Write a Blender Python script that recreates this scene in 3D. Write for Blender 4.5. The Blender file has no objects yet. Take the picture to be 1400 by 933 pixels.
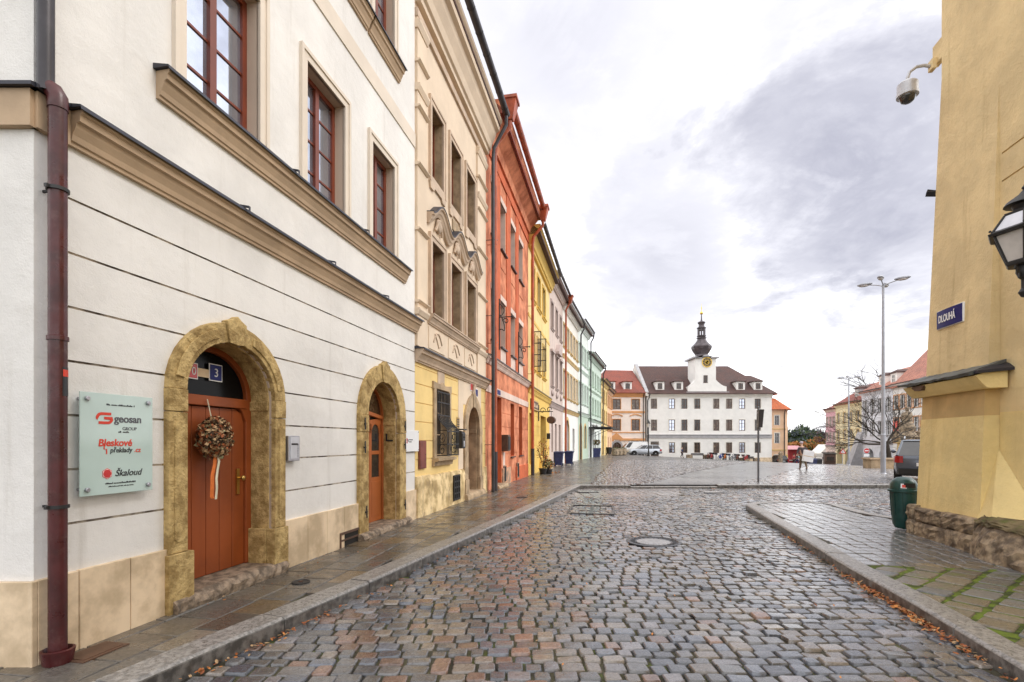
import bpy, bmesh, math, random
import numpy as np
from math import sin, cos, pi, radians, atan2, sqrt
from mathutils import Vector, Matrix

R = random.Random(11)
S = bpy.context.scene
COL = S.collection
EYE, HOR, FOC = 1.6, 604.0, 700.0          # eye height (m), horizon row, focal length in photo pixels

# ------------------------------------------------------------------ camera, light, exposure
cam_d = bpy.data.cameras.new('camera'); cam = bpy.data.objects.new('camera', cam_d); COL.objects.link(cam)
cam.location = (0, 0, EYE); cam.rotation_euler = (radians(90), 0, 0)
cam_d.sensor_width = 36; cam_d.lens = 18; cam_d.shift_y = (HOR - 466.5) / 1400
cam_d.clip_start = 0.05; cam_d.clip_end = 6000
S.camera = cam

SUN_EL, SUN_AZ = radians(42), radians(100)   # soft sun behind thin cloud, from the right
sun_d = bpy.data.lights.new('sun', 'SUN'); sun = bpy.data.objects.new('sun', sun_d); COL.objects.link(sun)
sun_d.energy = 1.1; sun_d.angle = radians(24); sun_d.color = (1.0, 0.96, 0.91)
sdir = Vector((sin(SUN_AZ) * cos(SUN_EL), cos(SUN_AZ) * cos(SUN_EL), sin(SUN_EL)))
sun.rotation_euler = sdir.to_track_quat('Z', 'Y').to_euler()

W = bpy.data.worlds.new('World'); S.world = W; W.use_nodes = True
nt = W.node_tree; nt.nodes.clear()
def wn(t, **k):
    n = nt.nodes.new(t)
    for a, b in k.items(): setattr(n, a, b)
    return n
def wl(a, b): nt.links.new(a, b)
def wmath(op, a, b=None, clamp=False):
    n = wn('ShaderNodeMath', operation=op, use_clamp=clamp)
    for i, x in enumerate((a, b)):
        if x is None: continue
        if isinstance(x, (int, float)): n.inputs[i].default_value = x
        else: wl(x, n.inputs[i])
    return n.outputs[0]
out = wn('ShaderNodeOutputWorld')
sky = wn('ShaderNodeTexSky', sky_type='NISHITA', sun_disc=False, sun_elevation=SUN_EL, sun_rotation=SUN_AZ)
bg1 = wn('ShaderNodeBackground'); bg1.inputs['Strength'].default_value = 0.10; wl(sky.outputs[0], bg1.inputs['Color'])
tc = wn('ShaderNodeTexCoord')
sep = wn('ShaderNodeSeparateXYZ'); wl(tc.outputs['Generated'], sep.inputs[0])
den = wmath('ADD', wmath('MAXIMUM', sep.outputs[2], 0.0), 0.22)
comb = wn('ShaderNodeCombineXYZ')
wl(wmath('DIVIDE', sep.outputs[0], den), comb.inputs[0]); wl(wmath('DIVIDE', sep.outputs[1], den), comb.inputs[1])
def wnoise(scale, detail, off, rough=0.55, dist=0.0):
    mp = wn('ShaderNodeMapping'); mp.inputs['Location'].default_value = off; wl(comb.outputs[0], mp.inputs[0])
    n = wn('ShaderNodeTexNoise'); n.inputs['Scale'].default_value = scale; n.inputs['Detail'].default_value = detail
    n.inputs['Roughness'].default_value = rough; n.inputs['Distortion'].default_value = dist; wl(mp.outputs[0], n.inputs['Vector'])
    return n.outputs['Fac']
n_big = wnoise(0.9, 5, (3.1, 1.7, 0)); n_mid = wnoise(2.2, 7, (7.3, 2.2, 0), 0.6, 0.4); n_fine = wnoise(5.5, 8, (1.3, 9.2, 0), 0.62, 0.3)
# a few heavier cloud banks, each with its own direction in the sky and ragged by the noise
def bank(dx, dy, dz, rad, gain):
    d = Vector((dx, dy, dz)).normalized()
    vm = wn('ShaderNodeVectorMath', operation='DISTANCE'); wl(tc.outputs['Generated'], vm.inputs[0]); vm.inputs[1].default_value = d
    a = wmath('ADD', wmath('DIVIDE', vm.outputs['Value'], rad), wmath('MULTIPLY', wmath('SUBTRACT', n_mid, 0.5), 2.7))
    a = wmath('ADD', a, wmath('MULTIPLY', wmath('SUBTRACT', n_fine, 0.5), 1.3))
    mr = wn('ShaderNodeMapRange', interpolation_type='SMOOTHSTEP'); wl(a, mr.inputs[0])
    mr.inputs[1].default_value = 0.25; mr.inputs[2].default_value = 1.15; mr.inputs[3].default_value = gain; mr.inputs[4].default_value = 0
    return mr.outputs[0]
dens = None
for b in ((0.64, 1, 0.53, 0.24, 1.0), (0.80, 1, 0.46, 0.16, 0.8), (0.30, 1, 0.37, 0.22, 0.55), (0.10, 1, 0.82, 0.36, 0.42), (0.60, 1, 0.74, 0.30, 0.35), (0.72, 1, 0.22, 0.14, 0.2), (-0.1, 1, 0.6, 0.2, 0.3), (0.22, 1, 0.30, 0.12, 0.4)):
    x = bank(*b); dens = x if dens is None else wmath('MAXIMUM', dens, x)
vr = wn('ShaderNodeMapRange', interpolation_type='SMOOTHSTEP'); wl(n_mid, vr.inputs[0])
vr.inputs[1].default_value = 0.46; vr.inputs[2].default_value = 0.70; vr.inputs[3].default_value = 0; vr.inputs[4].default_value = 0.34
dens = wmath('ADD', dens, vr.outputs[0], True)
rag = wn('ShaderNodeMapRange'); wl(n_fine, rag.inputs[0]); rag.inputs[1].default_value = 0.32; rag.inputs[2].default_value = 0.68; rag.inputs[3].default_value = 0.72; rag.inputs[4].default_value = 1.08
dens = wmath('MULTIPLY', dens, rag.outputs[0], True)
cr = wn('ShaderNodeValToRGB'); wl(dens, cr.inputs[0])
e = cr.color_ramp.elements
e[0].position = 0.0; e[0].color = (1.0, 1.0, 1.0, 1)
e[1].position = 1.0; e[1].color = (0.265, 0.265, 0.31, 1)
x = cr.color_ramp.elements.new(0.42); x.color = (0.46, 0.457, 0.492, 1)
x = cr.color_ramp.elements.new(0.2); x.color = (0.58, 0.573, 0.60, 1)
bg2 = wn('ShaderNodeBackground'); bg2.inputs['Strength'].default_value = 1.7; wl(cr.outputs[0], bg2.inputs['Color'])
mixw = wn('ShaderNodeMixShader'); mixw.inputs[0].default_value = 0.92; wl(bg1.outputs[0], mixw.inputs[1]); wl(bg2.outputs[0], mixw.inputs[2])
wl(mixw.outputs[0], out.inputs[0])
S.view_settings.view_transform = 'Standard'; S.view_settings.look = 'None'
S.view_settings.exposure = 0.38; S.view_settings.gamma = 1; S.view_settings.use_curve_mapping = False
S.render.engine = 'CYCLES'; S.cycles.max_bounces = 6; S.cycles.diffuse_bounces = 4; S.cycles.use_denoising = True
S.cycles.caustics_reflective = False; S.cycles.caustics_refractive = False

# ------------------------------------------------------------------ materials
def mat(name, col, rough=0.8, var=0.12, scale=2.5, bump=0.15, bscale=70, metal=0.0, spec=0.5, col2=None, streak=0.0,
        streak_col=(0.12, 0.10, 0.08), rvar=0.0, coat=0.0, attr=None, blotch=0.0, blotch_col=(0.2, 0.17, 0.13), bscale2=None, trans=0.0, alpha=1.0):
    m = bpy.data.materials.new(name); m.use_nodes = True
    t = m.node_tree; n = t.nodes; L = t.links; b = n['Principled BSDF']
    def new(k, **kw):
        x = n.new(k)
        for a, c in kw.items(): setattr(x, a, c)
        return x
    co = new('ShaderNodeTexCoord').outputs['Object']
    def noise(sc, det=5, ro=0.6, vec=co):
        x = new('ShaderNodeTexNoise'); x.inputs['Scale'].default_value = sc; x.inputs['Detail'].default_value = det
        x.inputs['Roughness'].default_value = ro; L.new(vec, x.inputs['Vector']); return x.outputs['Fac']
    def mixc(f, a, c, mode='MIX'):
        x = new('ShaderNodeMix', data_type='RGBA', blend_type=mode)
        if isinstance(f, (int, float)): x.inputs[0].default_value = f
        else: L.new(f, x.inputs[0])
        for i, v in ((6, a), (7, c)):
            if isinstance(v, tuple): x.inputs[i].default_value = (*v[:3], 1)
            else: L.new(v, x.inputs[i])
        return x.outputs[2]
    def rng(f, lo, hi, o0=0.0, o1=1.0):
        x = new('ShaderNodeMapRange', interpolation_type='SMOOTHSTEP'); L.new(f, x.inputs[0])
        for i, v in enumerate((lo, hi, o0, o1)): x.inputs[i + 1].default_value = v
        return x.outputs[0]
    lo = tuple(c * (1 - var) for c in col); hi = tuple(min(1, c * (1 + var)) for c in (col2 or col))
    if var > 0 or col2:
        c = mixc(rng(noise(scale), 0.36, 0.64), lo, hi)
    else: c = None
    if attr:
        a = new('ShaderNodeVertexColor', layer_name=attr).outputs[0]
        f = noise(28, 6, 0.7)
        c = mixc(1.0, a, mixc(rng(f, 0.3, 0.7), (0.72, 0.72, 0.72), (1.25, 1.25, 1.25)), 'MULTIPLY')
    if blotch:
        c = mixc(rng(noise(scale * 1.7, 8, 0.68), 0.52, 0.72, 0, blotch), c or col, blotch_col)
    if streak:
        mp = new('ShaderNodeMapping'); mp.inputs['Scale'].default_value = (3.2, 3.2, 0.22); L.new(co, mp.inputs[0])
        c = mixc(rng(noise(1.5, 7, 0.65, mp.outputs[0]), 0.54, 0.80, 0, streak), c or col, streak_col)
    if c is None: b.inputs['Base Color'].default_value = (*col, 1)
    else: L.new(c, b.inputs['Base Color'])
    b.inputs['Metallic'].default_value = metal; b.inputs['Specular IOR Level'].default_value = spec
    if rvar:
        L.new(rng(noise(scale * 1.3 + 0.4, 4), 0.35, 0.65, max(0.03, rough - rvar), min(1, rough + rvar)), b.inputs['Roughness'])
    else: b.inputs['Roughness'].default_value = rough
    if coat: b.inputs['Coat Weight'].default_value = coat; b.inputs['Coat Roughness'].default_value = 0.17
    if trans: b.inputs['Transmission Weight'].default_value = trans
    if bump:
        bm = new('ShaderNodeBump'); bm.inputs['Strength'].default_value = bump; bm.inputs['Distance'].default_value = 0.01
        h = noise(bscale, 6, 0.65)
        if bscale2:
            ad = new('ShaderNodeMath', operation='MULTIPLY_ADD'); L.new(noise(bscale2, 4), ad.inputs[0]); ad.inputs[1].default_value = 3.0; L.new(h, ad.inputs[2]); h = ad.outputs[0]
        L.new(h, bm.inputs['Height']); L.new(bm.outputs[0], b.inputs['Normal'])
    return m

def brickmat(name, c1, c2, mortar, bw, rh, msize=0.012, rough=0.4, rvar=0.15, rot=0.0, bump=0.5, offset=0.5, coat=0.0, nvar=0.35, plane='xy'):
    m = bpy.data.materials.new(name); m.use_nodes = True
    t = m.node_tree; n = t.nodes; L = t.links; b = n['Principled BSDF']
    co = n.new('ShaderNodeTexCoord').outputs['Object']
    mp = n.new('ShaderNodeMapping'); mp.inputs['Rotation'].default_value = (0, 0, rot); L.new(co, mp.inputs[0])
    vec = mp.outputs[0]
    if plane == 'xz':
        sx = n.new('ShaderNodeSeparateXYZ'); L.new(co, sx.inputs[0]); cx = n.new('ShaderNodeCombineXYZ')
        L.new(sx.outputs[0], cx.inputs[0]); L.new(sx.outputs[2], cx.inputs[1]); vec = cx.outputs[0]
    wob = n.new('ShaderNodeTexNoise'); wob.inputs['Scale'].default_value = 2.0; L.new(vec, wob.inputs['Vector'])
    vm = n.new('ShaderNodeVectorMath'); vm.operation = 'MULTIPLY_ADD'; L.new(wob.outputs['Color'], vm.inputs[0]); vm.inputs[1].default_value = (0.12, 0.12, 0); L.new(vec, vm.inputs[2])
    br = n.new('ShaderNodeTexBrick'); L.new(vm.outputs[0], br.inputs['Vector']); br.offset = offset
    for k, v in (('Color1', (*c1, 1)), ('Color2', (*c2, 1)), ('Mortar', (*mortar, 1)), ('Scale', 1.0), ('Mortar Size', msize), ('Mortar Smooth', 0.3), ('Bias', 0.0), ('Brick Width', bw), ('Row Height', rh)):
        br.inputs[k].default_value = v
    no = n.new('ShaderNodeTexNoise'); no.inputs['Scale'].default_value = 0.5; no.inputs['Detail'].default_value = 9; no.inputs['Roughness'].default_value = 0.7; L.new(co, no.inputs['Vector'])
    mr = n.new('ShaderNodeMapRange'); L.new(no.outputs['Fac'], mr.inputs[0]); mr.inputs[1].default_value = 0.3; mr.inputs[2].default_value = 0.7; mr.inputs[3].default_value = 1 - nvar; mr.inputs[4].default_value = 1 + nvar
    mx = n.new('ShaderNodeMix'); mx.data_type = 'RGBA'; mx.blend_type = 'MULTIPLY'; mx.inputs[0].default_value = 1
    L.new(br.outputs['Color'], mx.inputs[6]); L.new(mr.outputs[0], mx.inputs[7]); L.new(mx.outputs[2], b.inputs['Base Color'])
    r2 = n.new('ShaderNodeMapRange'); L.new(no.outputs['Fac'], r2.inputs[0]); r2.inputs[1].default_value = 0.3; r2.inputs[2].default_value = 0.7; r2.inputs[3].default_value = max(.04, rough - rvar); r2.inputs[4].default_value = rough + rvar
    L.new(r2.outputs[0], b.inputs['Roughness'])
    if bump:
        bp = n.new('ShaderNodeBump'); bp.inputs['Strength'].default_value = bump; bp.inputs['Distance'].default_value = 0.02; bp.invert = True
        L.new(br.outputs['Fac'], bp.inputs['Height']); L.new(bp.outputs[0], b.inputs['Normal'])
    if coat: b.inputs['Coat Weight'].default_value = coat; b.inputs['Coat Roughness'].default_value = 0.15
    return m

def emit(name, col, st):
    m = mat(name, col, var=0, bump=0); b = m.node_tree.nodes['Principled BSDF']
    b.inputs['Emission Color'].default_value = (*col, 1); b.inputs['Emission Strength'].default_value = st; return m

MT = {}
def reg(k, *a, **kw): MT[k] = mat(k, *a, **kw); return MT[k]
reg('white_stucco', (0.79, 0.765, 0.735), 0.85, 0.06, 0.8, 0.35, 70, streak=0.5, streak_col=(0.52, 0.48, 0.43), bscale2=6, blotch=.2, blotch_col=(.5, .45, .39))
reg('joint_dirt', (0.20, 0.15, 0.11), .9, .3, 4, .3, 60, col2=(.55, .49, .42), blotch=.8, blotch_col=(.07, .05, .035))
reg('trim_beige', (0.50, 0.36, 0.235), 0.75, 0.10, 1.5, 0.15, 60, streak=0.3, streak_col=(0.25, 0.18, 0.12))
reg('reveal_beige', (0.60, 0.48, 0.38), 0.8, 0.05, 1.0, 0.1, 60)
reg('surround_cream', (0.72, 0.63, 0.53), 0.8, 0.05, 1.0, 0.1, 60)
reg('lead', (0.035, 0.036, 0.05), 0.45, 0.2, 3, 0.1, 30, metal=0.3)
reg('plinth_stone', (0.66, 0.50, 0.32), 0.6, 0.16, 2.2, 0.12, 40, col2=(0.74, 0.58, 0.40), blotch=0.35, blotch_col=(0.42, 0.28, 0.14), rvar=0.1)
reg('sandstone', (0.41, 0.265, 0.09), 0.8, 0.22, 7.0, 0.9, 55, col2=(0.50, 0.355, 0.15), blotch=0.65, blotch_col=(0.20, 0.125, 0.04), bscale2=22, streak=.35, streak_col=(.14, .095, .04))
reg('step_stone', (0.17, 0.125, 0.085), 0.7, 0.3, 9.0, 1.0, 40, col2=(0.27, 0.20, 0.14), blotch=0.5, blotch_col=(0.10, 0.07, 0.045), bscale2=8)
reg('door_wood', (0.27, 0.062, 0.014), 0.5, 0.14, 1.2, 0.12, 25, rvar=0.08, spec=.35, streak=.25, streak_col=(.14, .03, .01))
reg('door_wood_orange', (0.40, 0.11, 0.025), 0.5, 0.12, 1.2, 0.08, 25)  # lighter orange-brown wood of the glazed second door
reg('frame_red', (0.20, 0.040, 0.016), 0.4, 0.12, 2, 0.06, 40)
reg('dark_gap', (0.015, 0.012, 0.01), 0.9, 0, 1, 0)
reg('maroon_pipe', (0.066, 0.011, 0.012), 0.36, 0.25, 5, 0.12, 22, streak=.3, streak_col=(.12, .06, .05), blotch=0.3, blotch_col=(0.16, 0.09, 0.08), rvar=0.1)
reg('brass', (0.55, 0.36, 0.12), 0.3, 0.1, 8, 0, metal=1)
reg('iron', (0.018, 0.017, 0.018), 0.5, 0.2, 8, 0.1, 60)
reg('steel', (0.42, 0.41, 0.44), 0.38, 0.08, 6, 0.05, 80, metal=0.85)
reg('pale_metal', (0.55, 0.55, 0.58), 0.45, 0.1, 3, 0.05, 30, metal=0.35)
reg('galv', (0.46, 0.47, 0.50), 0.45, 0.1, 3, 0.05, 30, metal=0.5)
reg('copper_paint', (0.42, 0.085, 0.028), 0.4, 0.25, 2.5, 0.08, 14, blotch=0.3, blotch_col=(0.22, 0.05, 0.02))
reg('gutter_dark', (0.05, 0.045, 0.05), 0.38, 0.2, 3, 0.05, 20, metal=0.4)
reg('glass_sky', (0.52, 0.56, 0.66), 0.04, 0.12, 1.1, 0.015, 2.0, metal=0.85)
reg('glass_black', (0.006, 0.006, 0.007), 0.2, 0, 1, 0, spec=.1)
reg('glass_dark', (0.035, 0.032, 0.032), 0.06, 0.3, 1.0, 0.02, 2.0, spec=0.8)
reg('glass_brown', (0.07, 0.038, 0.022), 0.1, 0.4, 1.3, 0.02, 2.0, spec=0.8, blotch=.8, blotch_col=(.5, .38, .24))  # pale blotches paint sky reflections into the pane colour
reg('glass_clear', (0.9, 0.93, 0.95), 0.03, 0, 1, 0, trans=0.9)
reg('curtain', (0.62, 0.60, 0.57), 0.9, 0.15, 6, 0.1, 30)
reg('h2_yellow', (0.82, 0.60, 0.25), 0.85, 0.07, 1.0, 0.2, 80, streak=0.12, streak_col=(0.45, 0.3, 0.12), bscale2=6)
reg('h2_cream', (0.74, 0.60, 0.455), 0.85, 0.06, 1.0, 0.15, 80, streak=0.14, streak_col=(0.4, 0.3, 0.2), bscale2=6)
reg('h2_trim', (0.56, 0.43, 0.32), 0.8, 0.12, 2.0, 0.2, 60, streak=0.3, streak_col=(0.22, 0.16, 0.11))
reg('h2_stone', (0.40, 0.29, 0.18), 0.8, 0.25, 3.0, 0.4, 40, blotch=0.5, blotch_col=(0.2, 0.14, 0.08))
reg('old_plaster', (0.62, 0.44, 0.20), 0.85, 0.3, 2.4, 0.7, 22, col2=(0.70, 0.54, 0.30), blotch=0.8, blotch_col=(0.28, 0.20, 0.12), bscale2=5, streak=0.4)
reg('orange_wall', (0.56, 0.165, 0.072), 0.85, 0.22, 1.4, 0.25, 60, col2=(0.66, 0.25, 0.13), streak=0.6, streak_col=(0.34, 0.10, 0.055), bscale2=6)
reg('orange_deep', (0.56, 0.125, 0.045), 0.85, 0.14, 1.4, 0.25, 60, streak=0.3, streak_col=(0.35, 0.07, 0.03), bscale2=6)
reg('pale_pink', (0.74, 0.58, 0.50), 0.85, 0.10, 1.4, 0.2, 60, streak=0.35, streak_col=(0.55, 0.25, 0.15))
reg('yellow_wall', (0.84, 0.63, 0.28), 0.85, 0.09, 1.0, 0.15, 70, streak=0.12, streak_col=(0.5, 0.38, 0.12))
reg('yellow_deep', (0.78, 0.52, 0.13), 0.8, 0.06, 1.0, 0.15, 70, streak=0.12, streak_col=(0.5, 0.35, 0.05))
reg('mauve_wall', (0.64, 0.52, 0.46), 0.85, 0.06, 1.0, 0.12, 70, streak=0.15)
reg('mauve_trim', (0.50, 0.40, 0.37), 0.8, 0.08, 1.5, 0.1, 60)
reg('offwhite_wall', (0.80, 0.76, 0.69), 0.85, 0.05, 1.0, 0.12, 70, streak=0.1, streak_col=(0.5, 0.45, 0.4))
reg('pure_white', (0.85, 0.825, 0.785), 0.85, 0.04, 1.0, 0.12, 70, streak=0.06, streak_col=(0.5, 0.45, 0.4))
reg('ochre_trim', (0.62, 0.44, 0.20), 0.8, 0.1, 1.5, 0.1, 60)
reg('mint_wall', (0.61, 0.72, 0.63), 0.85, 0.05, 1.0, 0.12, 70, streak=0.1, streak_col=(0.4, 0.45, 0.4))
reg('mint_pale', (0.76, 0.81, 0.765), 0.85, 0.05, 1.0, 0.12, 70, streak=0.08, streak_col=(0.4, 0.45, 0.4))
reg('mint_green', (0.50, 0.61, 0.50), 0.85, 0.05, 1.0, 0.12, 70, streak=0.1, streak_col=(0.3, 0.35, 0.3))
reg('peach_wall', (0.82, 0.55, 0.36), 0.85, 0.06, 1.0, 0.12, 70, streak=0.1)
reg('peach_trim', (0.66, 0.33, 0.14), 0.85, 0.06, 1.0, 0.12, 70)
reg('blush_wall', (0.86, 0.76, 0.68), 0.85, 0.05, 1.0, 0.12, 70)
reg('church_yellow', (0.77, 0.60, 0.33), 0.88, 0.10, 1.1, 0.8, 34, streak=0.62, streak_col=(0.45, 0.32, 0.14), bscale2=4)
reg('church_lower', (0.84, 0.66, 0.31), 0.88, 0.10, 1.1, 0.8, 34, streak=0.5, streak_col=(0.55, 0.38, 0.13), bscale2=4)
reg('church_stone', (0.19, 0.14, 0.095), 0.7, 0.35, 6, 1.0, 30, col2=(0.31, 0.235, 0.155), blotch=0.7, blotch_col=(0.085, 0.065, 0.05), bscale2=5)
reg('moss', (0.11, 0.145, 0.02), 0.95, 0.4, 14, 0.9, 120)
reg('slate', (0.10, 0.105, 0.10), 0.6, 0.35, 5, 0.5, 30, blotch=0.5, blotch_col=(0.17, 0.20, 0.12))
reg('grey_paint', (0.40, 0.39, 0.40), 0.7, 0.1, 2, 0.1, 40)
reg('clear_white', (0.82, 0.82, 0.83), 0.4, 0.03, 3, 0)
reg('rust_plaque', (0.20, 0.055, 0.04), 0.55, 0.2, 4, 0.15, 40)
reg('sign_blue', (0.014, 0.020, 0.15), 0.4, 0.1, 4, 0, spec=.2)
reg('sign_red', (0.55, 0.03, 0.03), 0.3, 0.1, 4, 0)
reg('letter_white', (0.86, 0.86, 0.88), 0.4, 0, 1, 0)
reg('letter_red', (0.68, 0.045, 0.02), 0.4, 0, 1, 0)
reg('letter_grey', (0.10, 0.10, 0.115), 0.4, 0, 1, 0)
reg('letter_dark', (0.02, 0.02, 0.025), 0.4, 0, 1, 0)
reg('bin_green', (0.007, 0.048, 0.042), 0.32, 0.2, 4, 0.05, 40)
reg('bin_navy', (0.022, 0.03, 0.10), 0.4, 0.2, 4, 0.05, 40)
reg('rubber', (0.02, 0.02, 0.02), 0.7, 0.1, 6, 0)
reg('brown_sign', (0.10, 0.05, 0.03), 0.5, 0.2, 5, 0.1, 30)
reg('terracotta', (0.42, 0.16, 0.08), 0.8, 0.2, 5, 0.2, 30)
reg('bark', (0.045, 0.035, 0.028), 0.9, 0.3, 8, 0.6, 40, blotch=0.4, blotch_col=(0.05, 0.08, 0.015))
reg('leaf_rust', (0.42, 0.11, 0.025), 0.7, 0.35, 9, 0, col2=(0.5, 0.20, 0.05))
reg('leaf_green', (0.06, 0.095, 0.025), 0.7, 0.4, 6, 0)
reg('leaf_blue', (0.095, 0.115, 0.125), 0.8, 0.35, 3, 0)
reg('leaf_ochre', (0.30, 0.16, 0.035), 0.8, 0.4, 3, 0)
reg('leaf_purple', (0.16, 0.07, 0.08), 0.8, 0.4, 3, 0)
def tiles(k, c1, c2, mo): MT[k] = brickmat(k, c1, c2, mo, 0.22, 0.16, 0.014, 0.7, 0.1, bump=0.6, nvar=0.3)
tiles('roof_brown', (0.105, 0.046, 0.036), (0.070, 0.034, 0.030), (0.03, 0.018, 0.015))
tiles('roof_red', (0.30, 0.070, 0.040), (0.23, 0.055, 0.035), (0.07, 0.02, 0.015))
tiles('roof_orange', (0.62, 0.15, 0.035), (0.50, 0.11, 0.03), (0.12, 0.035, 0.015))
tiles('roof_salmon', (0.52, 0.22, 0.15), (0.40, 0.16, 0.11), (0.12, 0.05, 0.04))
reg('copper_dome', (0.085, 0.070, 0.075), 0.42, 0.25, 2, 0.05, 20, metal=0.35)
reg('gold', (0.85, 0.55, 0.12), 0.3, 0.05, 4, 0, metal=0.9)

# ------------------------------------------------------------------ mesh helpers
class MB:
    def __init__(s): s.v = []; s.f = []; s.m = []; s.s = []
    def add(s, vs, fs, mi=0, sm=False):
        o = len(s.v); s.v += [tuple(p) for p in vs]
        for f in fs: s.f.append(tuple(i + o for i in f)); s.m.append(mi); s.s.append(sm)
        return s
    def box(s, x0, x1, y0, y1, z0, z1, mi=0):
        return s.add([(x0, y0, z0), (x1, y0, z0), (x1, y1, z0), (x0, y1, z0), (x0, y0, z1), (x1, y0, z1), (x1, y1, z1), (x0, y1, z1)],
                     [(0, 3, 2, 1), (4, 5, 6, 7), (0, 1, 5, 4), (1, 2, 6, 5), (2, 3, 7, 6), (3, 0, 4, 7)], mi)
    def _pr(s, a, b, mi, sm=False):
        n = len(a)
        fs = [tuple(range(n))[::-1], tuple(range(n, 2 * n))] + [(i, (i + 1) % n, n + (i + 1) % n, n + i) for i in range(n)]
        return s.add(list(a) + list(b), fs, mi, sm)
    def py(s, poly, y0, y1, mi=0, sm=False): return s._pr([(x, y0, z) for x, z in poly], [(x, y1, z) for x, z in poly], mi, sm)
    def pz(s, poly, z0, z1, mi=0, sm=False): return s._pr([(x, y, z0) for x, y in poly], [(x, y, z1) for x, y in poly], mi, sm)
    def px(s, poly, x0, x1, mi=0, sm=False): return s._pr([(x0, y, z) for y, z in poly], [(x1, y, z) for y, z in poly], mi, sm)
    def loft(s, rings, mi=0, sm=False, caps=True, closed=True):
        o = [len(r) for r in rings][0]; vs = [p for r in rings for p in r]; fs = []
        m = o if closed else o - 1
        for k in range(len(rings) - 1):
            for i in range(m): fs.append((k * o + i, k * o + (i + 1) % o, (k + 1) * o + (i + 1) % o, (k + 1) * o + i))
        if caps: fs.append(tuple(range(o))[::-1]); fs.append(tuple(range((len(rings) - 1) * o, len(rings) * o)))
        return s.add(vs, fs, mi, sm)
    def lathe(s, prof, cx=0, cy=0, seg=20, mi=0, sm=True, ph=0.0):
        return s.loft([[(cx + max(r, .0005) * cos(ph + 2 * pi * i / seg), cy + max(r, .0005) * sin(ph + 2 * pi * i / seg), z) for i in range(seg)] for r, z in prof], mi, sm)
    def lathey(s, prof, cx, cz, seg=20, mi=0, sm=True):
        return s.loft([[(cx + max(r, .0005) * cos(2 * pi * i / seg), y, cz + max(r, .0005) * sin(2 * pi * i / seg)) for i in range(seg)] for r, y in prof], mi, sm)
    def lathex(s, prof, cy, cz, seg=20, mi=0, sm=True):
        return s.loft([[(x, cy + max(r, .0005) * cos(2 * pi * i / seg), cz + max(r, .0005) * sin(2 * pi * i / seg)) for i in range(seg)] for r, x in prof], mi, sm)
    def tube(s, pts, r, seg=8, mi=0, sm=True):
        pts = [Vector(p) for p in pts]; rs = r if isinstance(r, (list, tuple)) else [r] * len(pts); rings = []; pu = None
        for i, p in enumerate(pts):
            t = (pts[min(i + 1, len(pts) - 1)] - pts[max(i - 1, 0)]).normalized()
            if pu is None: pu = t.orthogonal().normalized()
            pu = (pu - t * pu.dot(t))
            pu = pu.normalized() if pu.length > 1e-5 else t.orthogonal().normalized()
            w = t.cross(pu)
            rings.append([p + (pu * cos(2 * pi * k / seg) + w * sin(2 * pi * k / seg)) * rs[i] for k in range(seg)])
        return s.loft(rings, mi, sm)
    def ball(s, c, rx, ry=None, rz=None, seg=14, rings=8, mi=0):
        ry = ry or rx; rz = rz or rx
        return s.loft([[(c[0] + rx * sin(pi * max(.02, min(.98, k / rings))) * cos(2 * pi * i / seg), c[1] + ry * sin(pi * max(.02, min(.98, k / rings))) * sin(2 * pi * i / seg), c[2] - rz * cos(pi * k / rings)) for i in range(seg)] for k in range(rings + 1)], mi, True)
    def build(s, name, mats, parent=None, bevel=0.0, loc=None, rotz=None, ang=35, seg=1):
        me = bpy.data.meshes.new(name); me.from_pydata(s.v, [], s.f)
        for m in (mats if isinstance(mats, (list, tuple)) else [mats]): me.materials.append(MT[m] if isinstance(m, str) else m)
        me.polygons.foreach_set('material_index', s.m)
        b = bmesh.new(); b.from_mesh(me); bmesh.ops.recalc_face_normals(b, faces=b.faces); b.to_mesh(me); b.free()
        if any(s.s): me.polygons.foreach_set('use_smooth', [True] * len(s.f)); me.set_sharp_from_angle(angle=radians(ang))
        o = bpy.data.objects.new(name, me); COL.objects.link(o)
        if parent is not None: o.parent = parent
        if loc: o.location = loc
        if rotz is not None: o.rotation_euler = (0, 0, rotz)
        if bevel:
            md = o.modifiers.new('bevel', 'BEVEL'); md.width = bevel; md.segments = seg; md.limit_method = 'ANGLE'; md.angle_limit = radians(40)
        return o

def tag(o, label, cat, group=None, kind=None):
    if label: o['label'] = label
    if cat: o['category'] = cat
    if group: o['group'] = group
    if kind: o['kind'] = kind
    return o
def struct(o): o['kind'] = 'structure'; return o
def thing(name, label, cat, loc=(0, 0, 0), rotz=0.0, group=None):
    o = bpy.data.objects.new(name, None); COL.objects.link(o); o.location = loc; o.rotation_euler = (0, 0, rotz); o.empty_display_size = 0.2
    return tag(o, label, cat, group)
def kids(o): return [c for c in COL.objects if c.parent is o]
def dup(root, loc, rotz, label=None, group=None, scale=None):
    def cp(o, par):
        c = o.copy(); COL.objects.link(c)
        if par: c.parent = par
        for k in list(o.children): cp(k, c)
        return c
    r = cp(root, None); r.location = loc; r.rotation_euler = (0, 0, rotz)
    if label: r['label'] = label
    if group: r['group'] = group
    if scale: r.scale = (scale,) * 3
    return r
def boolean(o, cutter, use_self=False):
    c = cutter.build('cutter', [])
    md = o.modifiers.new('cut', 'BOOLEAN'); md.object = c; md.operation = 'DIFFERENCE'; md.solver = 'EXACT'; md.use_self = use_self
    bpy.context.view_layer.update()
    ev = o.evaluated_get(bpy.context.evaluated_depsgraph_get())
    me = bpy.data.meshes.new_from_object(ev); old = o.data; o.modifiers.remove(md); o.data = me; bpy.data.meshes.remove(old)
    cm = c.data; bpy.data.objects.remove(c); bpy.data.meshes.remove(cm)
    return o
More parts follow.
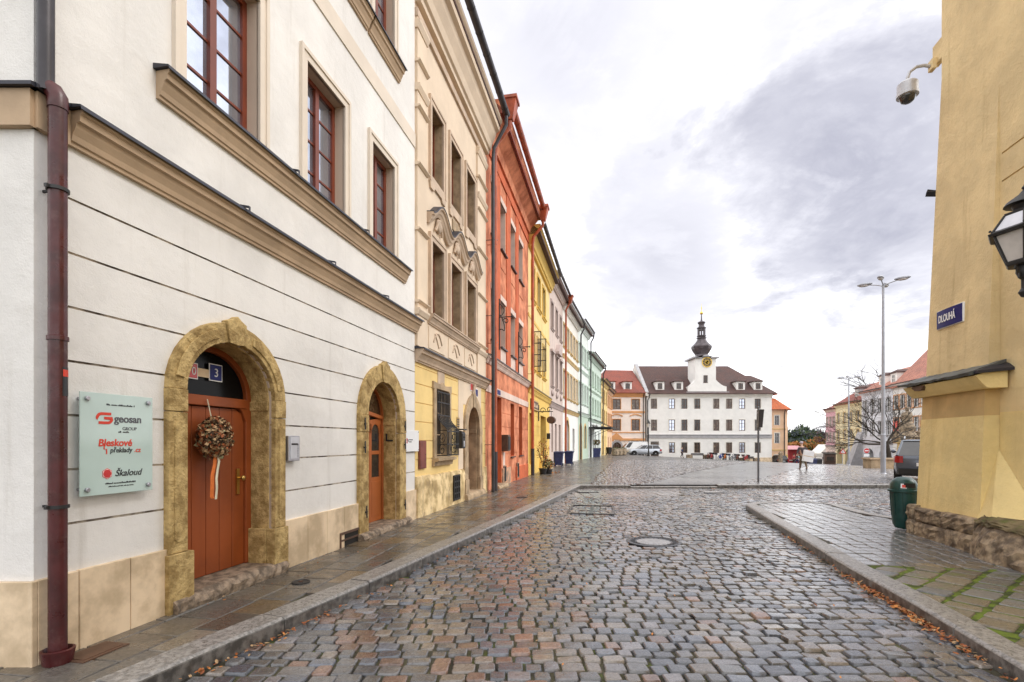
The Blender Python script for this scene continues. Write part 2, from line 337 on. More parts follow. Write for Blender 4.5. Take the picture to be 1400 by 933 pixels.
def text(body, size, mat_, parent, loc, name='lettering', align='CENTER', depth=0.0015, shear=0.0, spacing=1.0, sx=1.0, face='front', bold=0.0):
    """flat lettering in the local x-z plane of its parent, facing -y"""
    cu = bpy.data.curves.new(name, 'FONT'); cu.body = body; cu.size = size; cu.align_x = align; cu.extrude = depth; cu.shear = shear; cu.space_character = spacing; cu.offset = bold
    t = bpy.data.objects.new(name, cu); COL.objects.link(t); bpy.context.view_layer.update()
    me = bpy.data.meshes.new_from_object(t.evaluated_get(bpy.context.evaluated_depsgraph_get()))
    bpy.data.objects.remove(t); bpy.data.curves.remove(cu)
    me.materials.clear(); me.materials.append(MT[mat_])
    me.transform(Matrix.Translation(loc) @ Matrix.Rotation(radians(90), 4, 'X') @ Matrix.Diagonal((sx, 1, 1, 1)))
    o = bpy.data.objects.new(name, me); COL.objects.link(o); o.parent = parent; return o

# ------------------------------------------------------------------ the lie of the land
def gz(x, y):
    c = min(0.036, max(0.003, -0.0125 + 0.001026 * x))
    return -max(0.0, min(y, 130) - 17.0) * c
def ray(u, v): return Vector(((u - 700) / FOC, 1.0, -(v - HOR) / FOC))
def at(u, v, y): d = ray(u, v); return Vector((d.x * y, y, EYE + d.z * y))
class Fac:
    """a facade: local x runs along it, local y into the building, z up"""
    def __init__(s, p0, p1):
        s.p = Vector((p0[0], p0[1], 0)); d = Vector((p1[0] - p0[0], p1[1] - p0[1], 0)); s.L = d.length; s.d = d.normalized()
        s.inn = Vector((-s.d.y, s.d.x, 0)); s.rot = atan2(s.d.y, s.d.x)
    def _t(s, u, off=0.0):
        dr = Vector(((u - 700) / FOC, 1, 0)); q = s.p + s.inn * off
        return q.dot(s.inn) / dr.dot(s.inn)
    def x(s, u, off=0.0): t = s._t(u, off); return (Vector(((u - 700) / FOC * t, t, 0)) - s.p).dot(s.d)
    def z(s, u, v, off=0.0): return EYE - (v - HOR) / FOC * s._t(u, off)
    def root(s, name, label, cat='house', group=None): return thing(name, label, cat, (s.p.x, s.p.y, 0), s.rot, group)
    def w(s, x, y, z=0.0): q = s.p + s.d * x + s.inn * y; return Vector((q.x, q.y, z))
# ------------------------------------------------------------------ ground, road, pavements, square
MT['soil'] = mat('soil', (0.045, 0.036, 0.026), 0.75, 0.35, 2.2, 0.9, 120, col2=(0.07, 0.062, 0.028), blotch=1.0, blotch_col=(0.10, 0.14, 0.010), rvar=0.2)
MT['soil_pale'] = mat('soil_pale', (0.075, 0.068, 0.055), 0.7, 0.3, 2.2, 0.6, 120, rvar=0.2)
MT['sett'] = mat('sett', (0.15, 0.15, 0.15), 0.24, 0.1, 9, 0.34, 42, attr='stone', rvar=0.15, coat=0.85, bscale2=18)
MT['flag'] = mat('flag', (0.15, 0.12, 0.09), 0.34, 0.1, 3, 0.30, 48, attr='stone', rvar=0.17, coat=0.22, bscale2=9)
MT['paver'] = mat('paver', (0.15, 0.15, 0.14), 0.28, 0.1, 3, 0.3, 48, attr='stone', rvar=0.14, coat=0.8, bscale2=12)
MT['granite'] = mat('granite', (0.22, 0.205, 0.19), 0.40, 0.22, 26, 0.35, 160, col2=(0.29, 0.27, 0.25), rvar=0.14, blotch=0.5, blotch_col=(0.20, 0.165, 0.135), coat=0.12)
MT['granite_dark'] = mat('granite_dark', (0.095, 0.088, 0.082), 0.3, 0.3, 12, 0.3, 120, col2=(0.15, 0.14, 0.13), coat=0.3)
MT['granite_wet'] = mat('granite_wet', (0.27, 0.26, 0.25), 0.26, 0.2, 26, 0.3, 160, rvar=0.1, coat=0.3)
MT['square_setts'] = brickmat('square_setts', (0.19, 0.175, 0.165), (0.13, 0.125, 0.125), (0.05, 0.047, 0.04), 0.20, 0.15, 0.022, 0.40, 0.14, 0.25, 0.9, coat=0.15)
MT['square_rows'] = brickmat('square_rows', (0.25, 0.23, 0.22), (0.19, 0.18, 0.175), (0.06, 0.055, 0.045), 0.30, 0.24, 0.03, 0.36, 0.14, -0.18, 0.9, offset=0.5, coat=0.15)
MT['square_path'] = brickmat('square_path', (0.25, 0.245, 0.24), (0.17, 0.165, 0.16), (0.09, 0.085, 0.08), 0.6, 0.4, 0.02, 0.36, 0.16, 0.2, 0.5, nvar=0.5, coat=0.15)
MT['land'] = mat('land', (0.06, 0.07, 0.035), 0.95, 0.3, 0.05, 0, col2=(0.09, 0.08, 0.05))

def sheet(name, m, xs, ys, dz, keep=None, far=None):
    nx, ny = len(xs), len(ys)
    v = [(x, y, gz(x, y) + dz) for y in ys for x in xs]; f = []
    for j in range(ny - 1):
        for i in range(nx - 1):
            if keep and not keep((xs[i] + xs[i + 1]) / 2, (ys[j] + ys[j + 1]) / 2): continue
            f.append((j * nx + i, j * nx + i + 1, (j + 1) * nx + i + 1, (j + 1) * nx + i))
    b = MB(); b.add(v, f); o = b.build(name, m); return struct(o)
def lin(a, b, st): n = max(1, int(round((b - a) / st))); return [a + (b - a) * i / n for i in range(n + 1)]
sheet('ground', 'land', [-3000, -800, -200] + lin(-60, 160, 10) + [300, 900, 3000], [-400, -60] + lin(-20, 190, 10) + [400, 1200, 4000], -0.7)

LK = [(-4.9, -3.0), (-3.32, 1.0), (-2.39, 3.73), (-1.59, 5.9), (-0.76, 8.48), (0.0, 10.77), (1.22, 14.6), (2.50, 18.75)]      # left kerb, road edge
RK = [(2.0, -3.0), (2.85, 0.2), (3.6, 3.6), (3.98, 5.07), (4.30, 6.55), (5.05, 9.5), (5.85, 12.7)]                             # right kerb, road edge
TIP = [(5.85, 12.7), (5.97, 13.15), (6.35, 13.5), (7.1, 13.72), (8.0, 13.6), (8.35, 13.1), (8.1, 12.2), (7.95, 11.2), (8.25, 10.4), (9.2, 9.9), (12, 9.5), (26, 9.3)]
def lerp_x(P, y):
    for (x0, y0), (x1, y1) in zip(P, P[1:]):
        if y0 <= y <= y1: return x0 + (x1 - x0) * (y - y0) / (y1 - y0)
    return P[-1][0] if y > P[-1][1] else P[0][0]
def inpoly(x, y, P):
    c = False; j = len(P) - 1
    for i in range(len(P)):
        xi, yi = P[i]; xj, yj = P[j]
        if (yi > y) != (yj > y) and x < (xj - xi) * (y - yi) / (yj - yi) + xi: c = not c
        j = i
    return c
YK = 18.75                                            # cross kerb of the square
ROAD = LK + [(30, YK + .05), (30, 9.3)] + TIP[::-1][:-1] + RK[::-1]
PAVE_R = RK + TIP[1:] + [(26, -3)]

def stones(name, m, poly, rot, rowd, lens, gap, ztop, rnd, hgt, pal, grid=False, jit=0.006, inset=0.014, wave=0.03, moss=None, zf=None, tilt=0.012, rowj=0.12):
    """separate paving stones: each a rounded block with its own size, tilt and stone colour"""
    rr = random.Random(hash(name) % 1000 + 5 if False else sum(map(ord, name)))
    c, s_ = cos(rot), sin(rot)
    loc = [(x * c + y * s_, -x * s_ + y * c) for x, y in poly]
    a0, a1 = min(p[0] for p in loc), max(p[0] for p in loc); b0, b1 = min(p[1] for p in loc), max(p[1] for p in loc)
    C, H, Z, T, K, G = [], [], [], [], [], []
    b = b0
    while b < b1:
        rd = rowd * rr.uniform(1 - rowj, 1 + rowj); a = a0 - rr.random() * lens[1]
        if grid: a = a0
        ph = rr.uniform(0, 6)
        while a < a1:
            ln = rr.uniform(*lens) if rr.random() > .06 else rr.uniform(*lens) * (1.35 if not grid else 1)
            am, bm = a + ln / 2, b + rd / 2 + wave * sin(a * .9 + b * .35) + wave * .5 * sin(a * 2.3 + 1.3)
            x, y = am * c - bm * s_, am * s_ + bm * c
            if inpoly(x, y, poly):
                C.append((x + rr.uniform(-jit, jit), y + rr.uniform(-jit, jit))); H.append(((ln - gap * rr.uniform(.7, 1.4)) / 2, (rd - gap * rr.uniform(.7, 1.3)) / 2))
                Z.append(ztop + rr.gauss(0, hgt) + (zf(x, y) if zf else 0)); T.append((rr.gauss(0, tilt), rr.gauss(0, tilt))); K.append(pal(rr, x, y)); G.append(rr.uniform(-.035, .035))
            a += ln
        b += rd
    C, H, Z, T, K, G = map(np.array, (C, H, Z, T, K, G)); n = len(C)
    # outline template: 12 points, rounded corners
    cor = []
    for sx, sy, st in ((1, 1, 0), (-1, 1, 90), (-1, -1, 180), (1, -1, 270)):
        for k in (0, 45, 90): t = radians(st + k); cor.append((sx, sy, cos(t), sin(t)))
    cor = np.array(cor); m12 = len(cor)
    rngj = np.random.default_rng(4); V = np.zeros((n, m12 * 3 + 1, 3)); cr, sr = np.cos(rot + G), np.sin(rot + G)
    rad = np.minimum(rnd, np.minimum(H[:, 0], H[:, 1]) * .8)
    wob = rngj.normal(0, jit * .6, (n, m12, 2))
    for ri, (ins, dz) in enumerate(((0.0, -0.06), (0.0, -inset * .75), (inset, 0.0))):
        px = cor[None, :, 0] * (H[:, None, 0] - rad[:, None]) + cor[None, :, 2] * (rad[:, None]) ; py = cor[None, :, 1] * (H[:, None, 1] - rad[:, None]) + cor[None, :, 3] * rad[:, None]
        sxc = 1 - ins / np.maximum(H[:, 0], .02); syc = 1 - ins / np.maximum(H[:, 1], .02)
        px = px * sxc[:, None] + wob[:, :, 0]; py = py * syc[:, None] + wob[:, :, 1]
        V[:, ri * m12:(ri + 1) * m12, 0] = C[:, None, 0] + px * cr[:, None] - py * sr[:, None]
        V[:, ri * m12:(ri + 1) * m12, 1] = C[:, None, 1] + px * sr[:, None] + py * cr[:, None]
        V[:, ri * m12:(ri + 1) * m12, 2] = Z[:, None] + dz + px * T[:, None, 0] + py * T[:, None, 1]
    V[:, -1, :2] = C; V[:, -1, 2] = Z + inset * .10
    F = []
    for r_ in (0, 1):
        for i in range(m12): j = (i + 1) % m12; F.append((r_ * m12 + i, r_ * m12 + j, (r_ + 1) * m12 + j, (r_ + 1) * m12 + i))
    quads = np.array(F); tri = np.array([(2 * m12 + i, 2 * m12 + (i + 1) % m12, 3 * m12) for i in range(m12)])
    nv = m12 * 3 + 1; off = (np.arange(n) * nv)[:, None, None]
    Q = (quads[None] + off).reshape(-1, 4); Tt = (tri[None] + off).reshape(-1, 3)
    me = bpy.data.meshes.new(name); me.vertices.add(n * nv); me.vertices.foreach_set('co', V.reshape(-1))
    li = np.concatenate([Q.reshape(-1), Tt.reshape(-1)]); me.loops.add(len(li)); me.loops.foreach_set('vertex_index', li)
    me.polygons.add(len(Q) + len(Tt)); st = np.concatenate([np.arange(len(Q)) * 4, len(Q) * 4 + np.arange(len(Tt)) * 3]); me.polygons.foreach_set('loop_start', st)
    me.polygons.foreach_set('use_smooth', [True] * len(Q) + [False] * len(Tt)); me.update(calc_edges=True)
    ca = me.color_attributes.new('stone', 'FLOAT_COLOR', 'POINT'); col = np.ones((n, nv, 4)); col[:, :, :3] = K[:, None, :]; ca.data.foreach_set('color', col.reshape(-1))
    me.materials.append(MT[m]); o = bpy.data.objects.new(name, me); COL.objects.link(o); return struct(o)

def pal_sett(rr, x, y):
    t = rr.random(); left = max(0, min(1, (1.2 - x + .12 * y) / 3.2))
    if t < .05 + .13 * left: base = (0.19, 0.115, 0.085)          # reddish porphyry
    elif t < .27: base = (0.185, 0.155, 0.13)
    elif t < .40: base = (0.075, 0.078, 0.09)
    elif t < .54: base = (0.10, 0.108, 0.13)
    elif t < .62: base = (0.20, 0.185, 0.19)
    else: base = (0.118, 0.113, 0.113)
    k = rr.uniform(.75, 1.4); return tuple(c * k for c in base)
near = [(x, y) for x, y in ROAD]
def clip_y(P, lo, hi): return [(x, min(hi, max(lo, y))) for x, y in P]
STRIP = [(1.62, 16.0), (2.48, YK), (6.2, YK), (5.3, 16.0)]
MAN = [(0.283 * 8.0 * 0 + 2.32, 8.26), (1.8, 13.6)]
def road_poly_ok(x, y): return True
_inp = inpoly
def in_road(x, y, P):
    if not _inp(x, y, ROAD): return False
    if y < 2.6 or (x > 22): return False
    if _inp(x, y, STRIP): return False
    if (x - 2.42) ** 2 + (y - 8.75) ** 2 < 0.48 ** 2: return False
    return True
inpoly = in_road
stones('road', 'sett', [(-3, 2.6), (22, 2.6), (22, YK), (-3, YK)], 0.0, 0.145, (0.125, 0.215), 0.021, -0.115, 0.015, 0.006, pal_sett, wave=0.035, jit=0.005, inset=0.009, tilt=0.024)
inpoly = _inp
def pal_strip(rr, x, y): k = rr.uniform(.85, 1.15); return tuple(c * k for c in ((0.27, 0.235, 0.22) if rr.random() < .5 else (0.24, 0.225, 0.22)))
stones('crossing', 'paver', STRIP, radians(90), 0.30, (0.18, 0.26), 0.012, -0.113, 0.012, 0.003, pal_strip, wave=0.01, inset=0.008, tilt=0.006)
sheet('road_bed', 'soil', lin(-6, 30, 1), lin(-4, 19, 1), -0.137)

# left pavement: worn sandstone and concrete flags, damp
FL = Fac((-4.17 + .2029 * 3.667, 3.667), (-4.17 + .2029 * 30, 30))
def pal_flag(rr, x, y):
    t = rr.random()
    base = (0.155, 0.112, 0.068) if t < .22 else ((0.135, 0.122, 0.106) if t < .6 else ((0.11, 0.092, 0.072) if t < .85 else (0.18, 0.152, 0.118)))
    k = rr.uniform(.75, 1.15); return tuple(c * k for c in base)
P_LEFT = [(-9, -1), (-9, 4.2), (-3.9, 4.2), (-3.3, 4.0)] + [(-4.3 + .2029 * y, y) for y in (4, 10, 20, 32)] + [(3.6, 38), (6.0, 47), (10.6, 63), (12.6, 63), (9.3, 47), (6.3, 34), (3.7, 23), (2.9, 20), (2.3, 18.6)] + [(x - .24, y) for x, y in LK[::-1][1:]] + [(-5.2, -3)]
stones('pavement', 'flag', P_LEFT, FL.rot + .03, 0.36, (0.34, 0.62), 0.014, 0.0, 0.010, 0.0022, pal_flag, wave=0.015, jit=0.003, inset=0.006, zf=gz, tilt=0.004, rowj=0.22)
sheet('pavement_bed', 'soil', lin(-10, 14, 1), lin(-3, 64, 1), -0.02, keep=lambda x, y: any(inpoly(x + i * .5, y + j * .5, P_LEFT) for i in (-1, 0, 1) for j in (-1, 0, 1)) and not (y < 19 and x > lerp_x(LK, y) - .55))
# right pavement: concrete and porphyry squares, mossy near the viewer
def pal_pav(rr, x, y):
    w_ = 1 if y < 6.7 else 0
    base = (0.185, 0.155, 0.115) if w_ and rr.random() < .6 else (0.155, 0.152, 0.148)
    k = rr.uniform(.75, 1.2); return tuple(c * k for c in base)
RI = [(x + .24, y) for x, y in RK]
P_FAR = [(4.6, 6.75)] + [(x, y) for x, y in RI if y > 7] + [(6.25, 13.2), (7.1, 13.55), (7.95, 13.4), (8.1, 12.9), (7.85, 12.2), (7.7, 11.2), (8.0, 10.2), (10, 9.2), (10, 6.5), (5.6, 6.5)]
P_NEAR = [(x, y) for x, y in RI if 1 < y < 6.6] + [(4.59, 6.72), (5.6, 6.66), (10, 6.7), (10, 1.0)]
stones('pavement_pavers', 'paver', P_FAR, radians(-9), 0.235, (0.225, 0.245), 0.022, 0.0, 0.014, 0.002, pal_pav, grid=True, wave=0.008, jit=0.003, inset=0.007, tilt=0.004, rowj=0.03)
MT['paver_mossy'] = mat('paver_mossy', (0.15, 0.15, 0.14), 0.36, 0.1, 1.6, 0.4, 48, attr='stone', rvar=0.14, coat=0.2, bscale2=12, blotch=.9, blotch_col=(0.095, 0.13, 0.018))
stones('pavement_slabs', 'paver_mossy', P_NEAR, radians(36), 0.30, (0.24, 0.44), 0.045, 0.0, 0.03, 0.005, pal_pav, wave=0.03, jit=0.008, inset=0.012, tilt=0.012)
MT['soil_moss'] = mat('soil_moss', (0.06, 0.085, 0.010), 0.9, 0.4, 6, 1.0, 150, col2=(0.12, 0.165, 0.014), blotch=0.4, blotch_col=(0.04, 0.035, 0.02))
def strip_mesh(name, m, P, z0, z1):
    b = MB(); b.pz(P, z0, z1); return struct(b.build(name, m))
strip_mesh('pavement_moss', 'soil_moss', P_NEAR, -0.1, -0.010)
strip_mesh('pavement_base', 'soil', P_FAR, -0.1, -0.016)

# kerbs
def kerb(name, P, width, side, zt, zb, blk, m, jog=0.0):
    b = MB(); rr = random.Random(3)
    pts = [Vector((x, y)) for x, y in P]; seg = [(b_ - a).length for a, b_ in zip(pts, pts[1:])]; tot = sum(seg)
    def pos(t):
        for a, b_, L in zip(pts, pts[1:], seg):
            if t <= L: return a + (b_ - a) * (t / L), (b_ - a).normalized()
            t -= L
        return pts[-1], (pts[-1] - pts[-2]).normalized()
    t = 0
    while t < tot - .05:
        l = min(blk * rr.uniform(.75, 1.3), tot - t); nsub = 3
        row = []
        for k in range(nsub + 1):
            p, d = pos(t + .004 + (l - .008) * k / nsub); q = p + Vector((-d.y, d.x)) * side * width; row.append((p, q))
        dz = rr.uniform(-.004, .004)
        rings = [[(p.x, p.y, zb), (q.x, q.y, zb), (q.x, q.y, zt + dz), (p.x + (q.x - p.x) * .1, p.y + (q.y - p.y) * .1, zt + dz), (p.x, p.y, zt + dz - .022)] for p, q in row]
        b.loft(rings); t += l
    o = b.build(name, [m, 'granite_dark'], bevel=.006)
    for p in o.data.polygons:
        if abs(p.normal.z) < .5: p.material_index = 1          # darker granite on every upright face
    return struct(o)
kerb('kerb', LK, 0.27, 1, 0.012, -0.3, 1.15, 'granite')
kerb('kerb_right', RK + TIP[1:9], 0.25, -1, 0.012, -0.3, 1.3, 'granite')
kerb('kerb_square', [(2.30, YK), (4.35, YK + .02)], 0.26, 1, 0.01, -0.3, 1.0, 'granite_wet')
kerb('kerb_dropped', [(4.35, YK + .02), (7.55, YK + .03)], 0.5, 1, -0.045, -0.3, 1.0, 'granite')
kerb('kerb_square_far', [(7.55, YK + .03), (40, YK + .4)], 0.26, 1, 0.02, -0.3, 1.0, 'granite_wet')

# the square
ys = lin(YK + .2, 40, .7) + lin(41, 130, 2)[1:] ; xs = lin(-6, 40, .8) + lin(41, 110, 2)[1:]
pth = [(5.0, 19.2), (8.1, 19.2), (13.0, 25), (24.0, 41), (34, 62), (30, 62), (18.5, 41), (9.5, 27)]
sheet('square', 'square_setts', xs, ys, 0.0)
def inset_sheet(name, m, P, dz, st=0.8):
    """a paved area of the square laid a few millimetres proud, following the slope"""
    b = MB(); x0, x1 = min(p[0] for p in P), max(p[0] for p in P); y0, y1 = min(p[1] for p in P), max(p[1] for p in P)
    bm = bmesh.new(); f = bm.faces.new([bm.verts.new((x, y, 0)) for x, y in P])
    for ax, lo, hi in ((0, x0, x1), (1, y0, y1)):
        for c in lin(lo, hi, st if hi - lo < 60 else 2)[1:-1]:
            nrm = Vector((1, 0, 0)) if ax == 0 else Vector((0, 1, 0)); bmesh.ops.bisect_plane(bm, geom=bm.verts[:] + bm.edges[:] + bm.faces[:], plane_co=nrm * c, plane_no=nrm)
    for v in bm.verts: v.co.z = gz(v.co.x, v.co.y) + dz
    me = bpy.data.meshes.new(name); bm.to_mesh(me); bm.free(); me.materials.append(MT[m]); o = bpy.data.objects.new(name, me); COL.objects.link(o); return struct(o)
inset_sheet('square_path', 'square_path', pth, 0.006)
inset_sheet('square_paving', 'soil_pale', [(8.1, 19.2), (34, 19.2), (40, 33), (24, 41), (13.0, 25)], 0.009)

def pal_sq(rr, x, y): k = rr.uniform(.7, 1.2); return tuple(c * k for c in ((0.22, 0.20, 0.19) if rr.random() < .6 else (0.17, 0.165, 0.17)))
P_SQ = [(8.1, 19.15), (27, 19.3), (30, 27), (27.4, 41), (24.2, 41), (13.1, 25)]
stones('square_stones', 'paver', P_SQ, radians(10), 0.26, (0.24, 0.34), 0.045, 0.034, 0.03, 0.004, pal_sq, wave=0.02, jit=0.006, inset=0.012, zf=gz, tilt=0.012)
P_SL = [(3.0, 19.1), (5.0, 19.1), (9.4, 27), (18.4, 41), (21, 46), (9.4, 46), (6.4, 34), (3.8, 23)]
stones('square_setts', 'paver', P_SL, radians(-35), 0.20, (0.16, 0.26), 0.045, 0.030, 0.03, 0.006, pal_sq, wave=0.04, jit=0.010, inset=0.012, zf=gz, tilt=0.02)
# ------------------------------------------------------------------ building blocks of the facades
def arch_pts(x0, x1, zs, rise, n=14, point=0.0):
    """points over an arch from the left springing to the right one"""
    cx, a = (x0 + x1) / 2, (x1 - x0) / 2; P = []
    for i in range(n + 1):
        t = pi - pi * i / n; k = sin(t)
        P.append((cx + a * cos(t), zs + rise * k + point * max(0, 1 - abs(cos(t)) * 5)))
    return P
def arch_hole(x0, x1, zb, zs, rise, n=14): return [(x0, zb)] + arch_pts(x0, x1, zs, rise, n) + [(x1, zb)]
def ring(b, outer, inner, y0, y1, mi=0): return b.py(outer + inner[::-1], y0, y1, mi)
def cornice_profile(h, p):
    """(y, z) section from the wall out; y negative is towards the street"""
    return [(0.02, 0), (-.22 * p, 0), (-.24 * p, .10 * h), (-.34 * p, .13 * h), (-.42 * p, .30 * h), (-.60 * p, .50 * h), (-.66 * p, .62 * h), (-.84 * p, .66 * h), (-.88 * p, .84 * h), (-p, .90 * h), (-p, h), (0.02, h)]
def cornice(par, name, x0, x1, z0, h, p, m, flash=None, flash_h=.025, joints=True):
    b = MB(); b.px([(y, z0 + z) for y, z in cornice_profile(h, p)], x0, x1); o = b.build(name, m, par)
    if flash:
        f = MB(); f.px([(0.02, z0 + h + .004), (-p - .022, z0 + h + .004), (-p - .026, z0 + h - .016), (-p - .02, z0 + h + .018), (0.02, z0 + h + .018 + .04)], x0 - .03, x1 + .04)
        if joints:
            n = int((x1 - x0) / 1.9)
            for i in range(1, n + 1):
                x = x0 + (x1 - x0) * i / (n + 1); f.px([(0.0, z0 + h + .07), (-p - .045, z0 + h + .03), (-p - .05, z0 + h - .02), (-p - .05, z0 + h + .045), (0.0, z0 + h + .095)], x - .015, x + .015)
        f.build('flashing', flash, o)
    return o
def block(par, name, fp, z0, z1, m, holes=(), grooves=(), gx=None, groove_d=.018, groove_h=.009, m2=None, depth=.3, joint=None):
    """solid wall block over footprint fp (local x, y) with niches cut for openings and joint lines cut into the face"""
    o = MB().pz(fp, z0, z1).build(name, [m, m2 or m])
    if grooves:
        g = MB()
        for zz in grooves:
            for a, c in (gx or [(min(p[0] for p in fp) - .1, max(p[0] for p in fp) + .1)]): g.box(a, c, -.1, groove_d, zz - groove_h, zz + groove_h)
        boolean(o, g)
        if joint:
            o.data.materials.append(MT[joint]); bm = bmesh.new(); bm.from_mesh(o.data)
            for f in bm.faces:
                if .003 < f.calc_center_median().y < groove_d + .002 and max(v.co.y for v in f.verts) < groove_d + .003: f.material_index = 2
            bm.to_mesh(o.data); bm.free()
    if holes:
        c = MB()
        for hh in holes:
            poly, d = hh if isinstance(hh, tuple) and isinstance(hh[0], list) else (hh, depth)
            c.py(poly, -.5, d, 1)
        boolean(o, c)
        bm = bmesh.new(); bm.from_mesh(o.data)                      # the niches' own faces take the reveal finish
        if m2:
            for f in bm.faces:
                cc = f.calc_center_median()
                if .03 < cc.y < depth + .5 and f.calc_area() < 6 and z0 + .01 < cc.z < z1 - .01 and abs(f.normal.y) < .9 or (abs(f.normal.y) > .9 and .05 < cc.y < 1.5): f.material_index = 1
        bm.to_mesh(o.data); bm.free()
    o.parent = par; return o
def rect(x0, x1, z0, z1): return [(x0, z0), (x0, z1), (x1, z1), (x1, z0)]
def win(par, x0, x1, z0, z1, y, m='frame_red', glass='glass_sky', rows=4, casements=2, fw=.055, bar=.026, sur=None, sur_w=.14, sur_p=.03, sur_y=0.0, sill=None, curtain=False, name='window', sur_bottom=False, transom=None):
    """a casement window: frame (the part), pane, surround and sill (its sub-parts)"""
    f = MB(); f.box(x0, x0 + fw, y, y + .09, z0, z1); f.box(x1 - fw, x1, y, y + .09, z0, z1); f.box(x0 + fw, x1 - fw, y + .001, y + .09, z0, z0 + fw); f.box(x0 + fw, x1 - fw, y + .001, y + .09, z1 - fw, z1)
    W_ = (x1 - x0)
    for c in range(1, casements):
        xc = x0 + W_ * c / casements; f.box(xc - .045, xc + .045, y - .012, y + .08, z0 + fw * .9, z1 - fw * .9)
    if transom: zt = z0 + (z1 - z0) * transom; f.box(x0 + fw, x1 - fw, y - .01, y + .07, zt - .035, zt + .035)
    for r in range(1, rows):
        zr = z0 + (z1 - z0) * r / rows; f.box(x0 + fw, x1 - fw, y + .02, y + .06, zr - bar / 2, zr + bar / 2)
    o = f.build(name, m, par)
    MB().box(x0 + .01, x1 - .01, y + .034, y + .046, z0 + .01, z1 - .01).build('pane', glass, o)
    if curtain:
        cb = MB(); xs_ = lin(x0 + .03, x1 - .03, .05)
        cb.loft([[(x, y + .051 + 0 * i, z) for i, x in enumerate(xs_)] for z in (z0 + .05, z0 + (z1 - z0) * .5)], closed=False, caps=False)
    if sur:
        b = MB(); w = sur_w
        zb = z0 - (w if sur_bottom else 0)
        for (e, yy) in ((w, sur_y - sur_p), (w * .35, sur_y - sur_p - .018)):
            if e == w:
                b.box(x0 - w, x0 + .0, yy, sur_y + .02, zb, z1 + w); b.box(x1, x1 + w, yy, sur_y + .02, zb, z1 + w); b.box(x0, x1, yy + .001, sur_y + .02, z1, z1 + w)
                if sur_bottom: b.box(x0, x1, yy + .001, sur_y + .02, zb, z0)
            else:
                b.box(x0 - w, x0 - w + e, yy, sur_y - sur_p + .001, zb, z1 + w); b.box(x1 + w - e, x1 + w, yy, sur_y - sur_p + .001, zb, z1 + w); b.box(x0 - w + e, x1 + w - e, yy + .001, sur_y - sur_p + .002, z1 + w - e, z1 + w)
        b.build('surround', sur, o)
    if sill:
        b = MB(); e = sur_w if sur else .06
        b.px([(0.02, z0 - .13), (-.05, z0 - .13), (-.08, z0 - .05), (-.13, z0 - .04), (-.13, z0 - .005), (.02, z0 + .012)], x0 - e - .04, x1 + e + .04); b.build('sill', sill, o)
    return o
def pipe(par, name, pts, r, m, clamps=(), clamp_m=None, seg=14):
    o = MB().tube(pts, r, seg).build(name, m, par)
    for zc in clamps:
        i = min(range(len(pts)), key=lambda k: abs(pts[k][2] - zc)); x, y = pts[i][0], pts[i][1]
        c = MB(); c.lathe([(r + .001, zc - .014), (r + .007, zc - .014), (r + .007, zc + .014), (r + .001, zc + .014)], x, y, seg); c.box(x - .012, x + .012, y + r, .03, zc - .008, zc + .008)
        c.build('pipe_clamp', clamp_m or m, o)
    return o
def roof_shape(par, L, depth, ze, rise, m, over=.45, hip=(0, 0), name='roof', ey=None):
    b = MB(); yr = depth / 2; o = over
    zo = ze - o * rise / yr
    b.loft([[(-.0, -o, zo), (L, -o, zo), (L, depth + o, zo), (0, depth + o, zo)], [(-.0, -o, zo + .12), (L, -o, zo + .12), (L, depth + o, zo + .12), (0, depth + o, zo + .12)],
            [(hip[0], yr - .02, ze + rise), (L - hip[1], yr - .02, ze + rise), (L - hip[1], yr + .02, ze + rise), (hip[0], yr + .02, ze + rise)]])
    return b.build(name, m, par)
def gutter(par, x0, x1, y, z, r, m, brackets=True):
    n = 10; prof = [(y + r * cos(pi + pi * i / n), z + r * sin(pi + pi * i / n)) for i in range(n + 1)]; inner = [(y + (r - .012) * cos(pi + pi * i / n), z + .004 + (r - .012) * sin(pi + pi * i / n)) for i in range(n + 1)]
    b = MB(); b.px(prof + inner[::-1], x0, x1, 0, True)
    k = int((x1 - x0) / .85)
    for i in range(k + 1):
        x = x0 + (x1 - x0) * (i + .5) / (k + 1)
        b.px([(yy - (yy - y) * -.06, zz - .006) for yy, zz in prof] + [(yy, zz) for yy, zz in prof[::-1]], x - .012, x + .012)
    return b.build('gutter', m, par)
def hopper(par, x, y, z, m, s=1.0):
    b = MB(); b.loft([[(x - w * s, y - d_ * s, zz), (x + w * s, y - d_ * s, zz), (x + w * s, y + d_ * s, zz), (x - w * s, y + d_ * s, zz)] for w, d_, zz in ((.09, .09, z - .34 * s), (.10, .10, z - .3 * s), (.20, .20, z + .16 * s), (.235, .235, z + .17 * s), (.235, .235, z + .25 * s))])
    return b.build('rain_hopper', m, par)

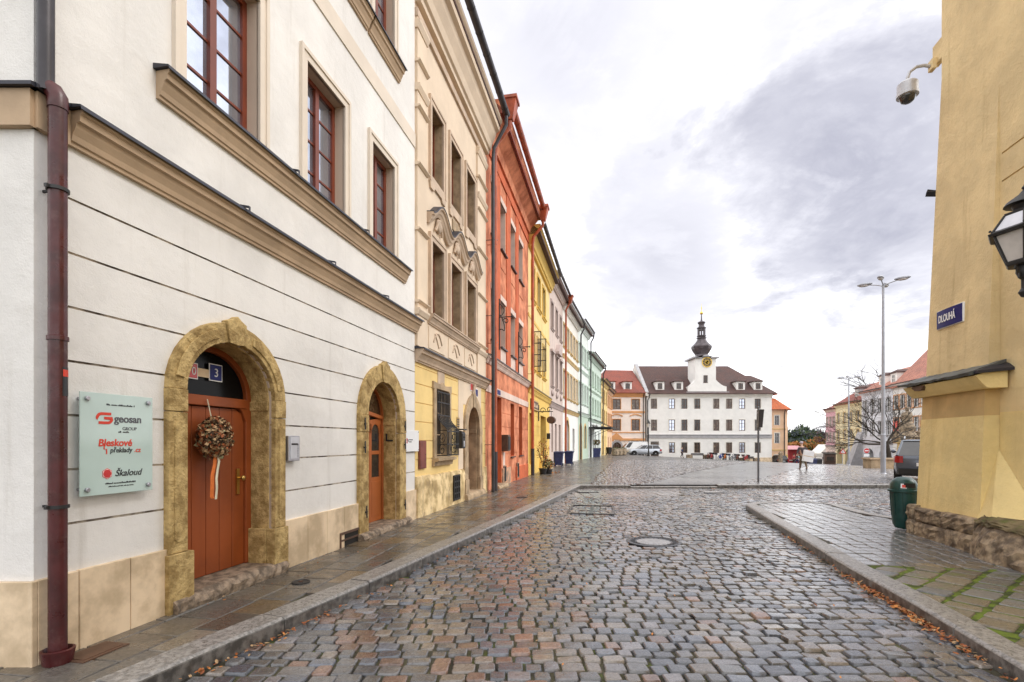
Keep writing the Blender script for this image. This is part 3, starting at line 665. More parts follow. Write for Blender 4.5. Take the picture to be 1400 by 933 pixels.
# ================================================================== white corner house
C1 = (-4.17 + .2029 * 3.667, 3.667)
def on1(y): return (-4.17 + .2029 * y, y)
F1 = Fac(C1, on1(10.614)); X1 = F1.x; Z1 = F1.z; L1 = F1.L
house1 = F1.root('corner_house', 'white rendered corner house with two stone arched doorways and red framed windows', 'house')
FP1 = [(0, 0), (L1, 0), (L1, 9.5), (-1.93, 9.5)]
d1a, d1b = X1(250), X1(371); d1o0, d1o1 = X1(223.6), X1(385.0)
d2a, d2b = X1(500), X1(543); d2o0, d2o1 = X1(487.5), X1(551.5)
ZG = [.975 + .4135 * i for i in range(7)]
wA, wB, wC = (X1(252), X1(353)), (X1(418), X1(470)), (X1(508), X1(538)); zs1 = 4.99; zt1 = 6.73
w2 = [(X1(449), X1(492)), (X1(511), X1(538))]
h1_holes = [(arch_hole(d1a, d1b, -.1, 2.10, .56), .36), (arch_hole(d2a, d2b, -.1, 2.04, .62), .36)]
for a, c in (wA, wB, wC): h1_holes.append((rect(a, c, zs1, zt1), .26))
for a, c in w2: h1_holes.append((rect(a, c, 8.74, 10.5), .26))
h1_holes.append((rect(X1(252), X1(347), 8.74, 10.5), .36))
h1_holes.append((rect(X1(572), X1(614), -1, -.9), .1))
block(house1, 'wall', FP1, -.6, 13.2, 'white_stucco', h1_holes, ZG, [(0.13, L1 + .1)], m2='reveal_beige', depth=.36, joint='joint_dirt')
# plinth of thin stone slabs, one run between each pair of doorways
def plinth_run(pj, lift=None):
    b = MB()
    for i, (a, c) in enumerate(zip(pj, pj[1:])): b.box(a + .004, c - .004, -.035, .01, (.22 if i == lift else -.3), .605 + R.uniform(-.004, .004))
    return b.build('plinth', 'plinth_stone', house1, bevel=.004)
plinth_run([0.0, .10, X1(103.7), X1(174.4), X1(231)])
plinth_run([X1(386), X1(418), X1(444.5), X1(468.5), X1(488)], 3)
plinth_run([X1(551.8), X1(562.5), L1 + .02])
b = MB(); dl = Vector((-1.93, 9.5)).normalized(); nl = Vector((-dl.y, dl.x))
for i in range(8):
    a, c = i * .95 + .004, (i + 1) * .95 - .004; P = [dl * a, dl * c, dl * c + nl * .035, dl * a + nl * .035]
    b.pz([(p.x, p.y) for p in P], -.3, .60)
b.pz([(-.036, -.034), (.003, -.034), (.003, .012), (-.036, .012)], -.3, .602)
b.build('plinth', 'plinth_stone', house1, bevel=.004)
# belt cornice, window-sill cornice, upper band
cornice(house1, 'cornice', X1(90), L1 + .06, 3.85, .25, .155, 'trim_beige', 'lead')
b = MB(); b.loft([[(dl.x * t + nl.x * q, dl.y * t + nl.y * q, z) for q, z in ((-.02, 3.84), (.05, 3.84), (.05, 4.10), (-.02, 4.10))] for t in (-.02, 9.4)]); b.box(-.01, X1(90) - .003, -.05, .02, 3.84, 4.10); o = b.build('side_cornice', 'trim_beige', house1)
b = MB(); b.loft([[(dl.x * t + nl.x * q, dl.y * t + nl.y * q, z) for q, z in ((-.02, 4.104), (.085, 4.104), (.085, 4.13), (-.02, 4.16))] for t in (-.06, 9.4)]); b.px([(.02, 4.104), (-.085, 4.104), (-.085, 4.13), (.02, 4.16)], -.04, X1(90) - .034); b.build('flashing', 'lead', o)
cornice(house1, 'sill_cornice', X1(213), X1(553), 4.71, .25, .145, 'trim_beige', 'lead')
MB().box(X1(330), L1 - .004, -.02, .02, 7.68, 7.97).build('string_course', 'surround_cream', house1)
for a, c in w2: cornice(house1, 'sill_cornice', a - .22, c + .22, 8.46, .25, .15, 'trim_beige', 'lead', joints=False)
cornice(house1, 'sill_cornice', X1(252) - .22, X1(347) + .22, 8.46, .25, .15, 'trim_beige', 'lead', joints=False)
for a, c in (wA, wB, wC): win(house1, a + .0, c - .0, zs1, zt1, .15, rows=4, sur='surround_cream', sur_w=.145, fw=.07)
for a, c in w2 + [(X1(252), X1(347))]: win(house1, a, c, 8.74, 10.5, .15, rows=4, sur='surround_cream', sur_w=.145, fw=.07)
cornice(house1, 'eaves_cornice', -.1, L1, 12.2, 1.0, .55, 'trim_beige')
b = MB(); b.loft([[(-.2, -.7, 13.2), (L1, -.7, 13.2), (L1, 10, 13.2), (-2.6, 10, 13.2)], [(-.2, -.7, 13.3), (L1, -.7, 13.3), (L1, 10, 13.3), (-2.6, 10, 13.3)], [(3, 5, 17.5), (L1, 5, 17.5), (L1, 5.05, 17.5), (3, 5.05, 17.5)]]); b.build('roof', 'roof_brown', house1)
gutter(house1, -.1, L1, -.78, 13.25, .09, 'maroon_pipe')
# doorways
def doorway(par, o0, o1, i0, i1, zsp, rise, apex, y0=-.055, base=.55, base_w=.05, panels=True, m='sandstone', depth=.29, key=True, zb=-.02):
    b = MB(); mid = (i0 + i1) / 2
    inner = arch_pts(i0, i1, zsp, rise, 18); outer = arch_pts(o0, o1, zsp, apex - zsp - .03, 18)
    # voussoir blocks with fine joints between them
    n = 18; cuts = [0, 4, 8, 10, 14, 18] if key else [0, 9, 18]
    for a, c in zip(cuts, cuts[1:]):
        oo = outer[a:c + 1]; ii = inner[a:c + 1]
        if key and a == 8:
            oo = [(oo[0][0] , oo[0][1] + .02), (mid - .05, apex + .02), (mid, apex + .055), (mid + .05, apex + .02), (oo[-1][0], oo[-1][1] + .02)]; ii = [ii[0], (mid, ii[1][1] - .02), ii[-1]]
        b.py([(x + (.003 if k == 0 else 0), z) for k, (x, z) in enumerate(oo)] + ii[::-1], y0 - (.022 if key and a == 8 else 0) - R.uniform(0, .004), .03)
    for x0_, x1_ in ((o0, i0), (i1, o1)):
        zc = [base, base + (zsp - base) * .86, zsp]
        b.box(x0_, x1_, y0 - .004, .03, zc[0] + .004, zc[1] - .003); b.box(x0_, x1_, y0 - .010, .03, zc[1] + .003, zc[2] - .002)
        bx0, bx1 = (x0_ - base_w * .4, x1_ + base_w) if x0_ == o0 else (x0_ - base_w, x1_ + base_w * .4)
        b.box(bx0, bx1, y0 - .03, .03, zb, base)
    # inner jamb lining of stone, following the reveal
    lo = arch_pts(i0 - .012, i1 + .012, zsp, rise + .012, 18); li = arch_pts(i0 + .014, i1 - .014, zsp, rise - .014, 18)
    b.py([(i0 - .012, zb)] + lo + [(i1 + .012, zb)] + [(i1 - .014, zb)] + li[::-1] + [(i0 + .014, zb)], .031, depth)
    b.box(i1 - .034, i1 + .01, .033, depth - .01, zsp - .13, zsp - .02)
    (base_w and b.box(i1 - base_w - .01, i1, .032, depth - .005, zb, base))
    o = b.build('door_surround', m, par, bevel=.007, seg=2)
    if panels:
        for x0_, x1_ in ((o0, i0), (i1, o1)):
            w = x1_ - x0_; xa, xb = x0_ + w * .28, x1_ - w * .2
            za, zb_ = base + .10, base + (zsp - base) * .80
            MB().py([(xa, za + .03), (xa + .03, za), (xb - .03, za), (xb, za + .03), (xb, zb_ - .05), (xb - .03, zb_), (xa + .03, zb_), (xa, zb_ - .05)], y0 - .016, y0).build('carved_panel', m, o, bevel=.006)
        for s_, a, c in ((0, 1, 7), (1, 11, 17)):
            oo = [(x * .72 + xx * .28, z * .72 + zz * .28) for (x, z), (xx, zz) in zip(outer[a:c + 1], inner[a:c + 1])]; ii = [(x * .25 + xx * .75, z * .25 + zz * .75) for (x, z), (xx, zz) in zip(outer[a:c + 1], inner[a:c + 1])]
            MB().py(oo + ii[::-1], y0 - .018, y0).build('carved_panel', m, o, bevel=.006)
    return o
doorway(house1, d1o0, d1o1, d1a, d1b, 2.10, .56, 2.90)
doorway(house1, d2o0, d2o1, d2a, d2b, 2.04, .62, 2.98, panels=False, base=.02, base_w=.0)
# worn stone thresholds
def rough_step(par, x0, x1, y0, y1, z0, z1, m='step_stone'):
    b = MB(); n = 26; rings = []
    for i in range(n + 1):
        x = x0 + (x1 - x0) * i / n; j = lambda a: R.uniform(-a, a)
        rings.append([(x, y1, z0), (x, y0 + j(.012), z0), (x, y0 + j(.018) - .01, (z0 + z1) * .4 + j(.01)), (x, y0 + j(.016), z0 + (z1 - z0) * .75 + j(.01)), (x, y0 + .03 + j(.01), z1 - .012 + j(.006)), (x, y0 + .07, z1 + j(.004)), (x, y1, z1)])
    b.loft(rings); return b.build('step', m, par)
rough_step(house1, d1o0 + .02, d1o1 - .02, -.115, .34, -.05, .135)
rough_step(house1, d2o0 - .02, d2o1 + .12, -.14, .34, -.05, .115)
# plank door with fanlight
yd = .27
b = MB(); zs_, rs_ = 2.10, .56
zt = 1.98
npl = 6; w = (d1b - d1a - .17) / npl
dl_x0, dl_x1 = d1a + .03, d1b - .10
for i in range(npl):
    a, c = dl_x0 + (dl_x1 - dl_x0) * i / npl, dl_x0 + (dl_x1 - dl_x0) * (i + 1) / npl
    top = zt if i < npl - 1 else zt - .07
    if i == npl - 1: b.py([(a + .003, .14), (a + .003, zt), (a + .05, zt), (c - .04, zt - .05), (c - .003, zt - .16), (c - .003, .14)], yd + .03, yd + .07)
    else: b.box(a + .003, c - .003, yd + .03, yd + .07, .14, zt)
door1 = b.build('door', 'door_wood', house1, bevel=.004)
f = MB(); lo = arch_pts(d1a, d1b, zs_, rs_, 18); li = arch_pts(d1a + .085, d1b - .085, zs_ + .02, rs_ - .095, 18)
f.py([(d1a, .14)] + lo + [(d1b, .14), (d1b - .10, .14), (d1b - .10, zt - .14), (d1b - .16, zt - .02), (d1b - .23, zt + .02), (d1b - .085, zt + .12)] + li[::-1] + [(d1a + .085, zt + .12), (d1a + .085, zt + .02), (d1a + .03, zt + .02), (d1a + .03, .14)], yd, yd + .075)
f.box(d1a + .03, d1b - .1, yd - .012, yd + .07, zt + .01, zt + .12); f.build('door_frame', 'door_wood', door1, bevel=.006)
MB().py([(d1a + .06, zt + .1)] + arch_pts(d1a + .06, d1b - .06, zs_ + .02, rs_ - .07, 16) + [(d1b - .06, zt + .1)], yd + .05, yd + .06).build('fanlight', 'glass_black', door1)
MB().box(d1a, d1b, yd + .071, yd + .09, .1, 2.3).build('door_backing', 'dark_gap', door1)
b = MB(); hx = X1(327, yd) ; hz = Z1(327, 656, yd)
b.box(hx - .022, hx + .022, yd + .012, yd + .031, hz - .17, hz + .13); b.ball((hx + .012, yd - .045, hz + .02), .032, .026, .032); b.lathey([(.012, yd + .02), (.012, yd - .03)], hx + .012, hz + .02, 10); b.build('handle', 'brass', door1)
nx, nz = X1(297, yd), Z1(297, 510, yd)
p_ = MB().box(nx - .085, nx + .085, yd + .012, yd + .022, nz - .085, nz + .085).build('number_plate', 'sign_blue', door1, bevel=.004)
fr = MB(); fr.box(nx - .095, nx + .095, yd + .018, yd + .024, nz - .095, nz + .095); fr.build('plate_rim', 'letter_white', p_)
text('3', .13, 'letter_white', p_, (nx, yd + .0105, nz - .045))
nx, nz = X1(260, yd), Z1(260, 506, yd)
p_ = MB().box(nx - .11, nx + .11, yd + .012, yd + .022, nz - .075, nz + .075).build('number_plate', 'sign_red', door1, bevel=.004); MB().box(nx - .12, nx + .12, yd + .018, yd + .024, nz - .085, nz + .085).build('plate_rim', 'letter_white', p_)
text('0', .12, 'letter_white', p_, (nx + .06, yd + .0105, nz - .042)); p_['label'] = 'red number plate half hidden by the arch'
MB().box(X1(266, yd), X1(289, yd), yd + .02, yd + .03, nz - .05, nz + .04).build('notice', 'plinth_stone', door1)
# second door: two leaves with arched glazing
def glazed_door(par, a, c, zb, zt, y, zs_, rs_, m):
    x0, x1 = a + .05, c - .06; mid = x0 + (x1 - x0) * .60
    d = MB()
    d.box(x0, mid - .004, y + .03, y + .07, zb, zb + .82); d.box(mid + .004, x1, y + .03, y + .07, zb, zb + .82)
    o_ = None
    for l, r in ((x0, mid - .004), (mid + .004, x1)):
        s_ = .09 if r - l > .5 else .07
        d.box(l, l + s_, y + .03, y + .07, zb + .82, zt - .12); d.box(r - s_, r, y + .03, y + .07, zb + .82, zt - .12); d.box(l + s_, r - s_, y + .03, y + .07, zb + 1.24, zb + 1.31)
        top = arch_pts(l + s_, r - s_, zt - .30, .17, 10); d.py([(l, zt - .12), (l, zt - (.02 if l == x0 else .06)), (r, zt), (r, zt - .3)] + [(r - s_, zt - .3)] + top[::-1] + [(l + s_, zt - .3), (l, zt - .3)], y + .03, y + .07)
        d.box(l + s_ * .9, r - s_ * .9, y + .024, y + .034, zb + .10, zb + .74)
    o = d.build('door', m, par, bevel=.005)
    for l, r in ((x0 + .07, mid - .07), (mid + .06, x1 - .06)): MB().box(l, r, y + .048, y + .056, zb + .8, zt - .1).build('pane', 'glass_dark', o)
    f = MB(); lo = arch_pts(a, c, zs_, rs_, 16); li = arch_pts(a + .05, c - .05, zs_ + .01, rs_ - .06, 16)
    f.py([(a, zb)] + lo + [(c, zb), (c - .05, zb)] + li[::-1] + [(a + .05, zb)], y, y + .07); f.py([(a + .04, zt - .02), (a + .04, zt + .05), ((a + c) / 2, zt + .10), (c - .05, zt + .03), (c - .05, zt - .03), ((a + c) / 2, zt + .03)], y - .01, y + .07); f.build('door_frame', m, o, bevel=.005)
    MB().py([(a + .04, zt)] + arch_pts(a + .04, c - .04, zs_, rs_ - .04, 14) + [(c - .04, zt)], y + .045, y + .055).build('fanlight', 'glass_brown', o); MB().box(a, c, y + .071, y + .085, zb - .05, 2.3).build('door_backing', 'dark_gap', o)
    return o
dr2 = glazed_door(house1, d2a, d2b, .12, 2.05, .27, 2.04, .62, 'door_wood_orange')
MB().box(d2a + .33, d2a + .47, .292, .299, 1.36, 1.58).build('notice', 'letter_white', dr2)
# iron shutter pintles left on the stone frame
for u, v in ((494, 580), (494, 612), (496, 700), (549.5, 583), (549.5, 608), (549.5, 690)):
    x, z = X1(u), Z1(u, v); b = MB(); b.box(x - .035, x + .02, -.08, -.05, z - .012, z + .012); b.tube([(x - .03, -.09, z - .09), (x - .03, -.085, z + .06)], .012, 8); b.tube([(x - .03, -.085, z + .05), (x - .005, -.075, z + .10)], .010, 8); b.build('hinge_pin', 'iron', house1)
x, z = d2b - .001, 1.62; b = MB(); b.box(x - .03, x, .08, .22, z - .015, z + .015); b.box(x - .03, x, .195, .22, z, z + .13); b.build('door_hook', 'iron', house1)
# cellar slot
gx0, gx1 = X1(462), X1(487); b = MB(); b.box(gx0, gx1, -.034, .005, -.02, .205, 0); o = b.build('cellar_vent', 'dark_gap', house1); b = MB(); b.box(gx0 - .01, gx1 + .005, -.05, -.03, .19, .225); b.box(gx0 - .01, gx0 + .02, -.05, -.03, .0, .19); b.box(gx0, gx1, -.046, -.032, .09, .115); b.build('vent_frame', 'brown_sign', o)
# downpipe with cast foot and gully
px, py, pr_ = X1(79, -.13), -.13, .056
b = MB(); b.tube([(px, py, .06), (px, py, 1.5), (px, py, 4.06)], pr_, 20); b.lathe([(pr_ + .008, 2.33), (pr_ + .008, 2.36), (pr_, 2.365)], px, py, 20); b.tube([(px, py, 4.0), (px, py, 4.085), (px - .012, py + .02, 4.13), (px - .035, py + .05, 4.16)], [pr_ + .006, pr_ + .006, pr_ + .004, pr_ - .006], 20)
dp = b.build('downpipe', 'maroon_pipe', house1)
MB().tube([(px - .04, py + .055, 4.11), (px - .04, py + .055, 13.2)], pr_ - .004, 20).build('upper_pipe', 'gutter_dark', dp)
for zc in (1.13, 3.42): b = MB(); b.lathe([(pr_ + .001, zc - .012), (pr_ + .012, zc - .012), (pr_ + .012, zc + .012), (pr_ + .001, zc + .012)], px, py, 20); b.box(px - .085, px - .05, py - .012, py + .012, zc - .012, zc + .012); b.box(px - .008, px + .008, py + .06, .02, zc - .008, zc + .008); b.build('pipe_clamp', 'iron', dp)
MB().lathe([(pr_ + .015, 0.0), (pr_ + .03, 0.0), (pr_ + .042, .07), (pr_ + .046, .10), (pr_ + .03, .105), (pr_ + .02, .08), (pr_ + .004, .05)], px, py, 22).build('drain_collar', 'maroon_pipe', dp)
st = MB().loft([[(px + (pr_ + .0015) * cos(t), py + (pr_ + .0015) * sin(t), z) for t in lin(-1.75, -.35, .2)] for z in (1.93, 2.14)], closed=False, caps=False).build('sticker', 'letter_dark', dp)
MB().loft([[(px + (pr_ + .0022) * cos(t), py + (pr_ + .0022) * sin(t), z) for t in lin(-1.7, -.4, .2)] for z in (2.07, 2.12)], closed=False, caps=False).build('sticker_band', 'letter_red', dp)

# ------------------------------------------------------------------ fixed on or hung at the white house
yb = -.075
sx0, sx1, sz0, sz1 = X1(108.5, yb), X1(208, yb), Z1(108, 680, yb), Z1(108, 535, yb)
MT['sign_glass'] = mat('sign_glass', (0.50, 0.62, 0.58), 0.08, 0.04, 2, 0, spec=0.6, blotch=0.0)
sg = thing('glass_sign', 'frosted glass company board on four steel studs beside the maroon downpipe', 'sign', tuple(F1.w(0, 0)), F1.rot)
MB().box(sx0, sx1, yb - .005, yb + .005, sz0, sz1).build('glass_panel', 'sign_glass', sg, bevel=.002)
for x in (sx0 + .05, sx1 - .05):
    for z in (sz0 + .05, sz1 - .05): MB().lathey([(.012, .0), (.012, yb - .006), (.018, yb - .006), (.018, yb - .022), (.014, yb - .026), (.0, yb - .026)], x, z, 12).build('stud', 'steel', sg)
yl = yb - .0062; sm = (sx0 + sx1) / 2; sh = sz1 - sz0; sw = sx1 - sx0
b = MB(); cx_, cz_ = sx0 + sw * .30, sz1 - sh * .245
def band(P, w, b, y0=yl, y1=None):
    """a flat ribbon along a polyline in the x-z plane"""
    L_, R_ = [], []
    for i, p in enumerate(P):
        a, c = Vector(P[max(0, i - 1)]), Vector(P[min(len(P) - 1, i + 1)]); d = (c - a).normalized(); n_ = Vector((-d.y, d.x)) * w / 2
        L_.append((p[0] + n_.x, p[1] + n_.y)); R_.append((p[0] - n_.x, p[1] - n_.y))
    b.py(L_ + R_[::-1], y0 - .0015, y0)
rr_ = .036
band([(cx_ + .058, cz_ + rr_)] + [(cx_ - .02 + rr_ * cos(t) * 1.0, cz_ + rr_ * sin(t)) for t in lin(pi / 2, pi * 1.02, .3)] + [(cx_ - .05, cz_ - .004)], .022, b)
band([(cx_ - .045, cz_ - rr_)] + [(cx_ + .03 + rr_ * cos(t), cz_ + rr_ * sin(t)) for t in lin(-pi / 2, 0.05, .3)] + [(cx_ + .0, cz_ + .002)], .022, b)
b.build('emblem', 'letter_red', sg)
text('geosan', .088, 'letter_grey', sg, (cx_ + .085, yl, cz_ - .028), align='LEFT', bold=.002)
text('GROUP', .038, 'letter_grey', sg, (cx_ + .155, yl, cz_ - .092), align='LEFT')
def fine_print(par, x, z, w, h, m, y=None):
    """print too small to read in the photograph: a broken row of short strokes"""
    b = MB(); xx = x - w / 2; rr = random.Random(int(abs(x * 1000)) + int(z * 1000)); yy = yl if y is None else y
    while xx < x + w / 2:
        ln = rr.uniform(.5, 1.1) * h; b.box(xx, xx + ln * .75, yy - .0015, yy, z, z + h * rr.choice((.6, .65, 1.0))); xx += ln * (1.0 if rr.random() < .85 else 1.7)
    return b.build('lettering', m, par)
fine_print(sg, sm + .02, sz1 - sh * .115, .25, .014, 'letter_dark'); fine_print(sg, sm + .04, sz1 - sh * .385, .09, .014, 'letter_dark')
text('Bleskové', .080, 'letter_red', sg, (sm - .03, yl, sz1 - sh * .52), bold=.0018, shear=.12)
text('překlady', .056, 'letter_dark', sg, (sm + .02, yl, sz1 - sh * .585), bold=.0008, shear=.12); text('.cz', .056, 'letter_red', sg, (sm + .165, yl, sz1 - sh * .585), bold=.0008, shear=.12)
b = MB(); band([(sm - .125, sz1 - sh * .50), (sm - .125, sz1 - sh * .55), (sm - .105, sz1 - sh * .55), (sm - .105, sz1 - sh * .60)], .010, b); b.build('emblem', 'letter_red', sg)
hx_, hz_ = sx0 + sw * .34, sz1 - sh * .795
b = MB(); b.py([(hx_ + .044 * cos(t), hz_ + .044 * sin(t)) for t in lin(pi / 6, pi / 6 + 2 * pi, pi / 3)[:-1]], yl - .0012, yl); o = b.build('emblem', 'letter_red', sg); b = MB(); b.py([(hx_ + .039 * cos(t), hz_ + .039 * sin(t)) for t in lin(pi / 6, pi / 6 + 2 * pi, pi / 3)[:-1]], yl - .0018, yl - .001); b.build('emblem_field', 'letter_white', o); b = MB(); b.lathey([(.033, yl - .0016), (.033, yl - .0026)], hx_, hz_, 16); b.build('emblem_core', 'sign_red', o)
text('Škaloud', .075, 'letter_dark', sg, (hx_ + .065, yl, hz_ - .025), align='LEFT', shear=.3, bold=.0008)
fine_print(sg, sm + .02, sz0 + sh * .10, .27, .013, 'letter_dark'); fine_print(sg, sm + .02, sz0 + sh * .07, .22, .009, 'letter_dark')

ix0, ix1, iz0, iz1 = X1(386.5), X1(402), Z1(385, 631), Z1(385, 596)
ic = thing('intercom', 'grey steel intercom panel with a column of buttons right of the wreath door', 'intercom', tuple(F1.w(0, 0)), F1.rot)
b = MB(); b.box(ix0, ix1, -.085, 0, iz0, iz1); b.build('housing', 'steel', ic, bevel=.006)
MB().box(ix0 + .03, ix1 - .02, -.089, -.084, iz0 + .03, iz1 - .015).build('face_plate', 'pale_metal', ic); MB().box(ix0 + .05, ix1 - .04, -.0925, -.088, iz1 - .115, iz1 - .095).build('speaker_slot', 'dark_gap', ic)
for i in range(9): MB().box(ix1 - .055, ix1 - .035, -.093, -.088, iz0 + .045 + i * .021, iz0 + .057 + i * .021).build('button', 'steel', ic)

# wreath hanging on the plank door
wx, wz = X1(289, yd - .05), Z1(289, 599, yd - .05)
wr = thing('wreath', 'dried hydrangea flower ball with orange and cream ribbon hanging on the brown plank door', 'wreath', tuple(F1.w(wx, yd - .10, wz)), F1.rot)
b = MB(); rw = random.Random(5)
for i in range(1500):
    a, c = rw.uniform(0, 2 * pi), rw.gauss(0, 1); v = Vector((rw.gauss(0, 1), rw.gauss(0, 1) * .8, rw.gauss(0, 1))).normalized()
    if v.y > .75: continue
    rr_ = rw.uniform(.13, .2); p = Vector((v.x * rr_, v.y * rr_ * .55, v.z * rr_ * 1.02)); n_ = (v + Vector((rw.gauss(0, .6), rw.gauss(0, .6), rw.gauss(0, .6)))).normalized(); t_ = n_.orthogonal().normalized(); t_.rotate(Matrix.Rotation(rw.uniform(0, 6.3), 3, n_)); s_ = n_.cross(t_); z_ = rw.uniform(.012, .024)
    mi = rw.choices((0, 1, 2, 3), (4, 3, 3, 1))[0]
    b.add([p - t_ * z_, p - s_ * z_ * .75 + n_ * .004, p + t_ * z_, p + s_ * z_ * .75 + n_ * .004], [(0, 1, 2, 3)], mi)
reg('petal_tan', (0.42, 0.27, 0.14), .8, .3, 30, 0); reg('petal_rust', (0.32, 0.10, 0.035), .8, .3, 30, 0); reg('petal_brown', (0.07, 0.04, 0.02), .8, .4, 30, 0); reg('petal_green', (0.30, 0.28, 0.15), .8, .3, 30, 0)
b.ball((0, .02, 0), .125, .07, .125, mi=2); b.build('flower_ball', ['petal_tan', 'petal_rust', 'petal_brown', 'petal_green'], wr)
reg('ribbon_orange', (0.70, 0.17, 0.03), .7, .1, 20, .1, 60); reg('ribbon_cream', (0.70, 0.66, 0.50), .7, .1, 20, .1, 60)
def ribbon(P, w, m, nm='ribbon'):
    b = MB(); b.loft([[(x - w / 2, y, z), (x, y - .006, z), (x + w / 2, y, z), (x, y - .004, z + .001)] for x, y, z in P]); return b.build(nm, m, wr)
ribbon([(-.02, -.02, -.16), (-.03, -.02, -.25), (-.055, -.018, -.34), (-.06, -.02, -.44), (-.06, -.015, -.54), (-.045, -.015, -.56)], .045, 'ribbon_orange')
ribbon([(0.0, -.03, -.16), (.012, -.03, -.22), (-.005, -.028, -.30), (-.02, -.03, -.38), (-.01, -.026, -.47), (-.02, -.024, -.57)], .028, 'ribbon_cream')
ribbon([(-.03, .06, .36), (-.012, .03, .18)], .012, 'ribbon_cream', 'hanging_loop')
MB().lathe([(.0, -.20), (.022, -.195), (.028, -.17), (.012, -.155), (0, -.15)], .028, -.03, 10).build('ribbon_rosette', 'petal_green', wr)

wr.scale = (1.16, 1.16, 1.16)
# small white sign beside the second doorway
ax0, ax1, az0, az1 = X1(553.5, -.04), X1(572, -.04), Z1(553.5, 618, -.04), Z1(553.5, 588, -.04)
ws = thing('door_plate', 'clear white office plate with a red and grey mark beside the narrow second doorway', 'sign', tuple(F1.w(0, 0)), F1.rot)
MB().box(ax0, ax1, -.05, -.044, az0, az1).build('plate', 'clear_white', ws, bevel=.002)
for x in (ax0 + .03, ax1 - .03):
    for z in (az0 + .03, az1 - .03): MB().lathey([(.008, 0), (.008, -.05), (.012, -.05), (.012, -.058)], x, z, 8).build('stud', 'steel', ws)
am = ax0 + .07; azm = (az0 + az1) / 2
b = MB(); b.box(am - .01, am + .035, -.053, -.05, azm + .0, azm + .05); b.box(am - .01, am + .035, -.053, -.05, azm - .05, azm - .01); b.build('emblem', 'sign_red', ws); b = MB(); b.box(am + .05, am + .085, -.053, -.05, azm - .02, azm + .03); b.build('emblem', 'letter_grey', ws)
for i, (w_, dz) in enumerate(((.19, .012), (.13, -.03))): MB().box(am + .11, am + .11 + w_, -.053, -.05, azm + dz, azm + dz + .02).build('text_line', 'letter_grey', ws)
# ================================================================== cream and yellow baroque house
F2 = Fac(on1(10.625), on1(16.35)); X2, Z2, L2 = F2.x, F2.z, F2.L
house2 = F2.root('baroque_house', 'cream baroque house with yellow ground floor, caged window and wavy stone hood over its windows', 'house')
FP2 = [(0, 0), (L2, 0), (L2, 10), (0, 10)]
g0, g1, gz0, gz1 = X2(594.5), X2(612), 1.24, 2.82
e0, e1 = X2(637.7), X2(653.3)
eo0, eo1 = X2(633), X2(657)
block(house2, 'ground_wall', FP2, -.6, 3.34, 'h2_yellow', [(rect(g0, g1, gz0, gz1), .22), (arch_hole(e0, e1, -.1, 1.98, .62), .5)], [1.22, 1.62, 2.02, 2.42, 2.82, 3.18], [(-.05, eo0 - .5), (eo1 + .02, L2 + .1)], m2='h2_stone', depth=.4)
cols2 = [(X2(589), X2(604.8)), (X2(615.3), X2(629)), (X2(637), X2(648.5))]
up = [(rect(a, c, 4.46, 6.12), .30) for a, c in cols2] + [(rect(a, c, 7.58, 9.2), .30) for a, c in cols2]
block(house2, 'upper_wall', FP2, 3.34, 12.0, 'h2_cream', up, m2='h2_stone', depth=.30)
# weathered base of patched plaster over stone
def base_run(a, c, zt):
    b = MB(); n = max(4, int((c - a) / .12)); rr = random.Random(int(a * 10)); rings = []
    for i in range(n + 1):
        x = a + (c - a) * i / n; j = rr.uniform
        rings.append([(x, .02, -.3), (x, -.07 + j(-.008, .008), -.3), (x, -.065 + j(-.012, .012), .25), (x, -.06 + j(-.012, .012), zt - .12), (x, -.045 + j(-.008, .008), zt + j(-.015, .012)), (x, .02, zt + .02)])
    b.loft(rings); return b.build('base', 'old_plaster', house2)
base_run(.0, X2(587), .86); base_run(X2(587) + .01, eo0 - .03, .84); base_run(eo1 + .02, L2, .80)
cornice(house2, 'belt_cornice', .0, L2, 3.26, .27, .20, 'h2_trim', 'lead', joints=False)
# doorway
mid = (e0 + e1) / 2
doorway(house2, eo0, eo1, e0, e1, 1.98, .62, 2.98, y0=-.06, base=.55, base_w=.0, panels=False, m='h2_stone', depth=.46, zb=.0)
rough_step(house2, eo0 - .05, eo1 + .02, -.16, .5, -.08, .16, 'h2_stone')
b = MB()
for i in range(5):
    a, c = e0 + (e1 - e0) * i / 5 + .003, e0 + (e1 - e0) * (i + 1) / 5 - .003
    b.py([(a, .15), (c, .15)] + [(x, 1.98 + .60 * sqrt(max(0, 1 - ((x - mid) / ((e1 - e0) / 2)) ** 2))) for x in (c, (a + c) / 2, a)], .40, .45)
dd = b.build('door', 'frame_red', house2)
b = MB(); b.lathey([(.02, .39), (.045, .38), (.045, .36), (.0, .35)], mid + .25, 1.1, 10); b.build('handle', 'brass', dd)
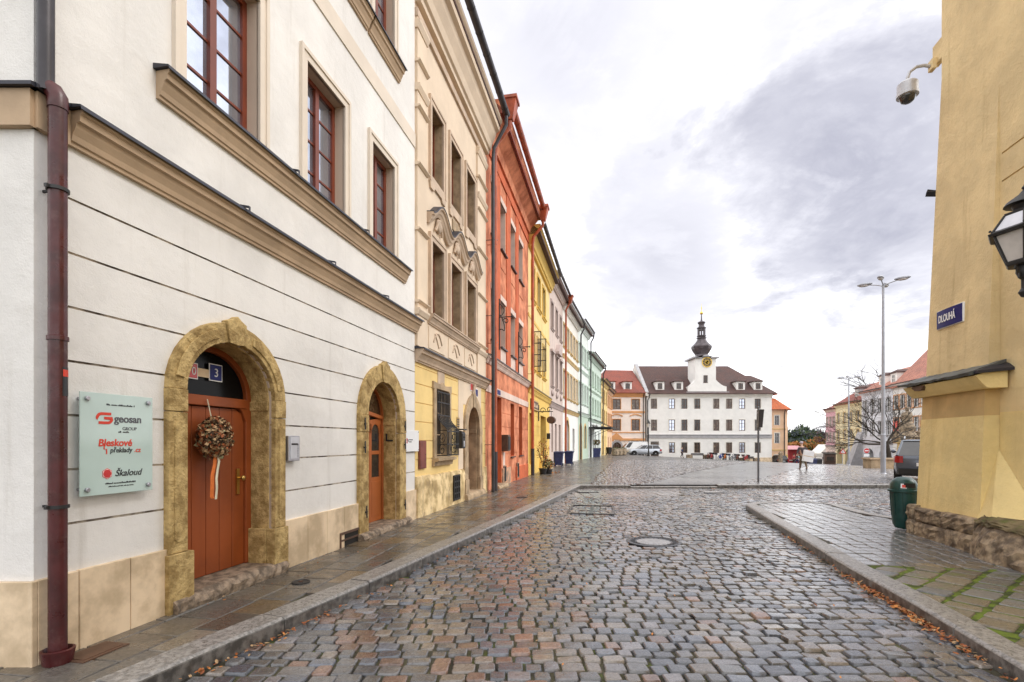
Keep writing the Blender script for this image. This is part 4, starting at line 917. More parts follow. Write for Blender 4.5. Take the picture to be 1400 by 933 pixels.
# pale pilaster strips above window and door, and flat white panels round the door
MB().box(X2(598), X2(607), -.02, .02, 2.95, 3.25).build('keystone', 'h2_trim', house2, bevel=.01)
MB().box(eo0 - .45, eo0 - .02, -.012, .02, .86, 3.25).build('pilaster', 'h2_cream', house2); MB().box(eo0 - .018, eo1 + .02, -.010, .02, 2.62, 3.25).build('door_panel', 'h2_cream', house2)
MB().px([(.0, 2.98), (-.05, 2.98), (-.10, 3.25), (.0, 3.25)], mid - .10, mid + .10).build('keystone', 'h2_trim', house2, bevel=.01)
for u, v, m, nm in ((643.5, 529, 'sign_red', 'red enamel number plate over the arched doorway'), (650.5, 537.5, 'sign_blue', 'blue enamel number plate over the arched doorway')):
    x, z = X2(u), Z2(u, v); p_ = MB().box(x - .11, x + .11, -.035, -.012, z - .10, z + .10).build('number_plate', m, house2, bevel=.006); MB().box(x - .125, x + .125, -.028, -.011, z - .115, z + .115).build('plate_rim', 'letter_white', p_)
    p_['label'] = nm
# caged window: stone frame with eared corners, sill, frame, pane and a bellied iron grille
b = MB(); w_ = .15
b.py([(g0 - w_, gz0 - .04), (g0, gz0 - .04), (g0, gz1), (g1, gz1), (g1, gz0 - .04), (g1 + w_, gz0 - .04), (g1 + w_, gz1 - .02), (g1 + w_ + .04, gz1 - .02), (g1 + w_ + .04, gz1 + .16), (g0 + (g1 - g0) * .7, gz1 + .12), ((g0 + g1) / 2, gz1 + .19), (g0 + (g1 - g0) * .3, gz1 + .12), (g0 - w_ - .04, gz1 + .16), (g0 - w_ - .04, gz1 - .02), (g0 - w_, gz1 - .02)], -.05, .03)
wn2 = win(house2, g0, g1, gz0, gz1, .14, 'h2_stone', 'glass_dark', rows=3, name='caged_window')
b.build('surround', 'h2_stone', wn2, bevel=.01)
MB().px([(.02, gz0 - .20), (-.06, gz0 - .20), (-.08, gz0 - .10), (-.17, gz0 - .08), (-.17, gz0 - .02), (.02, gz0)], g0 - .2, g1 + .2).build('sill', 'h2_stone', wn2)
cage = MB(); nb = 9
def belly(z):       # how far the bars stand out from the wall at height z
    t = (z - gz0) / (gz1 - gz0); return .06 + (.23 if t < .42 else .23 * max(0, 1 - ((t - .42) / .22)) ** 2 if t < .64 else 0)
zz_ = lin(gz0 + .03, gz1 - .03, .06)
for i in range(nb):
    x = g0 + .03 + (g1 - g0 - .06) * i / (nb - 1); cage.tube([(x, -belly(z), z) for z in zz_], .011, 6)
for z in (gz0 + .04, gz0 + .30, gz0 + .60, gz0 + .98, gz1 - .30, gz1 - .06): cage.box(g0 + .01, g1 - .01, -belly(z) - .008, -belly(z) + .006, z - .012, z + .012)
for z in (gz0 + .04, gz0 + .30, gz0 + .62):
    for x in (g0 + .02, g1 - .02): cage.box(x - .01, x + .01, -belly(z), -.05, z - .01, z + .01)
for x in (g0 + .02, g1 - .02):
    for s_ in (0, 1):       # scrolls in the two cheeks of the belly
        yc, zc = -.17, gz0 + .17 + s_ * .29
        cage.tube([(x, yc + (.02 + .075 * k / 14) * cos(k * .62 + s_ * 3), zc + (.02 + .12 * k / 14) * sin(k * .62 + s_ * 3)) for k in range(15)], .010, 6)
cage.build('iron_cage', 'iron', wn2)
# cellar grate, plaque and letter box
x0, x1 = X2(616), X2(624); cg = MB().box(x0, x1, -.085, -.04, .10, .74).build('cellar_grate', 'dark_gap', house2); b = MB()
for i in range(5): b.box(x0 - .01, x1 + .01, -.10, -.084, .11 + i * .15, .15 + i * .15)
for i in range(4): b.box(x0 + (x1 - x0) * i / 3 - .014, x0 + (x1 - x0) * i / 3 + .014, -.106, -.088, .10, .75)
b.build('grate_bars', 'iron', cg)
xa, xb = X2(574.5, -.05), X2(583.2, -.05); pq = thing('meter_cover', 'rust red flat metal cover plate on the yellow wall left of the caged window', 'cover', tuple(F2.w(0, 0)), F2.rot)
MB().box(xa, xb, -.05, 0, 1.02, 1.62).build('cover', 'rust_plaque', pq, bevel=.008); MB().box(xa + .03, xb - .03, -.054, -.049, 1.05, 1.59).build('cover_door', 'rust_plaque', pq); MB().lathey([(.012, -.05), (.012, -.06)], xb - .06, 1.32, 10).build('lock', 'iron', pq)
xa = X2(624.5); lb = thing('wall_letterbox', 'dark metal letter box sticking out from the wall between the caged window and arched door', 'letterbox', tuple(F2.w(xa, 0, 0)), F2.rot)
MB().px([(0, 1.42), (-.20, 1.42), (-.20, 1.80), (-.17, 1.86), (0, 1.90)], -.13, .13).build('box', 'iron', lb, bevel=.01); MB().box(-.15, .15, -.23, 0, 1.90, 1.93).build('lid', 'iron', lb); MB().box(-.09, .09, -.206, -.199, 1.70, 1.73).build('slot', 'dark_gap', lb); MB().box(-.04, .04, -.204, -.199, 1.47, 1.62).build('label_window', 'pale_metal', lb)
xa, za = X2(626), Z2(626, 580); nb_ = thing('name_plates', 'small brass name plate on the yellow wall above the letter box', 'sign', tuple(F2.w(xa, 0, za)), F2.rot)
MB().box(-.14, .10, -.015, 0, -.13, .17).build('plate', 'brass', nb_, bevel=.004)
for i in range(4): MB().box(-.11, .07, -.018, -.014, .10 - i * .06, .125 - i * .06).build('text_line', 'letter_dark', nb_)
# first-floor sill, apron reliefs, pilasters
cornice(house2, 'sill_cornice', cols2[0][0] - .2, cols2[2][1] + .2, 4.22, .22, .16, 'h2_trim', joints=False)
for a, c in cols2:
    m_ = (a + c) / 2; b = MB(); b.box(a - .16, c + .16, -.02, .02, 3.68, 4.17)
    o = b.build('apron_panel', 'h2_cream', house2, bevel=.006); b = MB(); b.tube([(m_ + .28 * sin(k * .45 - 1.6), -.03, 3.98 - .12 * cos(k * .9) + .02 * k / 7) for k in range(8)], .018, 6); b.tube([(m_ - .20, -.03, 4.06), (m_ - .05, -.03, 3.93), (m_ + .06, -.03, 3.78), (m_ + .16, -.03, 3.82)], .016, 6); b.build('relief', 'h2_trim', o)
for a, c in ((.02, X2(580.5)), (X2(651), L2 - .12)):
    p_ = MB().box(a, c, -.05, .02, 3.60, 10.6).build('pilaster', 'h2_cream', house2)
    for z0_, h_ in ((4.25, .13), (4.50, .05), (6.0, .05), (7.35, .06), (8.55, .05), (8.9, .14), (9.5, .05), (10.2, .16)): b = MB(); b.px([(.0, z0_), (-.07, z0_), (-.12, z0_ + h_ * .7), (-.12, z0_ + h_), (0, z0_ + h_ + .02)], a - .03, c + .03); b.build('pilaster_band', 'h2_cream', p_)
for i, (a, c) in enumerate(cols2):
    win(house2, a, c, 4.46, 6.12, .2, 'frame_red', 'glass_dark', rows=3, sur='h2_trim', sur_w=.16, sur_p=.05)
    o = win(house2, a, c, 7.58, 9.2, .2, 'frame_red', 'glass_dark', rows=3, sur='h2_trim', sur_w=.15, sur_p=.04, sur_bottom=True)
    b = MB(); b.py([(a - .15, 7.43), (a - .1, 7.28), (a + .1, 7.28), (a + .16, 7.36), (c - .16, 7.36), (c - .1, 7.28), (c + .1, 7.28), (c + .15, 7.43)], -.045, .02); b.build('apron', 'h2_trim', o)
# the wavy hood: three swelling humps joined into one moulding
cen = [(a + c) / 2 for a, c in cols2]; xs_ = lin(cols2[0][0] - .30, cols2[2][1] + .30, .05)
def hood(x):
    k = min(cen, key=lambda q: abs(q - x)); t = abs(x - k) / .66; return 6.52 + .36 * (0.5 + 0.5 * cos(pi * min(1, t))) ** .8
b = MB(); rings = []
for x in xs_:
    z = hood(x); rings.append([(x, .02, z - .10), (x, -.07, z - .10), (x, -.10, z - .04), (x, -.12, z - .02), (x, -.14, z + .05), (x, -.18, z + .07), (x, -.18, z + .12), (x, .02, z + .14)])
b.loft(rings); hd = b.build('window_hood', 'h2_trim', house2)
b = MB(); b.loft([[(x, .02, hood(x) + .143), (x, -.19, hood(x) + .123), (x, -.195, hood(x) + .105), (x, -.19, hood(x) + .137), (x, .02, hood(x) + .16)] for x in xs_]); b.build('flashing', 'lead', hd)
for k in cen:
    b = MB(); b.ball((k, -.05, 6.60), .16, .06, .16, 12, 6); b.tube([(k - .22, -.05, 6.42), (k - .12, -.07, 6.62), (k, -.08, 6.72), (k + .12, -.07, 6.62), (k + .22, -.05, 6.42)], .035, 6); b.build('carved_shell', 'h2_trim', hd)
MB().box(cen[1] - .28, cen[1] + .28, -.03, .02, 7.0, 7.27).build('carved_panel', 'h2_stone', house2)
cornice(house2, 'eaves_cornice', 0, L2, 10.75, 1.05, .55, 'h2_cream')
MB().box(0, L2, -.06, .02, 10.45, 10.62).build('architrave', 'h2_trim', house2)
roof_shape(house2, L2, 10, 12.0, 4.2, 'roof_brown', .5)
gutter(house2, -.1, L2 + .05, -.70, 11.98, .10, 'gutter_dark')
xp = L2 - .06
pipe(house2, 'downpipe', [(xp, -.70, 11.86), (xp, -.70, 11.6), (xp, -.52, 11.3), (xp, -.30, 10.9), (xp, -.27, 10.6), (xp, -.27, 8.0), (xp, -.27, 5.6), (xp, -.27, 1.5), (xp, -.27, .0)], .055, 'gutter_dark', (8.0, 5.6, 1.5))
b = MB(); b.box(-.01, .01, -.3, .1, 0, .62); hc = None

# ================================================================== orange house
F3 = Fac(on1(16.36), on1(24.3)); X3, Z3, L3 = F3.x, F3.z, F3.L
house3 = F3.root('orange_house', 'terracotta orange house with pale window panels and copper coloured rain hoppers', 'house')
FP3 = [(0, 0), (L3, 0), (L3, 10), (0, 10)]
c3 = [(X3(671), X3(676)), (X3(684), X3(691)), (X3(698), X3(704)), (X3(709), X3(714.5))]
gh = [(rect(X3(674), X3(685.6), -.1, 3.18), .75), (rect(X3(698), X3(703), 1.02, 3.12), .3), (rect(X3(709.5), X3(714), 1.0, 3.12), .3)]
block(house3, 'ground_wall', FP3, -.6, 3.28, 'orange_wall', gh, [1.15, 1.65, 2.15, 2.65], [(X3(685.8), L3 + .1)], m2='orange_deep', depth=.75)
uh = [(rect(a, c, 5.02, 6.70), .3) for a, c in c3] + [(rect(a, c, 8.55, 10.25), .3) for a, c in c3]
block(house3, 'upper_wall', FP3, 3.28, 12.4, 'orange_wall', uh, m2='pale_pink', depth=.3)
MB().box(0, L3, -.025, .02, 3.22, 3.46).build('fascia_band', 'pale_pink', house3)
p_ = MB().box(X3(679), X3(683), -.04, -.02, 3.26, 3.42).build('number_plate', 'sign_blue', house3)
cornice(house3, 'belt_cornice', 0, L3, 4.14, .24, .17, 'pale_pink', 'gutter_dark', joints=False)
for i in range(3):
    a, c = c3[i][1] + .12, c3[i + 1][0] - .12; MB().box(a, c, -.03, .02, 4.45, 11.5).build('lesene', 'orange_deep', house3)
for a, c in c3:
    MB().box(a, c, -.018, .02, 4.44, 4.96).build('apron_panel', 'pale_pink', house3); MB().box(a, c, -.018, .02, 7.9, 8.48).build('apron_panel', 'orange_wall', house3)
    for z0, z1 in ((5.02, 6.70), (8.55, 10.25)):
        o = win(house3, a, c, z0, z1, .20, 'frame_red', 'glass_dark', rows=3); b = MB(); b.box(a - .06, c + .06, -.03, .02, z1, z1 + .20); b.build('lintel', 'pale_pink', o); MB().box(a - .05, c + .05, -.10, .05, z0 - .04, z0).build('sill', 'gutter_dark', o)
for a, c in ((X3(698), X3(703)), (X3(709.5), X3(714))): o = win(house3, a, c, 1.02, 3.12, .2, 'frame_red', 'glass_dark', rows=3); MB().box(a - .04, c + .04, -.07, .03, .96, 1.0).build('sill', 'gutter_dark', o)
a, c = X3(674), X3(685.6); dq = MB().box(a + .05, c - .05, .66, .72, -.02, 2.5).build('door', 'frame_red', house3); MB().box(a + .05, c - .05, .67, .71, 2.54, 3.15).build('fanlight', 'glass_dark', dq); MB().box(c - .25, c - .12, .62, .66, 1.0, 1.04).build('handle', 'brass', dq)
rough_step(house3, a - .05, c + .15, -.25, .7, -.15, .10, 'h2_stone')
reg('worn_base', (0.42, 0.30, 0.22), .85, .3, 3, .6, 25, col2=(.55, .30, .18), blotch=.8, blotch_col=(.25, .17, .12), bscale2=5)
b = MB(); b.box(c + .06, X3(697), -.05, .02, -.3, .62); b.build('base', 'worn_base', house3); b = MB(); b.box(X3(705), L3 - .2, -.05, .02, -.3, .55); b.build('base', 'orange_deep', house3)
for u in (689, 707): x = X3(u); o = MB().box(x - .16, x + .16, -.06, -.04, .12, .68).build('cellar_window', 'dark_gap', house3); MB().box(x - .2, x + .2, -.055, -.03, .08, .72).build('window_frame', 'worn_base', o)
x = X3(687.5); eb = thing('meter_box', 'dark grey meter box with pipe on the orange wall beside the door recess', 'meter box', tuple(F3.w(x, 0)), F3.rot)
MB().box(-.22, .18, -.24, 0, 1.25, 1.85).build('housing', 'brown_sign', eb, bevel=.015); MB().box(-.2, .16, -.26, -.24, 1.30, 1.78).build('lid', 'iron', eb); MB().box(.18, .5, -.16, 0, 1.45, 1.72).build('side_box', 'iron', eb)
MB().box(-.02, .34, -.012, 0, .15, 1.2).build('patch', 'pale_pink', eb)
b = MB(); b.box(0, L3, -.05, .02, 11.0, 11.35); b.build('frieze', 'orange_deep', house3)
b = MB(); b.px([(.02, 11.45), (-.10, 11.45), (-.16, 11.7), (-.45, 12.0), (-.62, 12.25), (-.62, 12.5), (.02, 12.5)], 0, L3); b.build('eaves_cornice', 'orange_wall', house3)
roof_shape(house3, L3, 10, 12.55, 4.2, 'roof_red', .6)
gutter(house3, .15, L3 - .1, -.78, 12.52, .11, 'copper_paint')
for x in (.32, L3 - .10):
    hp = hopper(house3, x, -.74, 12.35, 'copper_paint', 1.15)
    pipe(house3, 'downpipe', [(x, -.74, 12.0), (x, -.72, 11.75), (x, -.45, 11.45), (x, -.28, 11.25), (x, -.24, 10.9), (x, -.24, 8.0), (x, -.24, 4.8), (x, -.24, 1.25)], .07, 'copper_paint', (8.0, 4.8))
    pipe(house3, 'pipe_foot', [(x, -.24, 1.27), (x, -.24, .0)], .085, 'gutter_dark')
MB().box(-.35, .35, 3.4, 4.6, 13.0, 15.2).build('chimney', 'worn_base', house3)
def scroll_bracket(par_f, x, z, label, lamp):
    t = thing('sign_bracket', label, 'bracket', tuple(par_f.w(x, 0, 0)), par_f.rot)
    b = MB(); b.tube([(0, -.05, z - .9), (0, -.05, z + .9)], .022, 6); b.tube([(0, -.05, z + .25), (0, -.50, z + .25)], .018, 6)
    b.build('arm', 'iron', t)
    b = MB(); b.tube([(0, -.06 - .22 * sin(k * .35) * (1 - k / 26), z + .2 - .06 * k + .14 * cos(k * .7)) for k in range(18)], .018, 6); b.tube([(0, -.28 + .12 * cos(k * .55) * (1 - k / 16), z + .10 + .12 * sin(k * .55) * (1 - k / 16)) for k in range(13)], .016, 6)
    b.tube([(0, -.12 - .1 * sin(k * .6), z + .3 + .07 * k) for k in range(9)], .014, 6); b.build('scrollwork', 'iron', t)
    for xx in (0,): MB().lathey([(.015, -.50), (.05, -.52), (.02, -.55)], 0, z + .25, 8).build('finial', 'iron', t)
scroll_bracket(F3, X3(681), 5.75, 'black wrought iron scroll bracket beside the second first-floor window of the orange house', True)
scroll_bracket(F3, X3(707.5), 5.35, 'black wrought iron scroll bracket between the last two first-floor windows of the orange house', True)

# ================================================================== yellow house
F4 = Fac(on1(24.31), on1(32.1)); X4, Z4, L4 = F4.x, F4.z, F4.L
house4 = F4.root('yellow_house', 'bright yellow house with open casement window and shop front', 'house')
FP4 = [(0, 0), (L4, 0), (L4, 10), (0, 10)]
c4 = [(X4(726.2), X4(730.6)), (X4(734), X4(738.3)), (X4(741.5), X4(745))]
s0, s1, t0, t1 = X4(723.8) , X4(730), X4(739), X4(746.5)
block(house4, 'ground_wall', FP4, -.6, 3.95, 'yellow_deep', [(rect(s0, s1, .45, 3.0), .35), (rect(t0, t1, -.1, 3.05), .9)], [.9, 1.4, 1.9, 2.4, 2.9], [(s1 + .1, t0 - .1)], depth=.9)
block(house4, 'upper_wall', FP4, 3.95, 11.9, 'yellow_wall', [(rect(a, c, 5.25, 7.05), .25) for a, c in c4] + [(rect(a, c, 8.7, 10.4), .25) for a, c in c4], depth=.25)
cornice(house4, 'belt_cornice', 0, L4, 3.95, .3, .18, 'yellow_deep', 'gutter_dark', joints=False)
for a, c in c4:
    for z0, z1 in ((5.25, 7.05), (8.7, 10.4)): win(house4, a, c, z0, z1, .16, 'iron', 'glass_dark', rows=3, sur='yellow_deep', sur_w=.12, sur_p=.03, sill='yellow_deep')
    MB().box(a, c, -.02, .02, 4.4, 5.0).build('apron_panel', 'yellow_wall', house4)
b = MB(); b.box(0, L4, -.025, .02, 7.6, 7.75); b.build('string_course', 'yellow_deep', house4)
cornice(house4, 'eaves_cornice', 0, L4, 10.9, 1.0, .6, 'yellow_deep'); roof_shape(house4, L4, 10, 11.95, 4.2, 'roof_brown', .6); gutter(house4, 0, L4, -.75, 11.95, .10, 'gutter_dark')
# casements standing open over the street
for (a, c), z0, z1 in ((c4[0], 5.3, 7.0), (c4[1], 5.3, 7.0)):
    b = MB(); w_ = .48
    for k in (0, 1): b.box(a - .02, a + .02, -w_ * k - (.0 if k == 0 else .0) - .02, -w_ * k + .02, z0, z1)
    for k in range(4): z = z0 + (z1 - z0) * k / 3; b.box(a - .02, a + .02, -w_, 0, z - .018, z + .018)
    o = b.build('open_casement', 'iron', house4); MB().box(a - .006, a + .006, -w_, 0, z0, z1).build('pane', 'glass_clear', o)
o = win(house4, s0, s1, .45, 3.0, .25, 'yellow_deep', 'glass_dark', rows=2, casements=2, name='shop_window'); dq = MB().box(t0 + .04, t1 - .04, .82, .88, 0, 2.4).build('door', 'brown_sign', house4); MB().box(t0 + .04, t1 - .04, .83, .87, 2.45, 3.0).build('fanlight', 'glass_dark', dq)
for x in (t0 - .12, t1 + .16):
    b = MB(); b.lathe([(.34, 0), (.33, .2), (.25, .5), (.12, .75), (.0, .82)], x, -.05, 14); b.build('guard_stone', 'ochre_trim' if x > t0 else 'yellow_deep', house4)
x0, x1 = X4(724.8), X4(734.5); sb = thing('shop_sign', 'dark brown wooden shop board with pale lettering above the yellow house shop window', 'sign', tuple(F4.w(0, 0)), F4.rot)
MB().box(x0, x1, -.07, -.0, 3.18, 3.70).build('board', 'brown_sign', sb, bevel=.01); b = MB(); b.box(x0 + .02, x1 - .02, -.085, -.07, 3.63, 3.68); b.box(x0 + .02, x1 - .02, -.085, -.07, 3.20, 3.25); b.build('moulding', 'ochre_trim', sb); fine_print(sb, (x0 + x1) / 2, 3.34, (x1 - x0) * .75, .20, 'plinth_stone', -.072)
xh = X4(735.5); hs = thing('hanging_sign', 'dark oval shop sign hanging from a scrolled iron arm on the yellow house', 'sign', tuple(F4.w(xh, 0, 0)), F4.rot)
b = MB(); b.tube([(0, -.04, 2.7), (0, -.04, 3.55)], .03, 6); b.tube([(0, -.04, 3.2), (0, -.80, 3.2)], .025, 6); b.build('arm', 'iron', hs)
b = MB(); b.tube([(0, -.25 - .16 * cos(k * .5) * (1 - k / 18), 3.25 + .18 * sin(k * .5) * (1 - k / 18)) for k in range(14)], .02, 6); b.tube([(0, -.60 - .14 * cos(k * .5) * (1 - k / 18), 3.3 + .16 * sin(k * .5) * (1 - k / 18)) for k in range(14)], .02, 6); b.build('scrollwork', 'iron', hs)
b = MB(); b.tube([(0, -.72, 3.2), (0, -.72, 2.95)], .012, 6); b.build('hook', 'iron', hs); b = MB(); b.loft([[(sx * .20, -.72 + .24 * cos(t) * k, 2.75 + .20 * sin(t) * k) for t in lin(0, 2 * pi, .4)[:-1]] for sx, k in ((-1, .85), (-.6, 1), (.6, 1), (1, .85))]); b.build('sign_body', 'brown_sign', hs)
xw = X4(747.6); wl_ = MB().box(xw - .1, xw + .1, -.2, 0, 1.75, 2.1).build('letterbox', 'iron', house4)

# ================================================================== the row further down
def row_house(name, label, p0, p1, eave, ground_top, m_ground, m_upper, floors, trim, gh=(), roofm='roof_brown', rise=4.0, dorm=(), gut='gutter_dark', cor_m=None, pipe_m=None, glass='glass_dark', frame='offwhite_wall', belts=(), depth=10, ncol=4, ww=.95, sur=True, xs=None, gz_off=0.0, rows=3, pipe_x=None, hip=(0, 0)):
    f = Fac(p0, p1); r = f.root(name, label, 'house'); L = f.L; FP = [(0, 0), (L, 0), (L, depth), (0, depth)]
    xs = xs or [L * (i + .5) / ncol for i in range(ncol)]
    block(r, 'ground_wall', FP, -2.5, ground_top, m_ground, [(h, .35) for h in gh], depth=.35, m2=None)
    hs_ = [(rect(x - ww / 2, x + ww / 2, z0, z1), .2) for z0, z1 in floors for x in xs]
    block(r, 'upper_wall', FP, ground_top, eave, m_upper, hs_, depth=.2)
    cornice(r, 'belt_cornice', 0, L, ground_top - .1, .3, .18, trim, gut, joints=False)
    for zb, hb, m in belts: cornice(r, 'belt_cornice', 0, L, zb, hb, .14, m, joints=False)
    for z0, z1 in floors:
        for x in xs: win(r, x - ww / 2, x + ww / 2, z0, z1, .12, frame, glass, rows=rows, sur=trim if sur else None, sur_w=.12, sill=trim)
    cornice(r, 'eaves_cornice', 0, L, eave - .7, .7, .5, cor_m or m_upper); roof_shape(r, L, depth, eave + .03, rise, roofm, .5, hip); gutter(r, 0, L, -.62, eave + .02, .09, gut)
    if pipe_m: x = L - .12 if pipe_x is None else pipe_x; pipe(r, 'downpipe', [(x, -.6, eave), (x, -.55, eave - .5), (x, -.28, eave - 1.0), (x, -.26, ground_top + 1), (x, -.26, gz_off)], .07, pipe_m)
    for x, y, w, z in dorm: dormer(r, x, y, w, z, roofm)
    return f, r
def dormer(r, x, y, w, z, roofm, h=1.5, wm='pure_white', d=2.6, frame='offwhite_wall'):
    o = MB().box(x - w / 2, x + w / 2, y, y + d, z - .6, z + h).build('dormer', wm, r)
    b = MB(); b.loft([[(x - w / 2 - .16, y - .22, z + h), (x + w / 2 + .16, y - .22, z + h), (x + w / 2 + .16, y + d, z + h), (x - w / 2 - .16, y + d, z + h)], [(x - w / 2 - .18, y - .24, z + h + .1), (x + w / 2 + .18, y - .24, z + h + .1), (x + w / 2 + .18, y + d, z + h + .1), (x - w / 2 - .18, y + d, z + h + .1)], [(x - .03, y + .5, z + h + .55), (x + .03, y + .5, z + h + .55), (x + .03, y + d, z + h + .55), (x - .03, y + d, z + h + .55)]]); b.build('dormer_roof', roofm, o)
    b = MB(); a, c, z0, z1 = x - w * .26, x + w * .26, z + .1, z + h - .25; e = .07
    for q in ((a, a + e), (c - e, c), ((a + c) / 2 - e / 2, (a + c) / 2 + e / 2)): b.box(q[0], q[1], y - .05, y, z0, z1)
    for q in (z0, z1 - e, (z0 + z1) / 2): b.box(a, c, y - .045, y, q, q + e)
    b.build('window', frame, o); MB().box(a, c, y - .02, y - .002, z0, z1).build('pane', 'glass_dark', o)
    return o
pA = on1(32.12); pB = (3.76, 38.15); pC = (6.0, 46.5); pD = (7.88, 52.8); pE = (11.0, 63.2); pF = (13.1, 70.4); pG = (14.9, 76.4)
F5, house5 = row_house('mauve_house', 'greyish pink house with pedimented middle window between yellow and white houses', pA, pB, 12.35, 3.9, 'mauve_wall', 'mauve_wall', [(5.2, 7.3), (8.9, 10.6)], 'mauve_trim', ncol=3, pipe_m='copper_paint', gut='gutter_dark', gh=[rect(.8, 1.5, .9, 2.8), rect(2.4, 3.2, .9, 2.8), rect(4.2, 5.2, -.2, 2.8)], frame='mauve_trim')
x = F5.L / 2; b = MB(); b.py([(x - .8, 7.65), (x, 8.25), (x + .8, 7.65), (x + .8, 7.5), (x - .8, 7.5)], -.3, .02); b.build('pediment', 'mauve_trim', house5)
for i in range(3): x = F5.L * (i + .5) / 3; b = MB(); b.ball((x, -.05, 4.75), .3, .1, .22, 10, 5); b.build('carved_festoon', 'mauve_trim', house5); b = MB(); b.box(x - .65, x + .65, -.14, .02, 7.35, 7.5); b.build('hood_mould', 'mauve_trim', house5)
hopper(house5, F5.L - .12, -.6, 12.15, 'copper_paint', 1.0)
for a, c in ((.8, 1.5), (2.4, 3.2)): win(house5, a, c, .9, 2.8, .2, 'mauve_trim', 'glass_dark', rows=3)
dq = MB().box(4.2, 5.2, .25, .3, -.2, 2.8).build('door', 'mauve_trim', house5); MB().box(4.3, 5.1, .24, .25, 1.0, 2.5).build('pane', 'glass_dark', dq)
a0, a1 = 1.2, 3.0
F6, house6 = row_house('white_house', 'white house with ochre bands and tall arched gateway behind the blue wheelie bins', pB, pC, 12.25, 3.9, 'pure_white', 'offwhite_wall', [(5.0, 7.0), (8.8, 10.5)], 'ochre_trim', ncol=5, pipe_m='gutter_dark', gh=[arch_hole(a0, a1, -.2, 2.4, .9), rect(5.2, 6.4, .7, 2.7)], belts=((7.9, .28, 'ochre_trim'),), dorm=((2.0, 2.6, 1.9, 14.0), (6.6, 2.6, 1.9, 14.0)), frame='offwhite_wall')
b = MB(); ring(b, [(a0 - .25, -.2)] + arch_pts(a0 - .25, a1 + .25, 2.4, 1.15) + [(a1 + .25, -.2)], [(a0, -.2)] + arch_pts(a0, a1, 2.4, .9) + [(a1, -.2)], -.05, .03); b.build('gate_surround', 'ochre_trim', house6); MB().box(a0, a1, .28, .33, -.2, 3.3).build('gate', 'brown_sign', house6)
o = win(house6, 5.2, 6.4, .7, 2.7, .2, 'iron', 'glass_dark', rows=4, casements=3)
F7, house7 = row_house('mint_house', 'pale mint house with two tall arched ground floor openings', pC, pD, 12.75, 4.1, 'mint_green', 'mint_pale', [(5.2, 7.1), (9.0, 10.7)], 'mint_wall', ncol=4, pipe_m='gutter_dark', gh=[arch_hole(.8, 2.0, -.2, 2.6, .6), arch_hole(3.6, 4.8, .9, 2.6, .6)], belts=((8.1, .25, 'mint_wall'),), dorm=((3.2, 2.6, 1.9, 14.4),), frame='pure_white')
for a, c, zb in ((.8, 2.0, -.2), (3.6, 4.8, .9)):
    b = MB(); ring(b, [(a - .2, zb)] + arch_pts(a - .2, c + .2, 2.6, .8) + [(c + .2, zb)], [(a, zb)] + arch_pts(a, c, 2.6, .6) + [(c, zb)], -.05, .03); o = b.build('arch_surround', 'ochre_trim', house7); MB().box(a, c, .27, .33, zb, 3.2).build('door' if zb < 0 else 'pane', 'brown_sign' if zb < 0 else 'glass_dark', o)
F8, house8 = row_house('green_house', 'light green house with glass entrance canopy and two small dormers', pD, pE, 10.9, 3.8, 'mint_pale', 'mint_wall', [(4.6, 6.3), (7.6, 9.2)], 'mint_green', ncol=5, pipe_m='gutter_dark', gh=[rect(.8, 2.6, -.3, 2.9), rect(5, 6, .6, 2.7), rect(8, 9.2, .6, 2.7)], belts=((6.9, .2, 'mint_green'),), dorm=((3.0, 2.6, 1.8, 12.6), (7.0, 2.6, 1.8, 12.6)), frame='pure_white')
fine_print(house8, 4.6, 3.22, 6.4, .34, 'letter_dark', -.012)
dq = MB().box(.9, 2.5, .25, .3, -.3, 2.8).build('door', 'brown_sign', house8); MB().box(1.0, 2.4, .24, .252, .3, 2.6).build('pane', 'glass_dark', dq)
for a, c in ((5, 6), (8, 9.2)): win(house8, a, c, .6, 2.7, .2, 'pure_white', 'glass_dark', rows=2)
cn = thing('canopy', 'flat glass and dark steel entrance canopy reaching over the pavement from the green house', 'canopy', tuple(F8.w(1.2, 0, 0)), F8.rot)
b = MB(); b.box(-1.0, 3.4, -2.3, -2.18, 2.95, 3.12); b.box(-1.0, -.9, -2.18, 0, 2.95, 3.12); b.box(3.3, 3.4, -2.18, 0, 2.95, 3.12); b.build('frame', 'iron', cn); MB().box(-.9, 3.3, -2.18, 0, 3.06, 3.09).build('glass', 'glass_sky', cn)
for x in (-.9, 3.3): b = MB(); b.tube([(x, -2.1, 3.1), (x, -.02, 4.1)], .025, 6); b.tube([(x, -1.6, 2.95), (x, -.03, 2.2)], .025, 6); b.build('brace', 'iron', cn)
F9, house9 = row_house('ochre_house', 'narrow cream yellow house between the green house and the peach one', pE, pF, 9.4, 3.3, 'yellow_wall', 'yellow_wall', [(4.0, 5.6), (6.6, 8.2)], 'ochre_trim', ncol=3, gh=[rect(1, 2, -.6, 2.3), rect(4, 5, .6, 2.3)], frame='pure_white', gz_off=-.2)
F10, house10 = row_house('peach_house', 'peach coloured house next to the corner of the square', pF, pG, 9.0, 3.1, 'peach_wall', 'peach_wall', [(3.9, 5.5), (6.4, 8.0)], 'peach_trim', ncol=3, gh=[rect(1, 2, -.6, 2.2), rect(4, 5, .6, 2.2)], frame='pure_white', gz_off=-.3)
